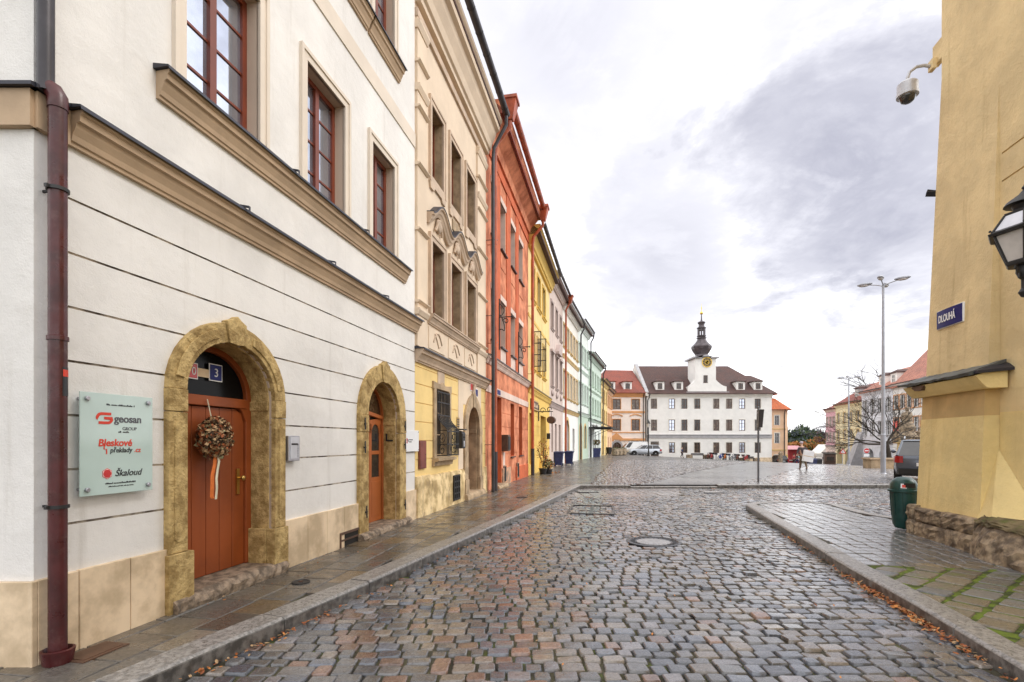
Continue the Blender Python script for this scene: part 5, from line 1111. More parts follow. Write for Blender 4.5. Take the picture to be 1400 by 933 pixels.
# ================================================================== town hall with clock tower, closing the square
FT = Fac((21.05, 80), (40.6, 80)); XT, ZT, LT = FT.x, FT.z, FT.L
hall = FT.root('town_hall', 'long white town hall with brown tiled roof, clock gable and dark onion spire', 'town hall')
colT = [XT(u) for u in (894, 918.6, 935.6, 953.2, 979.2, 996.8, 1014.6, 1035.9)]; HW = .46
rowT = [(6.73, 8.30), (3.30, 5.02), (-.16, 1.46)]
ezT = 9.0
hT = [rect(x - HW, x + HW, z0, z1) for r_, (z0, z1) in enumerate(rowT) for i, x in enumerate(colT) if not (r_ == 2 and i == 0)]
dx0, dx1 = XT(889.5), XT(901)
hT.append(rect(dx0, dx1, -.75, 1.62))
block(hall, 'wall', [(0, 0), (LT, 0), (LT, 13), (0, 13)], -3.2, ezT, 'pure_white', [(h, .25) for h in hT], [-.9 + .42 * i for i in range(8)], depth=.25)
for r_, (z0, z1) in enumerate(rowT):
    for i, x in enumerate(colT):
        if r_ == 2 and i == 0: continue
        win(hall, x - HW, x + HW, z0, z1, .06, 'brown_sign', ('glass_brown', 'glass_dark', 'glass_sky')[(i * 7 + r_ * 5) % 5 % 3], rows=3, fw=.09, bar=.06, sur='offwhite_wall', sur_w=.10, sur_p=.02)
MB().box(dx0 + .05, dx1 - .05, .15, .22, -.8, 1.55).build('door', 'glass_brown', hall)
b = MB(); b.box(0, LT, -.16, .02, 2.18, 2.34); b.box(0, LT, -.10, .02, 2.34, 2.62); b.box(0, LT, -.20, .02, 2.62, 2.72); b.build('belt_cornice', 'grey_paint', hall)
cornice(hall, 'eaves_cornice', 0, LT, ezT - .45, .5, .42, 'offwhite_wall')
b = MB(); b.box(XT(1012), LT + .03, -.05, .02, -3, -.9); b.build('plinth', 'plinth_stone', hall)
# roof: steep, hipped at the right end, firewall at the left
rz, ry = 14.35, 6.6
b = MB(); b.loft([[(0, -.6, ezT), (LT + .6, -.6, ezT), (LT + .6, 13.6, ezT), (0, 13.6, ezT)], [(0, -.6, ezT + .1), (LT + .6, -.6, ezT + .1), (LT + .6, 13.6, ezT + .1), (0, 13.6, ezT + .1)], [(0, ry, rz), (LT - 4.1, ry, rz), (LT - 4.1, ry + .05, rz), (0, ry + .05, rz)]]); b.build('roof', 'roof_brown', hall)
b = MB(); b.px([(-.5, ezT - .3), (-.5, ezT + .25), (ry, rz + .35), (13.5, ezT + .25), (13.5, ezT - .3)], -.30, .12); b.build('firewall', 'offwhite_wall', hall); b = MB(); b.px([(-.55, ezT + .25), (-.55, ezT + .33), (ry, rz + .45), (13.5, ezT + .33), (13.5, ezT + .25), (ry, rz + .35)], -.34, .16); b.build('firewall_coping', 'grey_paint', hall)
def slope_y(z): return -.6 + (z - ezT) / (rz - ezT) * (ry + .6)
for u in (900, 925.4, 1009, 1032.5):
    x = XT(u, 1.2); z = 9.75; dormer(hall, x, slope_y(z) - .15, 1.35, z, 'roof_brown', h=1.25, d=3.0, frame='brown_sign')
# side dormer on the hip
o = MB().box(LT - 1.6, LT + .0, 4.2, 6.6, 10.4, 11.7).build('hip_dormer', 'offwhite_wall', hall); b = MB(); b.loft([[(LT - 2.6, 3.9, 11.7), (LT + .35, 3.9, 11.7), (LT + .35, 6.9, 11.7), (LT - 2.6, 6.9, 11.7)], [(LT - 2.9, 5.3, 12.6), (LT - .9, 5.3, 12.6), (LT - .9, 5.5, 12.6), (LT - 2.9, 5.5, 12.6)]]); b.build('dormer_roof', 'roof_brown', o)
# clock gable: tower with volutes
tx0, tx1 = XT(950), XT(978.4); tm = (tx0 + tx1) / 2; gx0_, gx1_ = XT(940), XT(993)
prof = [(gx0_, 9.35), (gx0_, 10.15)] + [(gx0_ + (tx0 - gx0_) * (1 - cos(t)) ** .9, 10.2 + 1.7 * (1 - cos(t)) ** 1.6 * .62) for t in lin(.15, pi / 2, .2)] + [(tx0, 11.6), (tx0, 14.6), (tx1, 14.6), (tx1, 11.6)] + [(gx1_ - (gx1_ - tx1) * (1 - cos(t)) ** .9, 10.2 + 1.7 * (1 - cos(t)) ** 1.6 * .62) for t in lin(.15, pi / 2, .2)[::-1]] + [(gx1_, 10.15), (gx1_, 9.35)]
b = MB(); b.py(prof, -.12, 1.0); b.box(tx0, tx1, .99, 3.2, 10.5, 14.6); gb = b.build('clock_gable', 'pure_white', hall)
b = MB()
cu = [(tx0 - .42, 14.6), (tx0 - .42, 14.82), (tm - .95, 14.82)] + [(tm + .95 * cos(t), 14.82 + .62 * sin(t)) for t in lin(pi, 0, .25)[1:-1]] + [(tm + .95, 14.82), (tx1 + .42, 14.82), (tx1 + .42, 14.6), (tm + .72, 14.6)] + [(tm + .72 * cos(t), 14.6 + .5 * sin(t)) for t in lin(0, pi, .25)[1:-1]] + [(tm - .72, 14.6)]
b.py(cu, -.5, .15); b.box(tx0 - .4, tx1 + .4, .15, 3.5, 14.62, 14.82); b.build('tower_cornice', 'grey_paint', gb)
MB().py([(tm + .7 * cos(t), 14.6 + .48 * sin(t)) for t in lin(0, pi, .25)], -.14, 1.0).build('cornice_arch', 'pure_white', gb)
b = MB(); b.box(XT(940) - .3, XT(993) + .3, -.4, .5, 9.22, 9.36); b.build('gable_foot', 'grey_paint', gb)
ck = MB().lathey([(.80, -.12), (.80, -.18), (.0, -.18)], XT(966), 13.98, 32).build('clock', 'letter_dark', hall)
MB().lathey([(.80, -.17), (.80, -.22), (.72, -.22), (.72, -.17)], XT(966), 13.98, 32).build('clock_rim', 'gold', ck)
cxx = XT(966); b = MB()
for k in range(12):
    t = k * pi / 6; ra, rb_ = .50, .66; w_ = .028
    d_ = Vector((sin(t), cos(t))); n_ = Vector((d_.y, -d_.x)); P = [Vector((cxx, 13.98)) + d_ * ra + n_ * w_, Vector((cxx, 13.98)) + d_ * ra - n_ * w_, Vector((cxx, 13.98)) + d_ * rb_ - n_ * w_, Vector((cxx, 13.98)) + d_ * rb_ + n_ * w_]; b.py([(p.x, p.y) for p in P], -.2, -.18)
b.lathey([(.36, -.18), (.36, -.195), (.30, -.195), (.30, -.18)], cxx, 13.98, 24); b.build('clock_numerals', 'gold', ck)
for t, ln in ((radians(118), .42), (radians(-62 + 10), .55)):
    b = MB(); d_ = Vector((sin(t), cos(t))); n_ = Vector((d_.y, -d_.x)); c_ = Vector((cxx, 13.98)); b.py([tuple(c_ - d_ * .1 + n_ * .04), tuple(c_ - d_ * .1 - n_ * .04), tuple(c_ + d_ * ln)], -.225, -.205); b.build('clock_hand', 'gold', ck)
win(hall, tm - .32, tm + .32, 10.75, 11.95, -.16, 'brown_sign', 'glass_dark', rows=3, fw=.07)
K = 80 / 700 * 1.02; sc = K / 6.22
def sp(r, yv): return (r * sc, EYE + (HOR - (410 + yv / 6.22)) / 700 * 81.6)
dome = [(tx1 - tm - .15, 14.8), sp(52, 482), sp(50, 468), sp(62, 452), sp(78, 425), sp(84, 404), sp(80, 394), sp(64, 380), sp(48, 362), sp(38, 346), sp(33, 334), sp(40, 330), sp(40, 322), sp(30, 318), sp(38, 312), sp(38, 306), sp(27, 303)]
cy_ = 1.6
b = MB(); b.lathe(dome, tm, cy_, 8, ph=pi / 8, sm=False); sr = b.build('spire_dome', 'copper_dome', hall)
b = MB()
for k in range(8): t = pi / 8 + k * pi / 4; b.tube([(tm + 27 * sc * cos(t), cy_ + 27 * sc * sin(t), sp(0, 305)[1]), (tm + 27 * sc * cos(t), cy_ + 27 * sc * sin(t), sp(0, 246)[1])], 5.5 * sc, 6)
b.build('lantern', 'copper_dome', sr)
b = MB(); b.lathe([sp(30, 262), sp(30, 250), sp(38, 244), sp(38, 238), sp(26, 234), sp(22, 220), sp(24, 208), sp(32, 196), sp(30, 190), sp(18, 186), sp(8, 180), sp(5, 165), sp(4, 130)], tm, cy_, 8, ph=pi / 8, sm=False); b.build('spire_cap', 'copper_dome', sr)
b = MB(); z_ = sp(0, 115)[1]; b.ball((tm, cy_, z_), 13 * sc, seg=16, rings=10); b.lathe([(2.5 * sc, sp(0, 104)[1]), (2.5 * sc, sp(0, 78)[1]), (5 * sc, sp(0, 70)[1]), (1.5 * sc, sp(0, 60)[1]), (1 * sc, sp(0, 34)[1])], tm, cy_, 8); b.build('finial', 'gold', sr)
pipe(hall, 'downpipe', [(.35, -.5, ezT), (.30, -.3, ezT - .6), (.12, -.12, ezT - 1.0), (.12, -.12, -1.2)], .07, 'gutter_dark')

# ---- pink-cream gabled house left of it
FH = Fac((13.6, 79.4), (20.72, 79.9)); XH, ZH, LH = FH.x, FH.z, FH.L
h11 = FH.root('blush_house', 'cream pink house with orange trim and steep red roof beside the town hall', 'house')
xw1, xw2 = XH(843), XH(869); W2 = .62
ah = [arch_hole(XH(837.5), XH(849.5), -1.2, .75, .75), arch_hole(XH(859.5), XH(877), -1.2, .95, .95)]
block(h11, 'wall', [(0, 0), (LH, 0), (LH, 13), (0, 13)], -3, 9.1, 'blush_wall', [(a, .4) for a in ah] + [(rect(x - W2, x + W2, z0, z1), .2) for x in (xw1, xw2) for z0, z1 in ((6.6, 8.2), (3.3, 5.05))], depth=.4)
for x in (xw1, xw2):
    for z0, z1 in ((6.6, 8.2), (3.3, 5.05)): win(h11, x - W2, x + W2, z0, z1, .06, 'brown_sign', 'glass_brown', rows=3, fw=.09, bar=.06, sur='peach_trim', sur_w=.10, sur_p=.03)
    b = MB(); b.loft([[(x + t, -.14, 5.55 + .22 * cos(t * 1.9)), (x + t, .02, 5.55 + .22 * cos(t * 1.9)), (x + t, .02, 5.70 + .22 * cos(t * 1.9)), (x + t, -.14, 5.70 + .22 * cos(t * 1.9))] for t in lin(-.95, .95, .2)]); b.build('hood_mould', 'peach_trim', h11)
for z0, z1 in ((6.05, 6.35), (2.95, 3.1)): MB().box(0, LH, -.1, .02, z0, z1).build('string_course', 'peach_trim', h11)
cornice(h11, 'eaves_cornice', 0, LH, 8.5, .6, .4, 'peach_trim')
x = XH(843); b = MB(); b.py([(x - 1.1, 1.65), (x - .5, 1.65), (x - .5, 1.9), (x + .5, 1.9), (x + .5, 1.65), (x + 1.2, 1.9), (x, 2.95), (x - 1.2, 2.1)], -.2, .02); b.box(x + .9, LH, -.16, .02, 1.75, 2.1); b.build('door_pediment', 'peach_trim', h11)
for i, (a, c) in enumerate(((XH(837.5), XH(849.5)), (XH(859.5), XH(877)))):
    b = MB(); zs_ = .75 if i == 0 else .95; ring(b, [(a - .3, -1.2)] + arch_pts(a - .3, c + .3, zs_, zs_ + .25) + [(c + .3, -1.2)], [(a, -1.2)] + arch_pts(a, c, zs_, zs_) + [(c, -1.2)], -.06, .03); o = b.build('arch_surround', 'grey_paint', h11)
    MB().py([(a, -1.2)] + arch_pts(a, c, zs_, zs_) + [(c, -1.2)], .3, .34).build('door' if i == 0 else 'shop_window', 'glass_brown' if i == 0 else 'glass_dark', h11)
    b = MB()
    for k in (1, 2, 3): b.box(a + (c - a) * k / 4 - .05, a + (c - a) * k / 4 + .05, .26, .3, -1.2, 1.3)
    b.build('bars', 'brown_sign' if i == 0 else 'grey_paint', o)
b = MB(); b.loft([[(-1, -.6, 9.1), (LH, -.6, 9.1), (LH, 13.6, 9.1), (-1, 13.6, 9.1)], [(-1, -.6, 9.2), (LH, -.6, 9.2), (LH, 13.6, 9.2), (-1, 13.6, 9.2)], [(2.4, 6.4, 13.6), (LH, 6.4, 13.6), (LH, 6.5, 13.6), (2.4, 6.5, 13.6)]]); b.build('roof', 'roof_red', h11)
for u in (834, 856.5): dormer(h11, XH(u, 1), .35, 1.3, 9.75, 'roof_red', h=1.2, d=2.8, frame='brown_sign')
pipe(h11, 'downpipe', [(LH - .25, -.5, 9.1), (LH - .25, -.14, 8.3), (LH - .25, -.14, -1.2)], .07, 'gutter_dark')

# ---- orange-roofed corner house to the right
FO = Fac((42.6, 84.5), (45.1, 84.5)); FOb = FO
h12 = FO.root('orange_roof_house', 'yellow corner house with two-tier bright orange mansard roof right of the town hall', 'house')
cp = [(0, 0), (2.55, 0), (3.75, 1.6), (3.75, 12), (-6, 12), (-6, 4), (0, 4)]
block(h12, 'wall', [(-1.2, 0), (2.55, 0), (3.75, 1.6), (3.75, 12), (-1.2, 12)], -4, 6.9, 'peach_wall', [(rect(.75, 1.5, z0, z1), .2) for z0, z1 in ((-2.35, -.6), (1.3, 3.0), (4.3, 5.9))], depth=.2)
for z0, z1 in ((-2.35, -.6), (1.3, 3.0), (4.3, 5.9)): win(h12, .75, 1.5, z0, z1, .05, 'grey_paint', 'glass_dark', rows=3, fw=.08, sur='offwhite_wall', sur_w=.12)
b = MB(); b.box(-.2, 2.6, -.1, .02, .1, .3); b.box(-.2, 2.6, -.06, .02, 3.6, 3.75); b.build('string_course', 'ochre_trim', h12); b = MB(); b.pz([(2.57, -.02), (3.78, 1.58), (3.78, 4), (3.7, 4), (3.7, 1.7), (2.5, .05)], -4, -.6); b.build('base', 'yellow_deep', h12)
b = MB(); b.loft([[(-1.6, -.7, 6.9), (3.0, -.7, 6.9), (4.5, 1.4, 6.9), (4.5, 12, 6.9), (-1.6, 12, 6.9)], [(-1.2, 1.8, 8.9), (1.6, 1.8, 8.9), (2.2, 2.6, 8.9), (2.2, 12, 8.9), (-1.2, 12, 8.9)]]); b.build('roof', 'roof_orange', h12)
MB().box(-1.0, 1.5, 2.2, 11, 8.9, 9.5).build('roof_collar', 'brown_sign', h12); b = MB(); b.loft([[(-1.6, 1.4, 9.5), (2.1, 1.4, 9.5), (2.1, 12, 9.5), (-1.6, 12, 9.5)], [(-1.4, 5, 11.3), (-.8, 5, 11.3), (-.8, 9, 11.3), (-1.4, 9, 11.3)]]); b.build('upper_roof', 'roof_orange', h12)
pipe(h12, 'downpipe', [(2.3, -.4, 6.9), (2.3, -.12, 6.2), (2.3, -.12, -3.2)], .07, 'gutter_dark')

# ---- row along the right side of the square (far to near)
RP0, RP1 = Vector((61.3, 100)), Vector((54.0, 66))
def on_row(u): return Fac(RP0, RP1)
FR = Fac((61.3, 100), (54.0, 66))
us = [1129, 1142.3, 1178, 1221, 1268]; pr_pts = [FR.w(FR.x(u), 0) for u in us]
def arcade(name, label, i, eave, m, trim, floors, ncol, narch, rise, roofm, frame='pure_white', glass='glass_dark', hip=(0, 0), ww=.9):
    p0, p1 = pr_pts[i], pr_pts[i + 1]; L = (p1 - p0).length; zb = -2.9 + .25 * i; aw = L / narch
    arches = [arch_hole(aw * k + aw * .18, aw * (k + 1) - aw * .18, zb - .5, zb + 1.9, min(1.0, aw * .3)) for k in range(narch)]
    f, r = row_house(name, label, (p0.x, p0.y), (p1.x, p1.y), eave, zb + 3.6, m, m, floors, trim, roofm=roofm, rise=rise, frame=frame, glass=glass, ncol=ncol, ww=ww, depth=11, hip=hip)
    g = [o for o in COL.objects if o.parent is r and o.name.startswith('ground_wall')][0]; c = MB()
    for a in arches: c.py(a, -.5, 2.2, 0)
    g.parent = None; boolean(g, c); g.parent = r
    return f, r
reg('far_cream', (0.80, 0.70, 0.44), .85, .07, 1, .1, 60, streak=.2)
FA, hA = arcade('pink_house', 'pink arcaded house at the far end of the right-hand row', 0, 7.9, 'pale_pink', 'mauve_trim', [(1.6, 3.3), (4.6, 6.3)], 3, 2, 3.0, 'roof_red', hip=(3, 0))
reg('rose_wall', (0.72, 0.40, 0.44), .85, .06, 1, .1, 60)
for o in hA.children:
    if o.name.startswith('upper_wall'): o.data.materials[0] = MT['rose_wall']
FB, hB = arcade('pale_yellow_house', 'pale yellow arcaded house with buttress between the pink and the white one', 1, 8.5, 'far_cream', 'ochre_trim', [(1.9, 3.7), (5.0, 6.8)], 4, 3, 3.6, 'roof_red')
dormer(hB, FB.L * .5, 1.4, 1.6, 9.4, 'roof_brown', wm='grey_paint')
b = MB(); b.px([(.1, -3.5), (-2.2, -3.5), (-.1, 3.2), (.1, 3.2)], FB.L - 1.4, FB.L + .4); b.build('buttress', 'grey_paint', hB)
reg('cool_white', (0.70, 0.71, 0.75), .85, .08, 1, .1, 60, streak=.15, streak_col=(.4, .4, .42))
FC, hC = arcade('cool_white_house', 'cool white house with big round arch behind the no entry sign', 2, 9.8, 'cool_white', 'grey_paint', [(2.6, 4.7), (6.2, 8.2)], 4, 2, 3.6, 'roof_salmon', ww=1.1)
dormer(hC, FC.L * .45, 1.0, 1.8, 10.4, 'roof_brown'); dormer(hC, FC.L * .8, 1.0, 1.8, 10.4, 'roof_brown')
FD, hD = arcade('red_trim_house', 'white house with red window surrounds and tall salmon roof behind the bare tree', 3, 9.9, 'pure_white', 'peach_trim', [(3.0, 5.0), (6.3, 8.3)], 5, 2, 6.2, 'roof_salmon', ww=1.3)
for k in range(2): MB().box(3 + 5 * k, 3.8 + 5 * k, 4.5, 5.3, 12, 16.3).build('chimney', 'worn_base', hD)
# low shed with white gable beyond the pink house
sx, sy = at(1126.5, 637, 112).x, 112; zz = gz(sx, sy)
sd = thing('white_shed', 'low white outbuilding with a dark lean-to roof left of the pink house', 'shed', (sx, sy, zz), 0)
b = MB(); b.py([(-1.3, 0), (1.6, 0), (1.6, 5.6), (-1.3, 3.2)], 0, 6); b.build('wall', 'offwhite_wall', sd); b = MB(); b.py([(-1.6, 3.0), (1.7, 5.65), (1.7, 5.85), (-1.6, 3.2)], -.3, 6.2); b.build('roof', 'offwhite_wall', sd); sd.scale = (.6, .6, .75); MB().box(-.6, .2, -.05, .05, 1.5, 2.4).build('window', 'glass_dark', sd)

reg('church_stained', (0.60, 0.42, 0.19), 0.88, 0.12, 1.6, 0.6, 34, streak=0.5, streak_col=(.40, .27, .12))
# ================================================================== yellow church-like building on the right, with a battered buttress
A0 = Vector((6.78, 7.40)); A1 = Vector((7.105, 8.98))                    # near and far lower corners of the buttress face
FW_ = Fac((A1.x, A1.y), (A0.x, A0.y)); LB = FW_.L                         # local x runs from the far corner towards the viewer
chu = FW_.root('church', 'big ochre yellow building with a leaning corner buttress on a rough stone base', 'building')
WY = .24                                                                   # wall stands back this far behind the buttress face
ledge = 2.62; BT = .0355
def bq(x0, x1, y0, z0, z1, m, name, top_in=0.0, deep=1.2):
    b = MB(); b.loft([[(x0 + BT * (z0) * .55, y0 + BT * z0, z0), (x1 - BT * z0 * .12, y0 + BT * z0, z0), (x1 - BT * z0 * .12, deep, z0), (x0 + BT * z0 * .55, deep, z0)], [(x0 + BT * (z1) * .55, y0 + BT * z1, z1), (x1 - BT * z1 * .12, y0 + BT * z1, z1), (x1 - BT * z1 * .12, deep, z1), (x0 + BT * z1 * .55, deep, z1)]]); return b.build(name, m, chu)
bq(.0, LB, -.03, .45, 1.98, 'church_lower', 'buttress_base'); bq(.004, LB - .004, -.026, 1.98, ledge - .05, 'church_stained', 'buttress_neck')
bq(.03, LB, .0, ledge + .06, 10.4, 'church_yellow', 'buttress')
block(chu, 'wall', [(.25, WY), (LB + 9, WY), (LB + 9, 14), (.25, 14)], -.4, 10.2, 'church_yellow', grooves=[5.32, 5.72], gx=[(LB + .02, LB + 9.2)], groove_d=WY + .02, groove_h=.014)
MB().box(LB + .005, LB + 9, WY - .012, WY + .02, .45, 2.02).build('wall_base', 'church_lower', chu)
# corner flare of plaster between buttress and wall
b = MB(); b.add([(LB - .03, -.032, .47), (LB + .85, WY - .016, .47), (LB - .02, WY - .016, 1.50), (LB - .03, WY + .05, .47), (LB + .30, -.06, .47)], [(0, 4, 2), (4, 1, 2), (0, 2, 3), (1, 3, 2), (0, 3, 1, 4)]); b.build('corner_flare', 'church_lower', chu)
# slate-covered ledge round the buttress
b = MB(); rr = random.Random(8); rings = []
for i in range(19):
    x = -.12 + (LB + .30) * i / 18; j = rr.uniform
    rings.append([(x, .20, ledge + .10), (x, -.23 + j(-.015, .015), ledge - .07 + j(-.015, .012)), (x, -.245 + j(-.02, .01), ledge - .035 + j(-.01, .012)), (x, .20, ledge + .14 + j(0, .01))])
b.loft(rings); lg = b.build('ledge_slates', 'slate', chu)
b = MB(); b.loft([[(LB + .10, .2, ledge + .10), (LB + .10, -.2, ledge - .06), (LB + .27, -.2, ledge - .06), (LB + .27, WY + .05, ledge - .02)], [(LB + .10, .2, ledge + .13), (LB + .10, -.2, ledge - .02), (LB + .27, -.2, ledge - .02), (LB + .27, WY + .05, ledge + .02)]]); b.build('ledge_return', 'lead', lg)
b = MB(); b.px([(.2, ledge - .26), (-.04, ledge - .26), (-.10, ledge - .20), (-.19, ledge - .085), (.2, ledge + .06)], -.06, LB + .20); b.build('ledge_moulding', 'church_lower', chu)
b = MB(); b.loft([[(.40 + .16 * cos(a) * (1 + .3 * sin(3 * a)), -.175 + dy, ledge - .125 + .055 * sin(a) * (1 + .3 * cos(2 * a))) for a in lin(0, 2 * pi, .5)[:-1]] for dy in (-.02, .06)]); b.build('broken_plaster', 'brown_sign', lg)
# rough stone base of big blocks with mossy shoulder
def stone_block(x0, x1, y0, y1, z0, z1, seed, name='base_stone', m='church_stone', flare=0.0):
    b = MB(); rr = random.Random(seed); nx, nz = 9, 6; rings = []
    for k in range(nz + 1):
        z = z0 + (z1 - z0) * k / nz; row = []
        for i in range(nx + 1):
            x = x0 + (x1 - x0) * i / nx; e = .035 * (1 if i in (0, nx) else 0) + .03 * (1 if k in (0, nz) else 0) + flare * (k / nz) ** 2
            row.append((x, y0 + e + rr.uniform(-.018, .018), z + (rr.uniform(-.012, .012) if 0 < k < nz else rr.uniform(-.006, .006))))
        row += [(x1, y1, z), (x0, y1, z)]; rings.append(row)
    b.loft(rings); return b.build(name, m, chu)
stone_block(-.07, .15, -.16, .6, -.1, .25, 21); stone_block(-.05, .13, -.15, .6, .25, .50, 22)
stone_block(.155, 1.0, -.16, .6, -.1, .23, 1); stone_block(.14, .86, -.14, .6, .235, .47, 2); stone_block(1.005, LB + .06, -.17, .6, -.1, .24, 3); stone_block(.87, LB + .03, -.15, .6, .245, .485, 4)
b = MB(); pts = [(LB + .065, -.19), (LB + .75, -.33), (LB + 1.6, -.22), (LB + 3, -.1)]
def base_wing(pts, z0, z1, seed, m, fl):
    b = MB(); rr = random.Random(seed); rings = []
    P = []
    for (xa, ya), (xb, yb) in zip(pts, pts[1:]): P += [(xa + (xb - xa) * t, ya + (yb - ya) * t) for t in lin(0, 1, .12)[:-1]]
    P.append(pts[-1])
    for k in range(8):
        t = k / 7; z = z0 + (z1 - z0) * t; rings.append([(x, y + fl * t ** 2.5 + rr.uniform(-.022, .022), z + rr.uniform(-.012, .012)) for x, y in P] + [(pts[-1][0], .7, z), (pts[0][0], .7, z)])
    b.loft(rings); return b
base_wing([(LB + .068, -.19), (LB + .55, -.34), (LB + 1.3, -.30), (LB + 3.0, -.12)], -.1, .46, 6, None, .16).build('base_stone', 'church_stone', chu)
MT['stone_mossy'] = mat('stone_mossy', (0.16, 0.125, 0.065), .85, .35, 3.5, .9, 30, blotch=.9, blotch_col=(0.085, 0.12, 0.015), bscale2=7)
base_wing([(LB + .05, -.10), (LB + .5, -.22), (LB + 1.2, -.19), (LB + 3.0, -.05)], .44, .56, 9, None, .16).build('mossy_cap', 'stone_mossy', chu)
b = MB(); b.loft([[(.3, .1, 10.4), (LB + 9.2, .1, 10.4), (LB + 9.2, 15, 10.4), (.3, 15, 10.4)], [(3, 7, 13.5), (LB + 7, 7, 13.5), (LB + 7, 7.1, 13.5), (3, 7.1, 13.5)]]); b.build('roof', 'roof_red', chu)
b = MB(); z = EYE + (HOR - 275) / 700 * 9.2; b.add([(.06 + .02, .10, z), (-.03, .14, z - .03), (.10, .4, z - .02), (-.02, .4, z - .06), (.08, .12, z + .05)], [(0, 1, 3, 2), (0, 4, 1), (4, 2, 3, 1), (0, 2, 4)]); b.build('metal_flashing', 'lead', chu)

# street-name plate
nx0, nx1 = FW_.x(1279, .09), FW_.x(1315, .09); nzm = (FW_.z(1297, 433, .09))
dp_ = thing('street_sign', 'blue enamel street plate reading DLOUHÁ on the yellow buttress above the slate ledge', 'sign', tuple(FW_.w(0, 0)), FW_.rot)
yb_ = BT * nzm - .012; wS = abs(nx1 - nx0); xS = min(nx0, nx1)
MB().box(xS, xS + wS, yb_ - .012, yb_ + .05, nzm - .155, nzm + .155).build('rim', 'letter_white', dp_, bevel=.01)
MB().loft([[(x, yb_ - .014 - .018 * sin(pi * (x - xS) / wS), z) for x in lin(xS + .012, xS + wS - .012, .05)] + [(xS + wS - .012, yb_ + .0, z), (xS + .012, yb_ + .0, z)] for z in (nzm - .143, nzm + .143)]).build('plate', 'sign_blue', dp_)
text('DLOUHÁ', .165, 'letter_white', dp_, (xS + wS * .46, yb_ - .036, nzm - .055), sx=.62, bold=.004)

# wall lantern on its bracket (its wall end lies outside the picture)
LN = at(1401, 330, 5.6)
ln = thing('wall_lantern', 'black hexagonal wall lantern with frosted panes on an iron bracket by the yellow building', 'lantern', (LN.x, LN.y, LN.z), 0.25)
k_ = 5.6 / 700
def hexr(r, z, ph=pi / 6): return [(r * cos(ph + pi / 3 * i), r * sin(ph + pi / 3 * i), z) for i in range(6)]
z_top, z_eave, z_bot = (330 - 293) * k_, (330 - 318) * k_, (330 - 357) * k_; rE, rT, rB = 38 * k_, 22 * k_, 20 * k_
reg('lantern_glass', (0.62, 0.58, 0.55), .35, .08, 5, .1, 20, spec=.6); reg('lantern_top', (0.66, 0.66, 0.72), .3, .06, 5, 0, spec=.6)
MB().loft([hexr(rB, z_bot), hexr(rE * .90, z_eave)]).build('panes', 'lantern_glass', ln)
MB().loft([hexr(rE * .95, z_eave + .02), hexr(rT, z_top)]).build('roof_panes', 'lantern_top', ln)
b = MB(); b.loft([hexr(rE * 1.06, z_eave - .02), hexr(rE * 1.10, z_eave + .005), hexr(rE * .93, z_eave + .035)])
b.loft([hexr(rB * .96, z_bot - .05), hexr(rB * 1.06, z_bot - .03), hexr(rB * 1.06, z_bot)]); b.loft([hexr(rT * 1.02, z_top - .015), hexr(rT * 1.05, z_top + .02), hexr(rT * .6, z_top + .04), hexr(rT * .5, z_top + .10)])
for i in range(6):
    a, c, d_, e_ = hexr(rB * 1.01, z_bot)[i], hexr(rE * .92, z_eave)[i], hexr(rE * .97, z_eave + .02)[i], hexr(rT * 1.02, z_top)[i]; b.tube([a, c], .013, 6); b.tube([d_, e_], .013, 6); b.ball((d_[0] * 1.06, d_[1] * 1.06, z_eave + .04), .014, seg=6, rings=4)
b.build('frame', 'iron', ln)
MB().lathe([(rT * .5, z_top + .06), (rT * .62, z_top + .10), (rT * 1.0, z_top + .11), (rT * .85, z_top + .15), (rT * .3, z_top + .22), (.03, z_top + .25), (.015, z_top + .27), (.028, z_top + .29), (.012, z_top + .315), (.004, z_top + .33)], 0, 0, 16).build('vent_cap', 'iron', ln)
b = MB(); b.lathe([(.07, z_bot - .05), (.075, z_bot - .12), (.05, z_bot - .18), (.03, z_bot - .2), (.03, z_bot - .30), (.04, z_bot - .31), (.055, z_bot - .34), (.03, z_bot - .39), (.005, z_bot - .40)], 0, 0, 12); b.build('stem', 'iron', ln)
b = MB()
for s_ in (-1, 1): b.tube([(s_ * (.13 + .0), 0, z_bot - .06), (s_ * .12, 0, z_bot - .12), (s_ * .08, 0, z_bot - .13), (s_ * .09, 0, z_bot - .19), (s_ * .04, 0, z_bot - .20)], .010, 6); b.tube([(s_ * .14, 0, z_bot - .06), (s_ * .15, 0, z_bot - .09), (s_ * .12, 0, z_bot - .10)], .008, 6)
b.tube([(0, 0, z_bot - .24), (.5, -.1, z_bot - .30), (1.0, -.2, z_bot - .2), (1.25, -.3, z_bot - .15)], .03, 8); b.tube([(.2 + .22 * (1 - k / 20) * cos(k * .5), -.08, z_bot - .45 + .2 * (1 - k / 20) * sin(k * .5)) for k in range(18)], .014, 6); b.build('bracket', 'iron', ln)

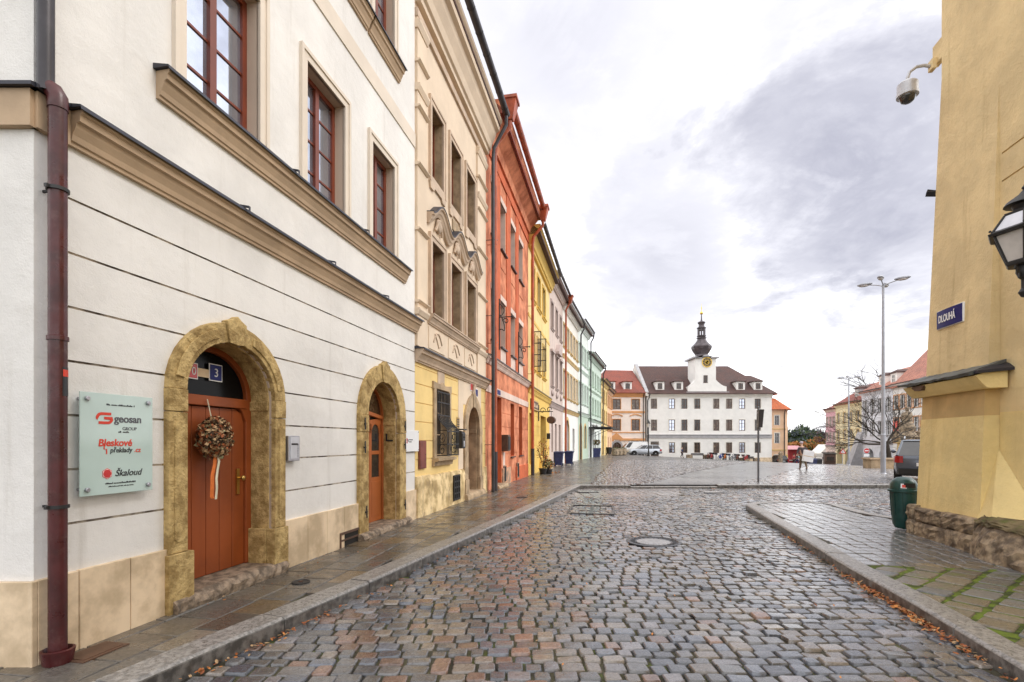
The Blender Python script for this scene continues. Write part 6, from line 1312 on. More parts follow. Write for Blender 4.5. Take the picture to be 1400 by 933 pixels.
# dome security camera on its swan-neck arm
cb_ = FW_.w(.28, BT * 8.3 - .02, EYE + (HOR - 78) / 700 * 8.95)
cc = thing('security_camera', 'white dome security camera on a bent arm high on the yellow buttress', 'camera', tuple(cb_), FW_.rot)
MB().box(-.30, .10, -.03, .06, -.20, .16).build('back_plate', 'church_yellow', cc, bevel=.008); MB().box(-.30, -.16, -.10, -.03, -.28, -.10).build('junction_box', 'church_yellow', cc, bevel=.006)
MB().tube([(-.24, -.10, -.20), (-.24, -.18, -.17), (-.25, -.30, -.17), (-.26, -.40, -.24), (-.265, -.43, -.34), (-.265, -.43, -.42)], .028, 10).build('arm', 'pale_metal', cc)
b = MB(); b.lathe([(.05, -.40), (.13, -.42), (.155, -.45), (.155, -.60), (.165, -.61), (.165, -.66), (.12, -.67)], -.265, -.43, 24); b.build('housing', 'pale_metal', cc); b = MB(); b.lathe([(.125, -.665), (.12, -.70), (.09, -.755), (.04, -.78), (.0, -.785)], -.265, -.43, 20); b.build('dome', 'glass_dark', cc)
# ================================================================== small things
def on_sq(x, y): return (x, y, gz(x, y))
# ---- iron covers in the road and pavement
def ring_cover(name, label, x, y, z, r, fill='galv'):
    t = thing(name, label, 'manhole cover', (x, y, z)); b = MB()
    b.lathe([(r, -.05), (r, .004), (r * .93, .010), (r * .88, .010), (r * .86, -.002), (r * .86, -.05)], 0, 0, 36); b.build('frame', 'iron_wet', t)
    b = MB(); b.lathe([(r * .85, -.04), (r * .85, .002), (r * .66, .002), (r * .64, -.004), (r * .0, -.003)], 0, 0, 36)
    for k in range(24): a = k * pi / 12; b.tube([(r * .68 * cos(a), r * .68 * sin(a), .002), (r * .83 * cos(a), r * .83 * sin(a), .002)], .008, 5)
    b.build('lid', 'iron_wet', t); MB().lathe([(r * .62, -.03), (r * .62, .0), (.0, .001)], 0, 0, 30).build('concrete_infill', fill, t); return t
reg('iron_wet', (0.045, 0.043, 0.045), .28, .3, 9, .2, 60, metal=.5); reg('wet_concrete', (0.34, 0.33, 0.33), .22, .15, 8, .2, 80, coat=.2)
ring_cover('manhole_cover', 'big round manhole cover with pale concrete centre in the middle of the cobbled road', 2.42, 8.75, -.108, .46, 'wet_concrete')
t = thing('manhole_cover', 'large rectangular steel frame let into the cobbles, filled with setts', 'manhole cover', (2.0, 12.85, -.104), -.20); b = MB()
for q in ((-.56, .56, -.82, -.77), (-.56, .56, .77, .82), (-.56, -.51, -.77, .77), (.51, .56, -.77, .77)): b.box(*q, -.04, .012)
b.build('frame', 'iron_wet', t); b = MB(); b.box(-.03, .03, -.77, .77, -.04, .006); b.build('cross_bar', 'iron_wet', t)
for x, y, lb in ((2.55, 17.45, 'small grey cover on the pale crossing strip near the left kerb corner'), (6.75, 17.25, 'small grey cover in the cobbles right of the pale crossing strip')):
    t = thing('manhole_cover', lb, 'manhole cover', (x, y, -.10)); MB().box(-.36, .36, -.28, .28, -.04, .004).build('frame', 'iron_wet', t); MB().box(-.29, .29, -.21, .21, -.03, .009).build('lid', 'wet_concrete', t)
for x, y, r_, lb in ((-2.40, 5.82, .10, 'small round rusty valve cap in the pavement between the two doorways'), (.28, 14.6, .16, 'round cover in the pavement in front of the baroque house')):
    t = thing('valve_cap', lb, 'cover', (x, y, .006)); MB().lathe([(r_, -.03), (r_, .005), (r_ * .85, .007), (r_ * .8, .0), (0, .003)], 0, 0, 20).build('cap', 'iron', t); MB().box(-.02, .02, -.015, .015, 0, .012).build('lug', 'brown_sign', t)
g_ = F1.w(px + .12, -.22); t = thing('drain_grate', 'rusty flat drain cover on the pavement at the foot of the maroon downpipe', 'drain cover', (g_.x, g_.y, .006), F1.rot); MB().box(-.10, .26, -.11, .12, -.03, .004).build('frame', 'brown_sign', t); MB().box(-.07, .23, -.08, .09, -.02, .008).build('plate', 'brown_sign', t)

# ---- green litter bin with domed top
t = thing('litter_bin', 'dark green plastic litter bin with domed lid at the corner of the yellow building', 'litter bin', (7.13, 9.32, .0), radians(-95)); 
b = MB(); b.lathe([(.07, .02), (.13, .03), (.165, .10), (.185, .25), (.20, .55), (.21, .70)], 0, 0, 28); b.build('body', 'bin_green', t)
b = MB(); b.lathe([(.225, .685), (.245, .695), (.245, .725), (.215, .735), (.213, .76), (.205, .83), (.17, .90), (.11, .945), (.03, .96), (0, .962)], 0, 0, 28); ld = b.build('lid', 'bin_green', t)
b = MB(); b.loft([[(.214 * k_ * cos(a), .214 * k_ * sin(a), z) for a in lin(-.55, .35, .1)] for k_, z in ((1.0, .775), (.96, .855))], closed=False, caps=False); b.build('opening', 'dark_gap', ld)
b = MB(); a0_ = 3.85 - radians(-95) - 2 * pi
b.loft([[(rr_ * cos(a), rr_ * sin(a), z) for a in lin(a0_, a0_ + .42, .1)] for rr_, z in ((.2145, .765), (.203, .845))], closed=False, caps=False); b.build('sticker', 'letter_white', ld)
b = MB(); b.loft([[(rr_ * cos(a), rr_ * sin(a), z) for a in lin(a0_ + .1, a0_ + .33, .1)] for rr_, z in ((.2152, .775), (.208, .83))], closed=False, caps=False); b.build('sticker_figure', 'letter_red', ld)
b = MB()
for k in range(10): a = 2 * pi * k / 10; b.tube([(.186 * cos(a), .186 * sin(a), .26), (.211 * cos(a), .211 * sin(a), .68)], .007, 5)
b.build('ribs', 'bin_green', t); MB().box(-.05, .05, .16, .30, .0, .6).build('post', 'iron', t)

# ---- wheelie bins
def wheelie(label, x, y, rot, m='bin_navy', group=None):
    t = thing('wheelie_bin', label, 'wheelie bin', (x, y, gz(x, y)), rot, group); b = MB()
    b.loft([[(-.22, -.26, .10), (.22, -.26, .10), (.22, .20, .10), (-.22, .20, .10)], [(-.28, -.34, .86), (.28, -.34, .86), (.28, .28, .86), (-.28, .28, .86)], [(-.31, -.37, .87), (.31, -.37, .87), (.31, .31, .87), (-.31, .31, .87)], [(-.31, -.37, .92), (.31, -.37, .92), (.31, .31, .92), (-.31, .31, .92)]]); b.build('body', m, t, bevel=.01)
    b = MB(); b.loft([[(-.32, -.40, .925), (.32, -.40, .925), (.32, .34, .925), (-.32, .34, .925)], [(-.32, -.40, .955), (.32, -.40, .955), (.32, .34, .97), (-.32, .34, .97)], [(-.24, -.3, .99), (.24, -.3, .99), (.24, .26, 1.01), (-.24, .26, 1.01)]]); b.build('lid', m, t, bevel=.008); MB().tube([(-.25, .36, .93), (-.25, .42, .95), (.25, .42, .95), (.25, .36, .93)], .015, 6).build('handle', m, t)
    for s in (-1, 1): MB().lathex([(.11, s * .22), (.11, s * .27), (.05, s * .275)], .20, .11, 16).build('wheel', 'rubber', t)
    for s in (-1, 1): MB().box(s * .2 - .03, s * .2 + .03, -.25, -.19, .0, .10).build('foot', m, t)
    return t
wa = wheelie('dark blue wheelie bin in front of the greyish pink house', 3.12, 34.1, F5.rot + pi / 2 + pi, group='wheelie bins on the pavement')
wheelie('dark blue wheelie bin in front of the white house with arched gate', 4.02, 36.0, F5.rot + pi / 2 + pi, group='wheelie bins on the pavement')
wheelie('black wheelie bin beside the orange trimmed house at the corner of the square', 13.0, 68.6, .4, 'iron')

# ---- plants
def leaf_cloud(b, n, c, rx, ry, rz, size, rr, mi=(0,), hollow=.35, flat=.0):
    for _ in range(n):
        v = Vector((rr.gauss(0, 1), rr.gauss(0, 1), rr.gauss(0, 1))).normalized() * rr.uniform(hollow, 1) ** .6
        p = Vector((c[0] + v.x * rx, c[1] + v.y * ry, c[2] + v.z * rz)); n_ = Vector((rr.gauss(0, 1), rr.gauss(0, 1), rr.gauss(.5, 1))).normalized(); t_ = n_.orthogonal().normalized(); t_.rotate(Matrix.Rotation(rr.uniform(0, 6.3), 3, n_)); s_ = n_.cross(t_); z = size * rr.uniform(.6, 1.3)
        b.add([p - t_ * z, p - s_ * z * .5, p + t_ * z, p + s_ * z * .5], [(0, 1, 2, 3)], rr.choice(mi))
rp = random.Random(3)
def potted(name, label, x, y, pot_m, pot, crown, m, n, size, stem=None):
    t = thing(name, label, 'potted plant', (x, y, gz(x, y)), F4.rot); b = MB(); r0, r1, h = pot
    b.lathe([(r0, 0), (r1, h * .85), (r1 * 1.1, h * .86), (r1 * 1.1, h), (r1 * .92, h), (r1 * .9, h * .9), (0, h * .9)], 0, 0, 20); b.build('pot', pot_m, t)
    b = MB(); cz, rx, rz = crown
    for k in range(10): a = rp.uniform(0, 6.3); b.tube([(0, 0, h * .85), (.3 * rx * cos(a), .3 * rx * sin(a), (h + cz) / 2), (rx * .8 * cos(a), rx * .8 * sin(a), cz + rp.uniform(-.3, .6) * rz)], .010, 5)
    if stem: b.tube([(0, 0, h * .8), (0, 0, cz)], .025, 6)
    b.build('stem', 'bark', t); b = MB(); leaf_cloud(b, n, (0, 0, cz), rx, rx, rz, size, rp, (0, 0, 1)); b.build('foliage', m, t); return t
q = F4.w(X4(727.5), -.55); potted('potted_shrub', 'tall potted shrub with sparse orange autumn leaves by the yellow shop window', q.x, q.y, 'iron', (.14, .20, .30), (1.15, .36, .62), ['leaf_rust', 'petal_tan'], 150, .055)
q = F4.w(X4(729.5), -.75); potted('potted_plant', 'low dark green bushy plant in a pot below the orange leaved shrub', q.x, q.y, 'iron', (.16, .20, .22), (.50, .34, .24), ['leaf_green', 'leaf_rust'], 320, .05)
for u, lb in ((811.5, 'tall blue planter with a clipped ball shrub under the glass canopy, left one'), (816.5, 'tall blue planter with a clipped ball shrub under the glass canopy, right one')):
    yy = 56.5 if u < 814 else 57.5; x = (u - 700) / 700 * yy; t = thing('planter', lb, 'planter', on_sq(x, yy), .3, 'blue planters under the canopy')
    MB().loft([[(-w_, -w_, z), (w_, -w_, z), (w_, w_, z), (-w_, w_, z)] for w_, z in ((.22, 0), (.30, 1.0), (.27, 1.0), (.26, .93))]).build('pot', 'bin_navy', t); b = MB(); b.tube([(0, 0, .9), (0, 0, 1.5)], .03, 6); b.build('stem', 'bark', t); b = MB(); leaf_cloud(b, 260, (0, 0, 1.65), .36, .36, .34, .07, rp, (0, 1)); b.build('foliage', ['leaf_green', 'leaf_ochre'], t)

# ---- vehicles
def car(name, label, cat, x, y, rot, L, Wd, H, paint, belt, cab, hood_z, low=.28, glassm='glass_dark', rear_drop=.02, wr=.32, wb=None, group=None, panel_sides=False):
    """local x is the length, the nose at +x; cab = (rear base, rear roof, front roof, front base) as shares of the length"""
    t = thing(name, label, cat, (x, y, gz(x, y) + (0 if y > 19 else -.115)), rot, group); h = Wd / 2; x0, x1 = -L / 2, L / 2
    st = [(x0, low + .15, belt - .12, .82), (x0 + .06, low + .05, belt - .02, .93), (x0 + .35, low - .05, belt + rear_drop, 1.0), (x0 + L * .5, low - .08, belt, 1.0), (x0 + L * cab[3] - .02, low - .06, belt - .01, 1.0), (x1 - .55, low - .04, hood_z, .97), (x1 - .14, low + .02, hood_z - .09, .88), (x1, low + .14, hood_z - .26, .74)]
    b = MB(); rings = []
    for xx, zl, zb, k in st:
        w = h * k; m = (zl + zb) / 2; rings.append([(xx, -w * .86, zl), (xx, -w * .97, zl + .10), (xx, -w, m), (xx, -w * .97, zb - .06), (xx, -w * .90, zb), (xx, w * .90, zb), (xx, w * .97, zb - .06), (xx, w, m), (xx, w * .97, zl + .10), (xx, w * .86, zl)])
    b.loft(rings, sm=True); body = b.build('body', paint, t, ang=40)
    cx = [x0 + L * c for c in cab]; wb_, wt = h * .90, h * .72; zt = H - .05; zb = belt - .03
    B = [(cx[0], -wb_, zb), (cx[3], -wb_, zb), (cx[3], wb_, zb), (cx[0], wb_, zb)]; T = [(cx[1], -wt, zt), (cx[2], -wt, zt), (cx[2], wt, zt), (cx[1], wt, zt)]
    MB().loft([B, T]).build('windows', paint if panel_sides else glassm, t)
    b = MB(); b.loft([[(cx[1] - .05, -wt - .02, zt - .01), (cx[2] + .06, -wt - .02, zt - .01), (cx[2] + .06, wt + .02, zt - .01), (cx[1] - .05, wt + .02, zt - .01)], [(cx[1] + .02, -wt, zt + .035), (cx[2] - .05, -wt, zt + .035), (cx[2] - .05, wt, zt + .035), (cx[1] + .02, wt, zt + .035)], [(cx[1] + .25, -wt * .7, H), (cx[2] - .3, -wt * .7, H), (cx[2] - .3, wt * .7, H), (cx[1] + .25, wt * .7, H)]], sm=True)
    rf = b.build('roof', paint, t, ang=50)
    for i in range(4): MB().tube([B[i], T[i]], .045, 6).build('pillar', paint, t)
    for f_ in (.36, .68):
        for s in (-1, 1): xb, xt = cx[0] + (cx[3] - cx[0]) * f_, cx[1] + (cx[2] - cx[1]) * (f_ + .02); MB().tube([(xb, s * wb_, zb), (xt, s * wt, zt)], .03, 6).build('pillar', paint, t)
    if panel_sides:
        for s in (-1, 1):
            b = MB(); b.loft([[(cx[3] - .1 - .75, s * (wb_ + .012), zb + .05), (cx[3] - .2, s * (wb_ + .012), zb + .05)], [(cx[2] - .55, s * (wt + .02), zt - .05), (cx[2] - .05, s * (wt + .02), zt - .05)]], caps=False, closed=False); b.build('side_window', glassm, t)
        b = MB(); b.loft([[(cx[3] + .01, -wb_ * .9, zb + .05), (cx[3] + .01, wb_ * .9, zb + .05)], [(cx[2] + .02, -wt * .9, zt - .05), (cx[2] + .02, wt * .9, zt - .05)]], caps=False, closed=False); b.build('windscreen', glassm, t)
    wx = wb or (.18 * L, .80 * L)
    for fx in wx:
        for s in (-1, 1):
            yy = s * (h - .10); b = MB(); b.lathey([(wr * .62, yy - .11), (wr * .95, yy - .11), (wr, yy - .07), (wr, yy + .07), (wr * .95, yy + .11), (wr * .62, yy + .11)], x0 + fx, wr, 22); w = b.build('wheel', 'rubber', t)
            b = MB(); ys_ = yy + s * .112; b.lathey([(wr * .64, ys_ - s * .03), (wr * .64, ys_), (wr * .55, ys_ - s * .02), (wr * .15, ys_), (0, ys_)], x0 + fx, wr, 20); b.build('rim', 'galv', w)
            b = MB(); P = [(x0 + fx + (wr + .07) * cos(a), wr + (wr + .07) * sin(a)) for a in lin(-.1, pi + .1, .25)]; yo = s * (h + .004); b.py(P, yo - .012 * s - .01, yo + .006 * s); b.build('wheel_arch', 'dark_gap', t)
    for s in (-1, 1):
        MB().loft([[(x0 + .04, s * h * .70, z), (x0 - .02, s * h * .70, z), (x0 - .02, s * h * .82, z), (x0 + .05, s * h * .965 * k2, z), (x0 + .30, s * h * 1.012 * k2, z), (x0 + .30, s * h * .9, z)] for z, k2 in ((belt - .30, 1), (belt - .18, 1), (belt - .05, .985))]).build('tail_light', 'tail_red', t)
        MB().loft([[(x1 - .30, s * h * .88, hood_z - .12), (x1 - .06, s * h * .55, hood_z - .16), (x1 - .02, s * h * .55, hood_z - .30), (x1 - .22, s * h * .92, hood_z - .28)], [(x1 - .24, s * h * .91, hood_z - .11), (x1 + .0, s * h * .56, hood_z - .15), (x1 + .03, s * h * .55, hood_z - .29), (x1 - .17, s * h * .92, hood_z - .27)]]).build('headlight', 'clear_white', t)
        mr = MB().ball((cx[3] - .28, s * (h + .08), belt + .08), .07, .10, .075, 10, 6).build('mirror', paint, t)
        for f_ in (.38, .66): xx = cx[0] + (cx[3] - cx[0]) * f_; MB().box(xx - .22, xx - .05, s * h * .985 - .02, s * h * .985 + .02, belt - .17, belt - .135).build('door_handle', paint, t)
    b = MB(); b.box(x0 - .02, x0 + .03, -.26, .26, belt - .42, belt - .30); b.build('number_plate', 'letter_white', t); b = MB(); b.box(x1 - .04, x1 + .03, -.26, .26, low + .10, low + .21); b.build('number_plate', 'letter_white', t)
    b = MB(); b.loft([[(x0 - .03, -h * .84, low + .02), (x0 + .5, -h * 1.0, low + .0), (x0 + .5, -h * 1.0, low + .20), (x0 - .05, -h * .84, low + .24)], [(x0 - .03, h * .84, low + .02), (x0 + .5, h * 1.0, low), (x0 + .5, h * 1.0, low + .20), (x0 - .05, h * .84, low + .24)]]); b.build('bumper', 'rubber', t)
    return t
reg('tail_red', (0.34, 0.012, 0.012), .2, 0, 1, 0); reg('paint_silver', (0.50, 0.53, 0.58), .28, .02, 1, 0, metal=.55, coat=.5); reg('paint_white', (0.78, 0.79, 0.80), .3, .02, 1, 0, coat=.5); reg('paint_dark', (0.09, 0.105, 0.135), .22, .03, 1, 0, metal=.3, coat=.6); reg('paint_black', (0.012, 0.012, 0.014), .25, 0, 1, 0, coat=.5)
car('estate_car', 'silver estate car parked in front of the town hall beside the old street lamp', 'car', 18.0, 70.2, pi - .05, 4.65, 1.78, 1.47, 'paint_silver', .92, (.02, .10, .52, .70), .86)
car('delivery_van', 'white van parked behind the silver estate car', 'van', 17.35, 74.2, pi, 4.4, 1.8, 1.9, 'paint_white', 1.02, (.0, .03, .62, .80), .98, panel_sides=True)
sv = car('suv_car', 'dark grey SUV showing its rear corner behind the yellow building', 'car', 16.69, 20.73, radians(52), 4.6, 1.88, 1.70, 'paint_dark', 1.12, (.01, .15, .55, .74), 1.02, low=.36, wr=.36, glassm='glass_dark')
b = MB()
for s in (-1, 1): b.tube([(-1.5, s * .62, 1.72), (-1.3, s * .62, 1.80), (.3, s * .62, 1.82), (.5, s * .62, 1.76)], .022, 6)
b.build('roof_rail', 'galv', sv)
b = MB(); b.lathey([(.13, -.95), (.10, -.955), (.0, -.95)], -1.5, 1.0, 4); 
car('small_car', 'black small car parked behind the stone post at the orange roofed house', 'car', 42.7, 82.2, radians(88), 3.7, 1.6, 1.45, 'paint_black', .9, (.02, .12, .55, .72), .85)

# ---- street lamps and posts
def four_lamp(label, x, y, group):
    t = thing('street_lamp', label, 'street lamp', on_sq(x, y), radians(18), group); b = MB(); b.lathe([(.14, 0), (.14, .05), (.115, .08), (.115, 1.95), (.125, 1.96), (.125, 2.02), (.085, 2.06), (.075, 5), (.055, 9.6)], 0, 0, 14); b.build('pole', 'galv_pole', t)
    MB().lathe([(.16, .0), (.16, .02), (.13, .06)], 0, 0, 14).build('base', 'galv', t)
    for k in range(4):
        a = k * pi / 2 + .5; c, s = cos(a), sin(a); o = MB().tube([(0, 0, 9.55), (.25 * c, .25 * s, 9.66), (.6 * c, .6 * s, 9.74)], .028, 8).build('lamp_arm', 'galv', t)
        b = MB(); b.loft([[(d * c - w_ * sin(q) * s, d * s + w_ * sin(q) * c, 9.77 + .0 + h_ * cos(q) + .03) for q in lin(0, 2 * pi, .6)[:-1]] for d, w_, h_ in ((.45, .03, .03), (.6, .12, .07), (.85, .15, .085), (1.05, .10, .06), (1.12, .02, .02))], sm=True); b.build('lamp_head', 'galv_pole', o)
        b = MB(); b.loft([[(d * c - w_ * sin(q) * s, d * s + w_ * sin(q) * c, 9.73 + h_ * cos(q)) for q in lin(0, 2 * pi, .6)[:-1]] for d, w_, h_ in ((.58, .02, .02), (.7, .10, .05), (.9, .11, .05), (1.02, .02, .02))], sm=True); b.build('lens', 'lantern_glass', o)
    return t
reg('galv_pole', (0.38, 0.39, 0.43), .45, .1, 2, 0, metal=.25)
four_lamp('tall grey four-armed street lamp in front of the bare tree, the nearer of two', 18.85, 26.0, 'four-armed street lamps')
four_lamp('tall grey four-armed street lamp by the pale yellow house, the farther of two', 37.5, 57.0, 'four-armed street lamps')
t = thing('old_street_lamp', 'old-fashioned black lantern post in front of the silver estate car', 'street lamp', on_sq(17.6, 66.0)); b = MB(); b.lathe([(.16, 0), (.16, .35), (.10, .42), (.09, .9), (.06, .95), (.05, 3.6), (.08, 3.65), (.05, 3.7)], 0, 0, 10); b.build('post', 'iron', t)
b = MB(); b.loft([[(r_ * cos(a), r_ * sin(a), z) for a in lin(0, 2 * pi, pi / 3)[:-1]] for r_, z in ((.12, 3.7), (.24, 4.2))]); hd_ = b.build('lantern', 'lantern_glass', t); b = MB(); b.loft([[(r_ * cos(a), r_ * sin(a), z) for a in lin(0, 2 * pi, pi / 3)[:-1]] for r_, z in ((.28, 4.2), (.14, 4.42), (.16, 4.44), (.03, 4.62), (.02, 4.75))]); b.build('lantern_roof', 'iron', t)
reg('post_grey', (.13, .13, .14), .5, .1, 3, 0, metal=.3)
t = thing('sign_post', 'thin grey post with a road sign seen almost edge-on at the cross kerb', 'road sign', on_sq(9.55, 19.85)); MB().lathe([(.036, 0), (.036, 2.95), (.02, 2.97)], 0, 0, 12).build('post', 'post_grey', t)
o = MB().loft([[(-.10, -.27, 2.15), (.03, -.27, 2.15), (.09, .27, 2.15), (.05, .27, 2.15), (-.12, -.25, 2.15)], [(-.08, -.30, 2.84), (.08, -.30, 2.84), (.13, .30, 2.84), (.08, .30, 2.84), (-.10, -.28, 2.84)]]).build('sign_panel', 'gutter_dark', t)
MB().loft([[(.032, -.24, 2.19), (.086, .24, 2.19)], [(.084, -.26, 2.80), (.125, .26, 2.80)]], closed=False, caps=False).build('sign_face', 'grey_paint', o)
for z in (2.25, 2.7): MB().lathe([(.034, z), (.045, z), (.045, z + .04), (.034, z + .04)], 0, 0, 10).build('clamp', 'galv', t)
# no-entry sign and warning triangle
x, y = (1184.5 - 700) / 700 * 63, 63.0; zt_ = EYE + (HOR - 616.5) / 700 * y - gz(x, y); t = thing('no_entry_sign', 'round red no entry sign with white bar in front of the cool white house', 'road sign', on_sq(x, y), radians(-12))
MB().lathe([(.035, 0), (.035, zt_ + .3)], 0, 0, 8).build('post', 'galv', t); MB().lathey([(.33, -.05), (.33, -.08), (.29, -.082), (0, -.082)], 0, zt_, 26).build('rim', 'letter_white', t); o = MB().lathey([(.30, -.08), (.30, -.088), (0, -.088)], 0, zt_, 26).build('disc', 'sign_red', t); MB().box(-.21, .21, -.094, -.088, zt_ - .055, zt_ + .055).build('bar', 'letter_white', o); MB().box(-.30, .30, -.07, -.05, zt_ - .72, zt_ - .40).build('sub_plate', 'letter_white', t)
x, y = (1152 - 700) / 700 * 72, 72.0; zt_ = EYE + (HOR - 617.5) / 700 * y - gz(x, y); t = thing('warning_sign', 'red bordered triangular warning sign in front of the pale yellow house', 'road sign', on_sq(x, y), radians(-12)); MB().lathe([(.04, 0), (.04, zt_ + .3)], 0, 0, 8).build('post', 'galv', t)
MB().py([(-.46, zt_ - .3), (.46, zt_ - .3), (0, zt_ + .5)], -.08, -.05).build('border', 'sign_red', t); MB().py([(-.27, zt_ - .19), (.27, zt_ - .19), (0, zt_ + .27)], -.088, -.08).build('field', 'letter_white', t); MB().box(-.035, .035, -.093, -.088, zt_ - .12, zt_ + .12).build('symbol', 'letter_dark', t)

# ---- benches, bicycles, scooter, posts before the town hall
def bench(label, x, y, L):
    t = thing('stone_bench', label, 'bench', on_sq(x, y), -.04, 'benches before the town hall')
    for s in (-1, 1): MB().box(s * L / 2 - .42, s * L / 2 + .42, -.28, .28, -.2, .62).build('end_block', 'church_stone', t, bevel=.03)
    MB().box(-L / 2 + .2, L / 2 - .2, -.26, .26, .50, .60).build('seat', 'gutter_dark', t); MB().box(-L / 2 + .3, L / 2 - .3, .20, .26, .62, .82).build('backrest', 'gutter_dark', t)
bench('stone bench with dark seat left of the bicycle row', 28.15, 77.6, 2.5); bench('stone bench with dark seat right of the bicycle row', 36.1, 78.0, 2.2)
def bicycle(label, x, y, rot, col, first=None):
    t = thing('bicycle', label, 'bicycle', on_sq(x, y), rot, 'bicycles in the stand before the town hall')
    for xx in (-.52, .52):
        b = MB(); b.tube([(xx + .33 * cos(a), 0, .34 + .33 * sin(a)) for a in lin(0, 2 * pi, .3)], .045, 6)
        for k in range(8): a = k * pi / 4; b.tube([(xx, 0, .34), (xx + .32 * cos(a), 0, .34 + .32 * sin(a))], .012, 4)
        b.build('wheel', 'rubber', t)
    b = MB()
    for p in ([(-.52, 0, .34), (-.10, 0, .30)], [(-.10, 0, .30), (-.24, 0, .85)], [(-.22, 0, .78), (-.52, 0, .34)], [(-.22, 0, .80), (.36, 0, .82)], [(-.10, 0, .30), (.36, 0, .76)], [(.34, 0, .98), (.38, 0, .78), (.52, 0, .34)]): b.tube(p, .05, 6)
    b.box(-.46, -.02, -.012, .012, .34, .74)
    b.build('frame', col, t); b = MB(); b.ball((-.25, 0, .93), .15, .08, .05, 10, 5); b.build('saddle', 'rubber', t); b = MB(); b.tube([(.28, -.28, 1.02), (.36, -.1, 1.03), (.36, .1, 1.03), (.28, .28, 1.02)], .02, 6); b.build('handlebar', 'iron', t); b = MB(); b.box(.40, .74, -.2, .2, .74, 1.0); b.build('basket', 'iron', t)
reg('bike_red', (.40, .03, .03), .35, .1, 5, 0); reg('bike_blue', (.04, .07, .30), .35, .1, 5, 0); reg('bike_orange', (.55, .15, .03), .35, .1, 5, 0); reg('bike_grey', (.25, .25, .27), .35, .1, 5, 0); reg('bike_pink', (.55, .20, .22), .35, .1, 5, 0); reg('bike_brown', (.16, .05, .03), .4, .1, 5, 0)
for i, (u, c, lb) in enumerate(((969, 'bike_brown', 'dark brown bicycle at the left end of the row, next to the stone bench'), (973, 'bike_red', 'deep red bicycle, second in the row from the left bench'), (979, 'bike_grey', 'grey bicycle between the deep red and the first blue one'), (986, 'bike_blue', 'first blue bicycle in the row, left of the orange one'), (991, 'bike_orange', 'bright orange bicycle between the two blue ones'), (997, 'bike_blue', 'second blue bicycle, right of the orange one'), (1003, 'bike_grey', 'grey bicycle right of the second blue one'), (1008, 'bike_brown', 'dark brown bicycle in the right half of the row'), (1016, 'bike_pink', 'pale pink bicycle standing apart near the right bench'), (1020, 'bike_red', 'red bicycle at the right end of the row by the right bench'))):
    y = 76.8 + .15 * (i % 3); x = (u - 700) / 700 * y; bicycle(lb, x, y, radians(35 + 17 * (i % 3)), c)
def skin(name, V, E, rad, m, par, sub=1):
    me = bpy.data.meshes.new(name); me.from_pydata(V, E, []); o = bpy.data.objects.new(name, me); COL.objects.link(o); o.parent = par
    md = o.modifiers.new('skin', 'SKIN'); md.use_smooth_shade = True
    for i, r_ in enumerate(rad): me.skin_vertices[0].data[i].radius = (r_, r_) if not isinstance(r_, tuple) else r_
    me.skin_vertices[0].data[0].use_root = True
    s = o.modifiers.new('sub', 'SUBSURF'); s.levels = sub; s.render_levels = sub; me.materials.append(MT[m]); return o
reg('skin', (.50, .30, .21), .6, .05, 8, 0); reg('cloth_dark', (.05, .04, .045), .9, .2, 8, .1, 60); reg('cloth_brown', (.17, .12, .08), .9, .2, 8, .1, 60); reg('cloth_teal', (.22, .36, .36), .9, .2, 8, .1, 60); reg('cloth_red', (.38, .05, .06), .9, .2, 8, .1, 60); reg('cloth_navy', (.03, .04, .10), .9, .2, 8, .1, 60); reg('hair', (.03, .02, .015), .8, .2, 20, 0); reg('shoe', (.03, .025, .02), .6, .1, 8, 0); reg('cap_grey', (.42, .36, .40), .8, .1, 8, 0)
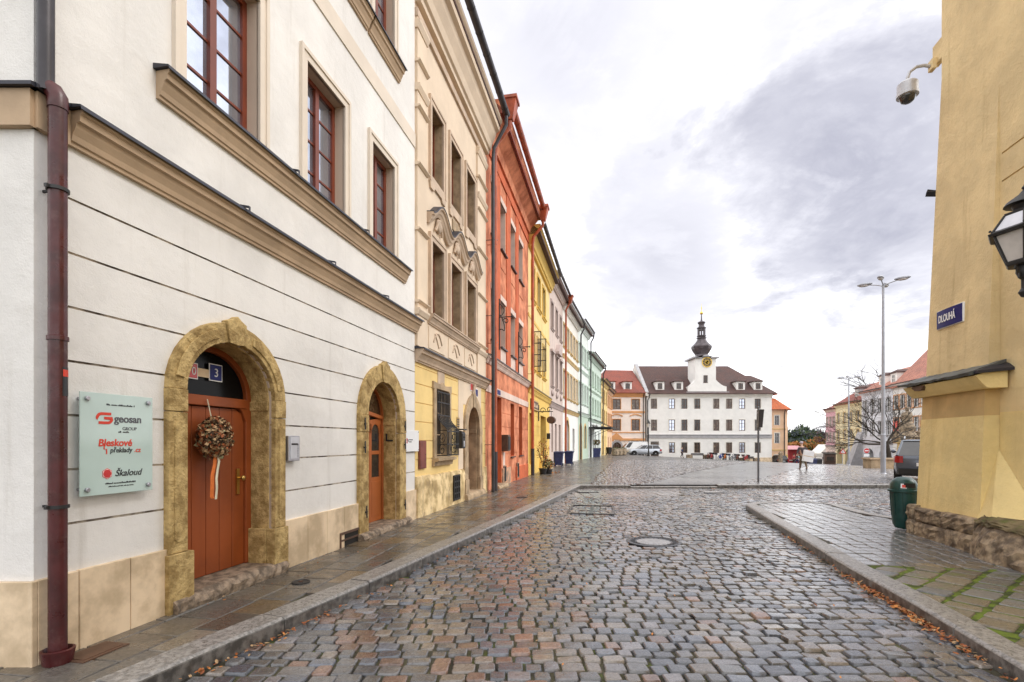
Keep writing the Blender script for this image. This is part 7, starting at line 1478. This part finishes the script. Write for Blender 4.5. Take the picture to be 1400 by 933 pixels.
def person(label, x, y, rot, H=1.72, lean=.0, stride=.25, top='cloth_dark', legs='cloth_brown', arms='down', cap=None, hairm='hair'):
    """faces local -y; walks along it"""
    t = thing('person', label, 'person', on_sq(x, y), rot); k = H / 1.72
    hip, ch, nk, hd = Vector((0, 0, .92)), Vector((0, -lean * .55, 1.30)), Vector((0, -lean * .85, 1.47)), Vector((0, -lean * 1.05 - .02, 1.62))
    V, E, Rr = [], [], []
    def add(p, r_, par=None):
        V.append(tuple(Vector(p) * k)); Rr.append((r_[0] * k, r_[1] * k) if isinstance(r_, tuple) else r_ * k)
        if par is not None: E.append((par, len(V) - 1))
        return len(V) - 1
    h0 = add(hip, .135); w_ = add(hip + Vector((0, -lean * .25, .18)), .125, h0); c_ = add(ch, (.165, .12), w_); n_ = add(nk, .055, c_); hh = add(hd, .085, n_); add(hd + Vector((0, -.01, .10)), .080, hh)
    LG, AR = [], []
    for s in (-1, 1):
        st = stride * s; a = add((s * .09, 0, .84), .095, h0); kn = add((s * .10, -st * .45 - .03, .48), .062, a); an = add((s * .10, -st + (.08 if st < 0 else 0), .09 + (.05 if st < 0 else 0)), .042, kn); add((s * .11, -st - .12, .045 + (.02 if st < 0 else 0)), .036, an); LG.append((a, kn, an))
        sh = add(ch + Vector((s * .19, 0, .06)), .06, c_)
        if arms == 'carry': el = add(ch + Vector((s * .30, .10, -.18)), .045, sh); wr_ = add(ch + Vector((s * .33, .22, -.30)), .034, el); 
        else: el = add(ch + Vector((s * .25, s * stride * .3, -.22)), .045, sh); wr_ = add(ch + Vector((s * .25, s * stride * .5 - .06, -.46)), .034, el)
        hn = add(Vector(V[wr_]) / k + Vector((0, -.02, -.08)), .034, wr_); AR.append((sh, el, wr_))
    body = skin('body', V, E, Rr, 'skin', t)
    def sub(idx, edges, f, nm, m, cut=None):
        mp = {q: i for i, q in enumerate(idx)}; rr_ = [tuple(x_ * f + .012 for x_ in (Rr[q] if isinstance(Rr[q], tuple) else (Rr[q],) * 2)) for q in idx]; return skin(nm, [V[q] for q in idx], [(mp[a], mp[c]) for a, c in edges], rr_, m, t)
    up = [h0, w_, c_] + [q for a in AR for q in a]; sub(up, [(h0, w_), (w_, c_)] + [e_ for sh, el, wr_ in AR for e_ in ((c_, sh), (sh, el), (el, wr_))], 1.12, 'jacket', top)
    lo = [h0] + [q for a in LG for q in a]; sub(lo, [e_ for a, kn, an in LG for e_ in ((h0, a), (a, kn), (kn, an))], 1.10, 'trousers', legs)
    for a, kn, an in LG: p = Vector(V[an]); MB().ball((p.x, p.y - .07 * k, p.z - .045 * k), .05 * k, .13 * k, .045 * k, 10, 6).build('shoe', 'shoe', t)
    q = (hd + Vector((0, .015, .075))) * k
    if cap: b = MB(); b.ball((q.x, q.y, q.z + .01), .108 * k, .115 * k, .085 * k, 12, 6); b.box(q.x - .07, q.x + .07, q.y - .19 * k, q.y - .08 * k, q.z - .005, q.z + .012); b.build('cap', cap, t)
    else: b = MB(); b.ball((q.x, q.y + .015, q.z + .01), .098 * k, .105 * k, .09 * k, 12, 6); b.build('hair', hairm, t)
    hdp = (hd + Vector((0, -.075, .03))) * k; b = MB(); b.ball((hdp.x, hdp.y - .015, hdp.z), .014 * k, .02 * k, .022 * k, 8, 5); b.build('nose', 'skin', t)
    for s in (-1, 1): MB().ball((hdp.x + s * .034 * k, hdp.y + .003, hdp.z + .025 * k), .012 * k, .008 * k, .008 * k, 8, 5).build('eye', 'letter_dark', t); MB().ball((hdp.x + s * .088 * k, hdp.y + .075 * k, hdp.z), .012 * k, .02 * k, .032 * k, 8, 5).build('ear', 'skin', t)
    return t
pxp, pyp = 16.95, 29.8
person('stooping person in a cap and dark jacket carrying a big pale board across the square', pxp, pyp, radians(168), H=1.62, lean=.30, stride=.26, arms='carry', cap='cap_grey')
cbp = thing('carried_board', 'large pale grey square carton held behind the back of the walking person', 'carton', (pxp + .02, pyp - .36, gz(pxp, pyp) + .50), radians(-8)); o = MB().box(-.27, .27, -.09, .09, .0, .66).build('carton', 'clear_white', cbp, bevel=.01); o.rotation_euler = (0, radians(10), 0); MB().box(-.27, .27, -.094, -.09, .30, .34).build('tape', 'plinth_stone', cbp).rotation_euler = (0, radians(10), 0)
for u, lb, tp, lg_, rot in ((1085.5, 'person in dark red coat by the market kiosk right of the orange roofed house', 'cloth_red', 'cloth_dark', 150), (1089.5, 'person in black clothes walking between the red coat and the teal coat', 'cloth_dark', 'cloth_navy', 20), (1092.5, 'person in a pale teal coat with grey trousers near the kiosk', 'cloth_teal', 'cap_grey', 170)):
    y = 80.5 if 'teal' not in lb else 78.5; person(lb, (u - 700) / 700 * y, y, radians(rot), top=tp, legs=lg_, H=1.75)
t = person('person in dark clothes resting beside the wall left of the first stone bench', (932.5 - 700) / 700 * 77.3, 77.3, radians(60), top='cloth_navy', legs='cloth_dark', H=1.6, stride=.12)
t = thing('stone_post', 'weathered tall stone post before the orange roofed corner house', 'post', on_sq((1067 - 700) / 700 * 78.5, 78.5)); MB().loft([[(-w_, -w_, z), (w_, -w_, z), (w_, w_, z), (-w_, w_, z)] for w_, z in ((.26, -.2), (.24, .3), (.20, 1.5), (.23, 1.55), (.23, 1.7), (.05, 1.95))]).build('shaft', 'church_stone', t); MB().box(-.32, .32, -.32, .32, -.3, .18).build('foot', 'church_stone', t)
for i, u in enumerate((841.5, 846.5, 852)):
    y = 63.0 + i * 1.3; x = (u - 700) / 700 * y; t = thing('concrete_tub', ('nearest', 'middle', 'farthest')[i] + ' of three grey concrete tubs before the blush house door', 'tub', on_sq(x, y), .3, 'concrete tubs by the blush house'); MB().lathe([(.34, 0), (.42, .1), (.45, .85), (.42, .9), (.36, .9), (.34, .7), (0, .7)], 0, 0, 14).build('tub', 'church_stone', t); b = MB(); leaf_cloud(b, 70, (0, 0, .86), .36, .36, .14, .08, rp); b.build('plants', 'leaf_green', t)
# market kiosk, containers, timber stall, handcart
y = 97.0; x = (1087 - 700) / 700 * y; t = thing('market_kiosk', 'red market kiosk with white awning beyond the people', 'kiosk', on_sq(x, y)); MB().box(-1.2, 1.0, 0, 2.0, -.3, 3.0).build('cabin', 'cloth_red', t); MB().loft([[(-1.5, -1.0, 3.0), (1.3, -1.0, 3.0), (1.3, 2.2, 3.0), (-1.5, 2.2, 3.0)], [(-.9, .2, 3.7), (.7, .2, 3.7), (.7, 1.4, 3.7), (-.9, 1.4, 3.7)]]).build('awning', 'rose_wall', t); MB().box(-1.1, .9, -.3, 0, .9, 1.0).build('counter', 'offwhite_wall', t)
for i, (u, m, lb) in enumerate(((1110, 'bin_navy', 'dark blue waste container right of the walking person'), (1117, 'iron', 'black waste container between the blue one and the timber stall'))):
    y = 79.5; x = (u - 700) / 700 * y; t = thing('waste_container', lb, 'waste container', on_sq(x, y), -.1, 'waste containers on the square'); MB().loft([[(-w_, -.45, z), (w_, -.45, z), (w_, .45, z), (-w_, .45, z)] for w_, z in ((.5, .12), (.6, 1.0))]).build('body', m, t); MB().loft([[(-.64, -.5, 1.0), (.64, -.5, 1.0), (.64, .5, 1.0), (-.64, .5, 1.0)], [(-.5, -.3, 1.2), (.5, -.3, 1.2), (.5, .4, 1.25), (-.5, .4, 1.25)]]).build('lid', m, t)
    for s in (-1, 1): MB().lathex([(.1, s * .45), (.1, s * .5)], -.3, .1, 10).build('wheel', 'rubber', t)
y = 84.0; x = (1121 - 700) / 700 * y; t = thing('market_table', 'white covered market table behind the waste containers', 'table', on_sq(x, y)); MB().box(-.9, .9, -.4, .4, 1.5, 2.1).build('cover', 'offwhite_wall', t, bevel=.03)
for sx_ in (-.8, .8): MB().box(sx_ - .04, sx_ + .04, -.04, .04, -.2, 1.5).build('leg', 'iron', t)
y = 80.0; x = (1134 - 700) / 700 * y; t = thing('timber_stall', 'dark closed timber market stall before the pink house', 'stall', on_sq(x, y), -.3); b = MB(); b.box(-.75, .75, -.5, .5, -.2, 1.9); b.build('walls', 'brown_sign', t); MB().loft([[(-.9, -.7, 1.9), (.9, -.7, 1.9), (.9, .7, 2.1), (-.9, .7, 2.1)], [(-.9, -.7, 1.98), (.9, -.7, 1.98), (.9, .7, 2.2), (-.9, .7, 2.2)]]).build('roof', 'bark', t); MB().box(-.5, .5, -.53, -.5, .9, 1.5).build('shutter', 'bark', t); MB().box(-.7, .7, -.8, -.5, .8, .86).build('counter', 'brown_sign', t)
# stone trough and statue by the bare tree
x, y = 24.6, 34.2; t = thing('stone_trough', 'low reddish stone trough with coping at the foot of the bare tree', 'trough', on_sq(x, y), -.1); MB().box(-.85, .85, -.45, .45, -.15, .62).build('walls', 'h2_stone', t, bevel=.02); MB().box(-.92, .92, -.52, .52, .62, .74).build('coping', 'trim_beige', t, bevel=.02); MB().box(-.75, .75, -.35, .35, .741, .75).build('soil', 'soil', t)
x, y = 39.0, 50.5; t = thing('statue_column', 'dark baroque stone statue on a yellowish pedestal behind the bare tree', 'statue', on_sq(x, y), -.6)
MB().loft([[(-w_, -w_, z), (w_, -w_, z), (w_, w_, z), (-w_, w_, z)] for w_, z in ((1.5, -.3), (1.5, .35), (1.15, .4), (1.15, .8), (.85, .9), (.78, 2.3), (.95, 2.4), (.95, 2.6), (.7, 2.65))]).build('pedestal', 'ochre_trim', t)
b = MB(); rs_ = random.Random(4)
b.loft([[(r_ * cos(a) * (1 + .12 * sin(3 * a + z)), r_ * sin(a) * (1 + .12 * cos(2 * a + z * 2)), z) for a in lin(0, 2 * pi, .5)[:-1]] for r_, z in ((.72, 2.6), (.85, 3.0), (.6, 3.5), (.68, 3.9), (.45, 4.4), (.40, 4.8), (.5, 5.1), (.38, 5.4), (.13, 5.5), (.18, 5.65), (.16, 5.85), (.04, 5.95))], sm=True); b.build('figure', 'church_stone', t)
for s in (-1, 1): MB().loft([[(s * .95 + r_ * cos(a), .1 + r_ * sin(a), z) for a in lin(0, 2 * pi, .6)[:-1]] for r_, z in ((.25, 2.4), (.34, 2.8), (.26, 3.2), (.30, 3.5), (.1, 3.6), (.13, 3.75), (.03, 3.9))], sm=True).build('side_figure', 'church_stone', t)
q = on_row(1228); xr = FR.x(1228); zb_ = FR.z(1228, 600); t = thing('banner', 'bright orange vertical banner hanging on the red trimmed house', 'banner', tuple(FR.w(xr, 0, 0)), FR.rot); b = MB(); zt_ = FR.z(1228, 576); b.loft([[(-.7, -.35 + .06 * sin(k), zb_ + (zt_ - zb_) * k / 8), (.7, -.35 + .06 * cos(k), zb_ + (zt_ - zb_) * k / 8), (.7, -.32 + .06 * cos(k), zb_ + (zt_ - zb_) * k / 8), (-.7, -.32 + .06 * sin(k), zb_ + (zt_ - zb_) * k / 8)] for k in range(9)]); b.build('cloth', 'letter_red', t); MB().tube([(0, 0, zt_ + .05), (0, -.8, zt_ + .05)], .04, 6).build('pole', 'iron', t)

# ---- trees
def grow(b, p, d, ln, r_, lev, rr, spread=.6, up=.15, tips=None, droop=0.0, kids_=(2, 3)):
    n = 4; pts = [p]; dd = d.copy()
    for i in range(n): dd = (dd + Vector((rr.gauss(0, .16), rr.gauss(0, .16), rr.gauss(0, .12) + up * .2 - droop * .2))).normalized(); pts.append(pts[-1] + dd * ln / n)
    b.tube(pts, [r_ * (1 - .45 * i / n) for i in range(n + 1)], 6 if r_ > .03 else 4)
    if lev == 0:
        if tips is not None: tips.append(pts[-1])
        return
    for k in range(rr.randint(*kids_) + (1 if lev > 2 else 0)):
        q = pts[rr.choice((2, 3, 4, 4))]; ax = Vector((rr.gauss(0, 1), rr.gauss(0, 1), rr.gauss(0, .6))).normalized(); nd = (dd + ax * spread).normalized(); nd.z = nd.z * .8 + up; grow(b, q, nd.normalized(), ln * rr.uniform(.58, .85), r_ * .58, lev - 1, rr, spread, up, tips, droop, kids_)
x, y = 25.75, 34.8; t = thing('bare_tree', 'leafless spreading tree with dark mossy trunk behind the nearer tall street lamp', 'tree', on_sq(x, y)); rr = random.Random(12)
b = MB(); trunk = [(0, 0, -.1), (-.05, 0, .5), (-.16, 0, 1.1), (-.28, 0, 1.7)]; b.tube(trunk, [.19, .15, .14, .13], 10); b.build('trunk', 'bark', t)
b = MB(); top = Vector(trunk[-1])
for dx, dy, dz, ln in ((-1, .1, .28, 1.7), (-.75, -.3, .6, 1.6), (.55, .2, .75, 1.8), (.9, -.1, .30, 1.7), (-.2, .3, 1.0, 1.5), (.15, -.4, .9, 1.5), (-.9, .4, .1, 1.5), (1.0, .3, .05, 1.4)): grow(b, top, Vector((dx, dy, dz)).normalized(), ln * .92, .058, 5, rr, .72, .06, kids_=(2, 3))
b.build('crown', 'bark', t)
def leafy(label, x, y, h, r_, mats, n, size, seed, trunk_h=.3, name='tree', zsq=.8, bare=False):
    t = thing(name, label, 'tree', (x, y, gz(x, y) - .5)); rr = random.Random(seed); b = MB(); tips = []; b.tube([(0, 0, -.6), (0, 0, h * trunk_h), (.1, 0, h * .6)], [r_ * .07, r_ * .055, r_ * .03], 8)
    for k in range(7): grow(b, Vector((0, 0, h * rr.uniform(trunk_h * .8, .6))), Vector((rr.gauss(0, 1), rr.gauss(0, 1), rr.uniform(.3, 1.2))).normalized(), h * .26, r_ * .022, 2 if not bare else 3, rr, .6, .1, tips)
    b.build('trunk', 'bark', t)
    if bare: return t
    b = MB(); cl = []
    for k in range(20):
        v = Vector((rr.gauss(0, 1), rr.gauss(0, 1), rr.gauss(0, 1))).normalized() * rr.uniform(.3, 1); cl.append((v.x * r_ * .75, v.y * r_ * .75, h * .62 + v.z * h * .34 * zsq, r_ * rr.uniform(.22, .42)))
    for cx_, cy__, cz_, cr_ in cl: leaf_cloud(b, n // 20, (cx_, cy__, cz_), cr_, cr_, cr_ * .8, size, rr, tuple(range(len(mats))), .2)
    b.build('crown', mats, t); return t
for i, (u, v, y, r_, m, lb) in enumerate(((1089, 587, 150, 6.5, ['leaf_blue', 'leaf_green'], 'blue-green tree just right of the orange roofed house'), (1101, 590, 165, 6.0, ['leaf_blue', 'leaf_blue', 'leaf_green'], 'blue-green tree in the middle of the gap between the houses'), (1116, 591, 158, 5.5, ['leaf_blue', 'leaf_purple'], 'purplish blue tree rising left of the pink house'), (1093, 606, 128, 3.6, ['leaf_ochre', 'leaf_rust'], 'golden autumn tree above the market kiosk'), (1111, 603, 125, 4.2, ['leaf_ochre', 'leaf_rust', 'leaf_green'], 'large golden brown autumn tree behind the waste containers'), (1121, 601, 132, 4.0, ['leaf_purple', 'leaf_ochre'], 'reddish purple tree behind the white shed'))):
    x = (u - 700) / 700 * y; top = EYE + (HOR - v) / 700 * y; h = (top - gz(x, y) + .5) * 1.10; leafy(lb, x, y, h, r_ * 1.15, m, 5200, .40 if y > 140 else .30, 30 + i)
for u, v, y, lb in ((1176, 508, 118, 'bare tree top showing above the pale yellow house roof'), (1232, 488, 105, 'bare tree top above the tall salmon roof')):
    x = (u - 700) / 700 * y; h = EYE + (HOR - v) / 700 * y - gz(x, y); leafy(lb, x, y, h, 8, ['bark'], 0, .2, int(u), bare=True, name='bare_tree')
# hedge line of far woods along the horizon
b = MB(); rr = random.Random(77)
for k in range(150):
    x = -60 + k * 2.2 + rr.uniform(-1, 1); y = 205 + rr.uniform(-8, 8)
    leaf_cloud(b, 55, (x, y, gz(x, y) + 2.5), 3, 3, rr.uniform(2.4, 4.4), .55, rr, (0, 1), .2)
o = b.build('woods', ['leaf_blue', 'leaf_purple']); o['kind'] = 'stuff'
# ---- fallen leaves swept against the kerbs
b = MB(); rr = random.Random(9)
def lf(x, y, z, s):
    a = rr.uniform(0, 6.3); c, d_ = cos(a), sin(a); t1, t2 = rr.gauss(0, .3), rr.gauss(0, .3)
    b.add([(x + s * (px_ * c - py_ * d_), y + s * (px_ * d_ + py_ * c), z + s * (px_ * t1 + py_ * t2) + .004) for px_, py_ in ((-1, 0), (-.3, -.55), (.6, -.4), (1.1, 0), (.5, .5), (-.4, .55))], [(0, 1, 2, 3, 4, 5)], rr.choice((0, 0, 1, 2)))
for _ in range(720):
    y = rr.choice((rr.uniform(4.0, 6.6), rr.uniform(4.6, 6.0), rr.uniform(3.0, 9.5))); x = lerp_x(RK, y) - abs(rr.gauss(0, .055)) - .012; lf(x, y, -.118 + rr.uniform(0, .035), rr.uniform(.012, .024))
for _ in range(150): y = rr.choice((rr.uniform(3.8, 5.2), rr.uniform(3.5, 9))); x = lerp_x(LK, y) + abs(rr.gauss(0, .06)) + .015; lf(x, y, -.118 + rr.uniform(0, .02), rr.uniform(.012, .022))
for _ in range(110): x, y = rr.uniform(-1.5, 4), rr.uniform(3.2, 12); (lf(x, y, -.108, rr.uniform(.010, .018)) if lerp_x(LK, y) + .1 < x < lerp_x(RK, y) - .1 else None)
for _ in range(60): y = rr.uniform(4, 14); q = F1.w(y - 3, -abs(rr.gauss(0, .3)) - .06); lf(q.x, q.y, .008, rr.uniform(.008, .016))
for _ in range(70): q = F4.w(rr.gauss(2.6, .6), -rr.uniform(.2, 1.2)); lf(q.x, q.y, gz(q.x, q.y) + .01, .05)
o = b.build('fallen_leaves', ['leaf_rust', 'petal_rust', 'petal_tan']); o['kind'] = 'stuff'
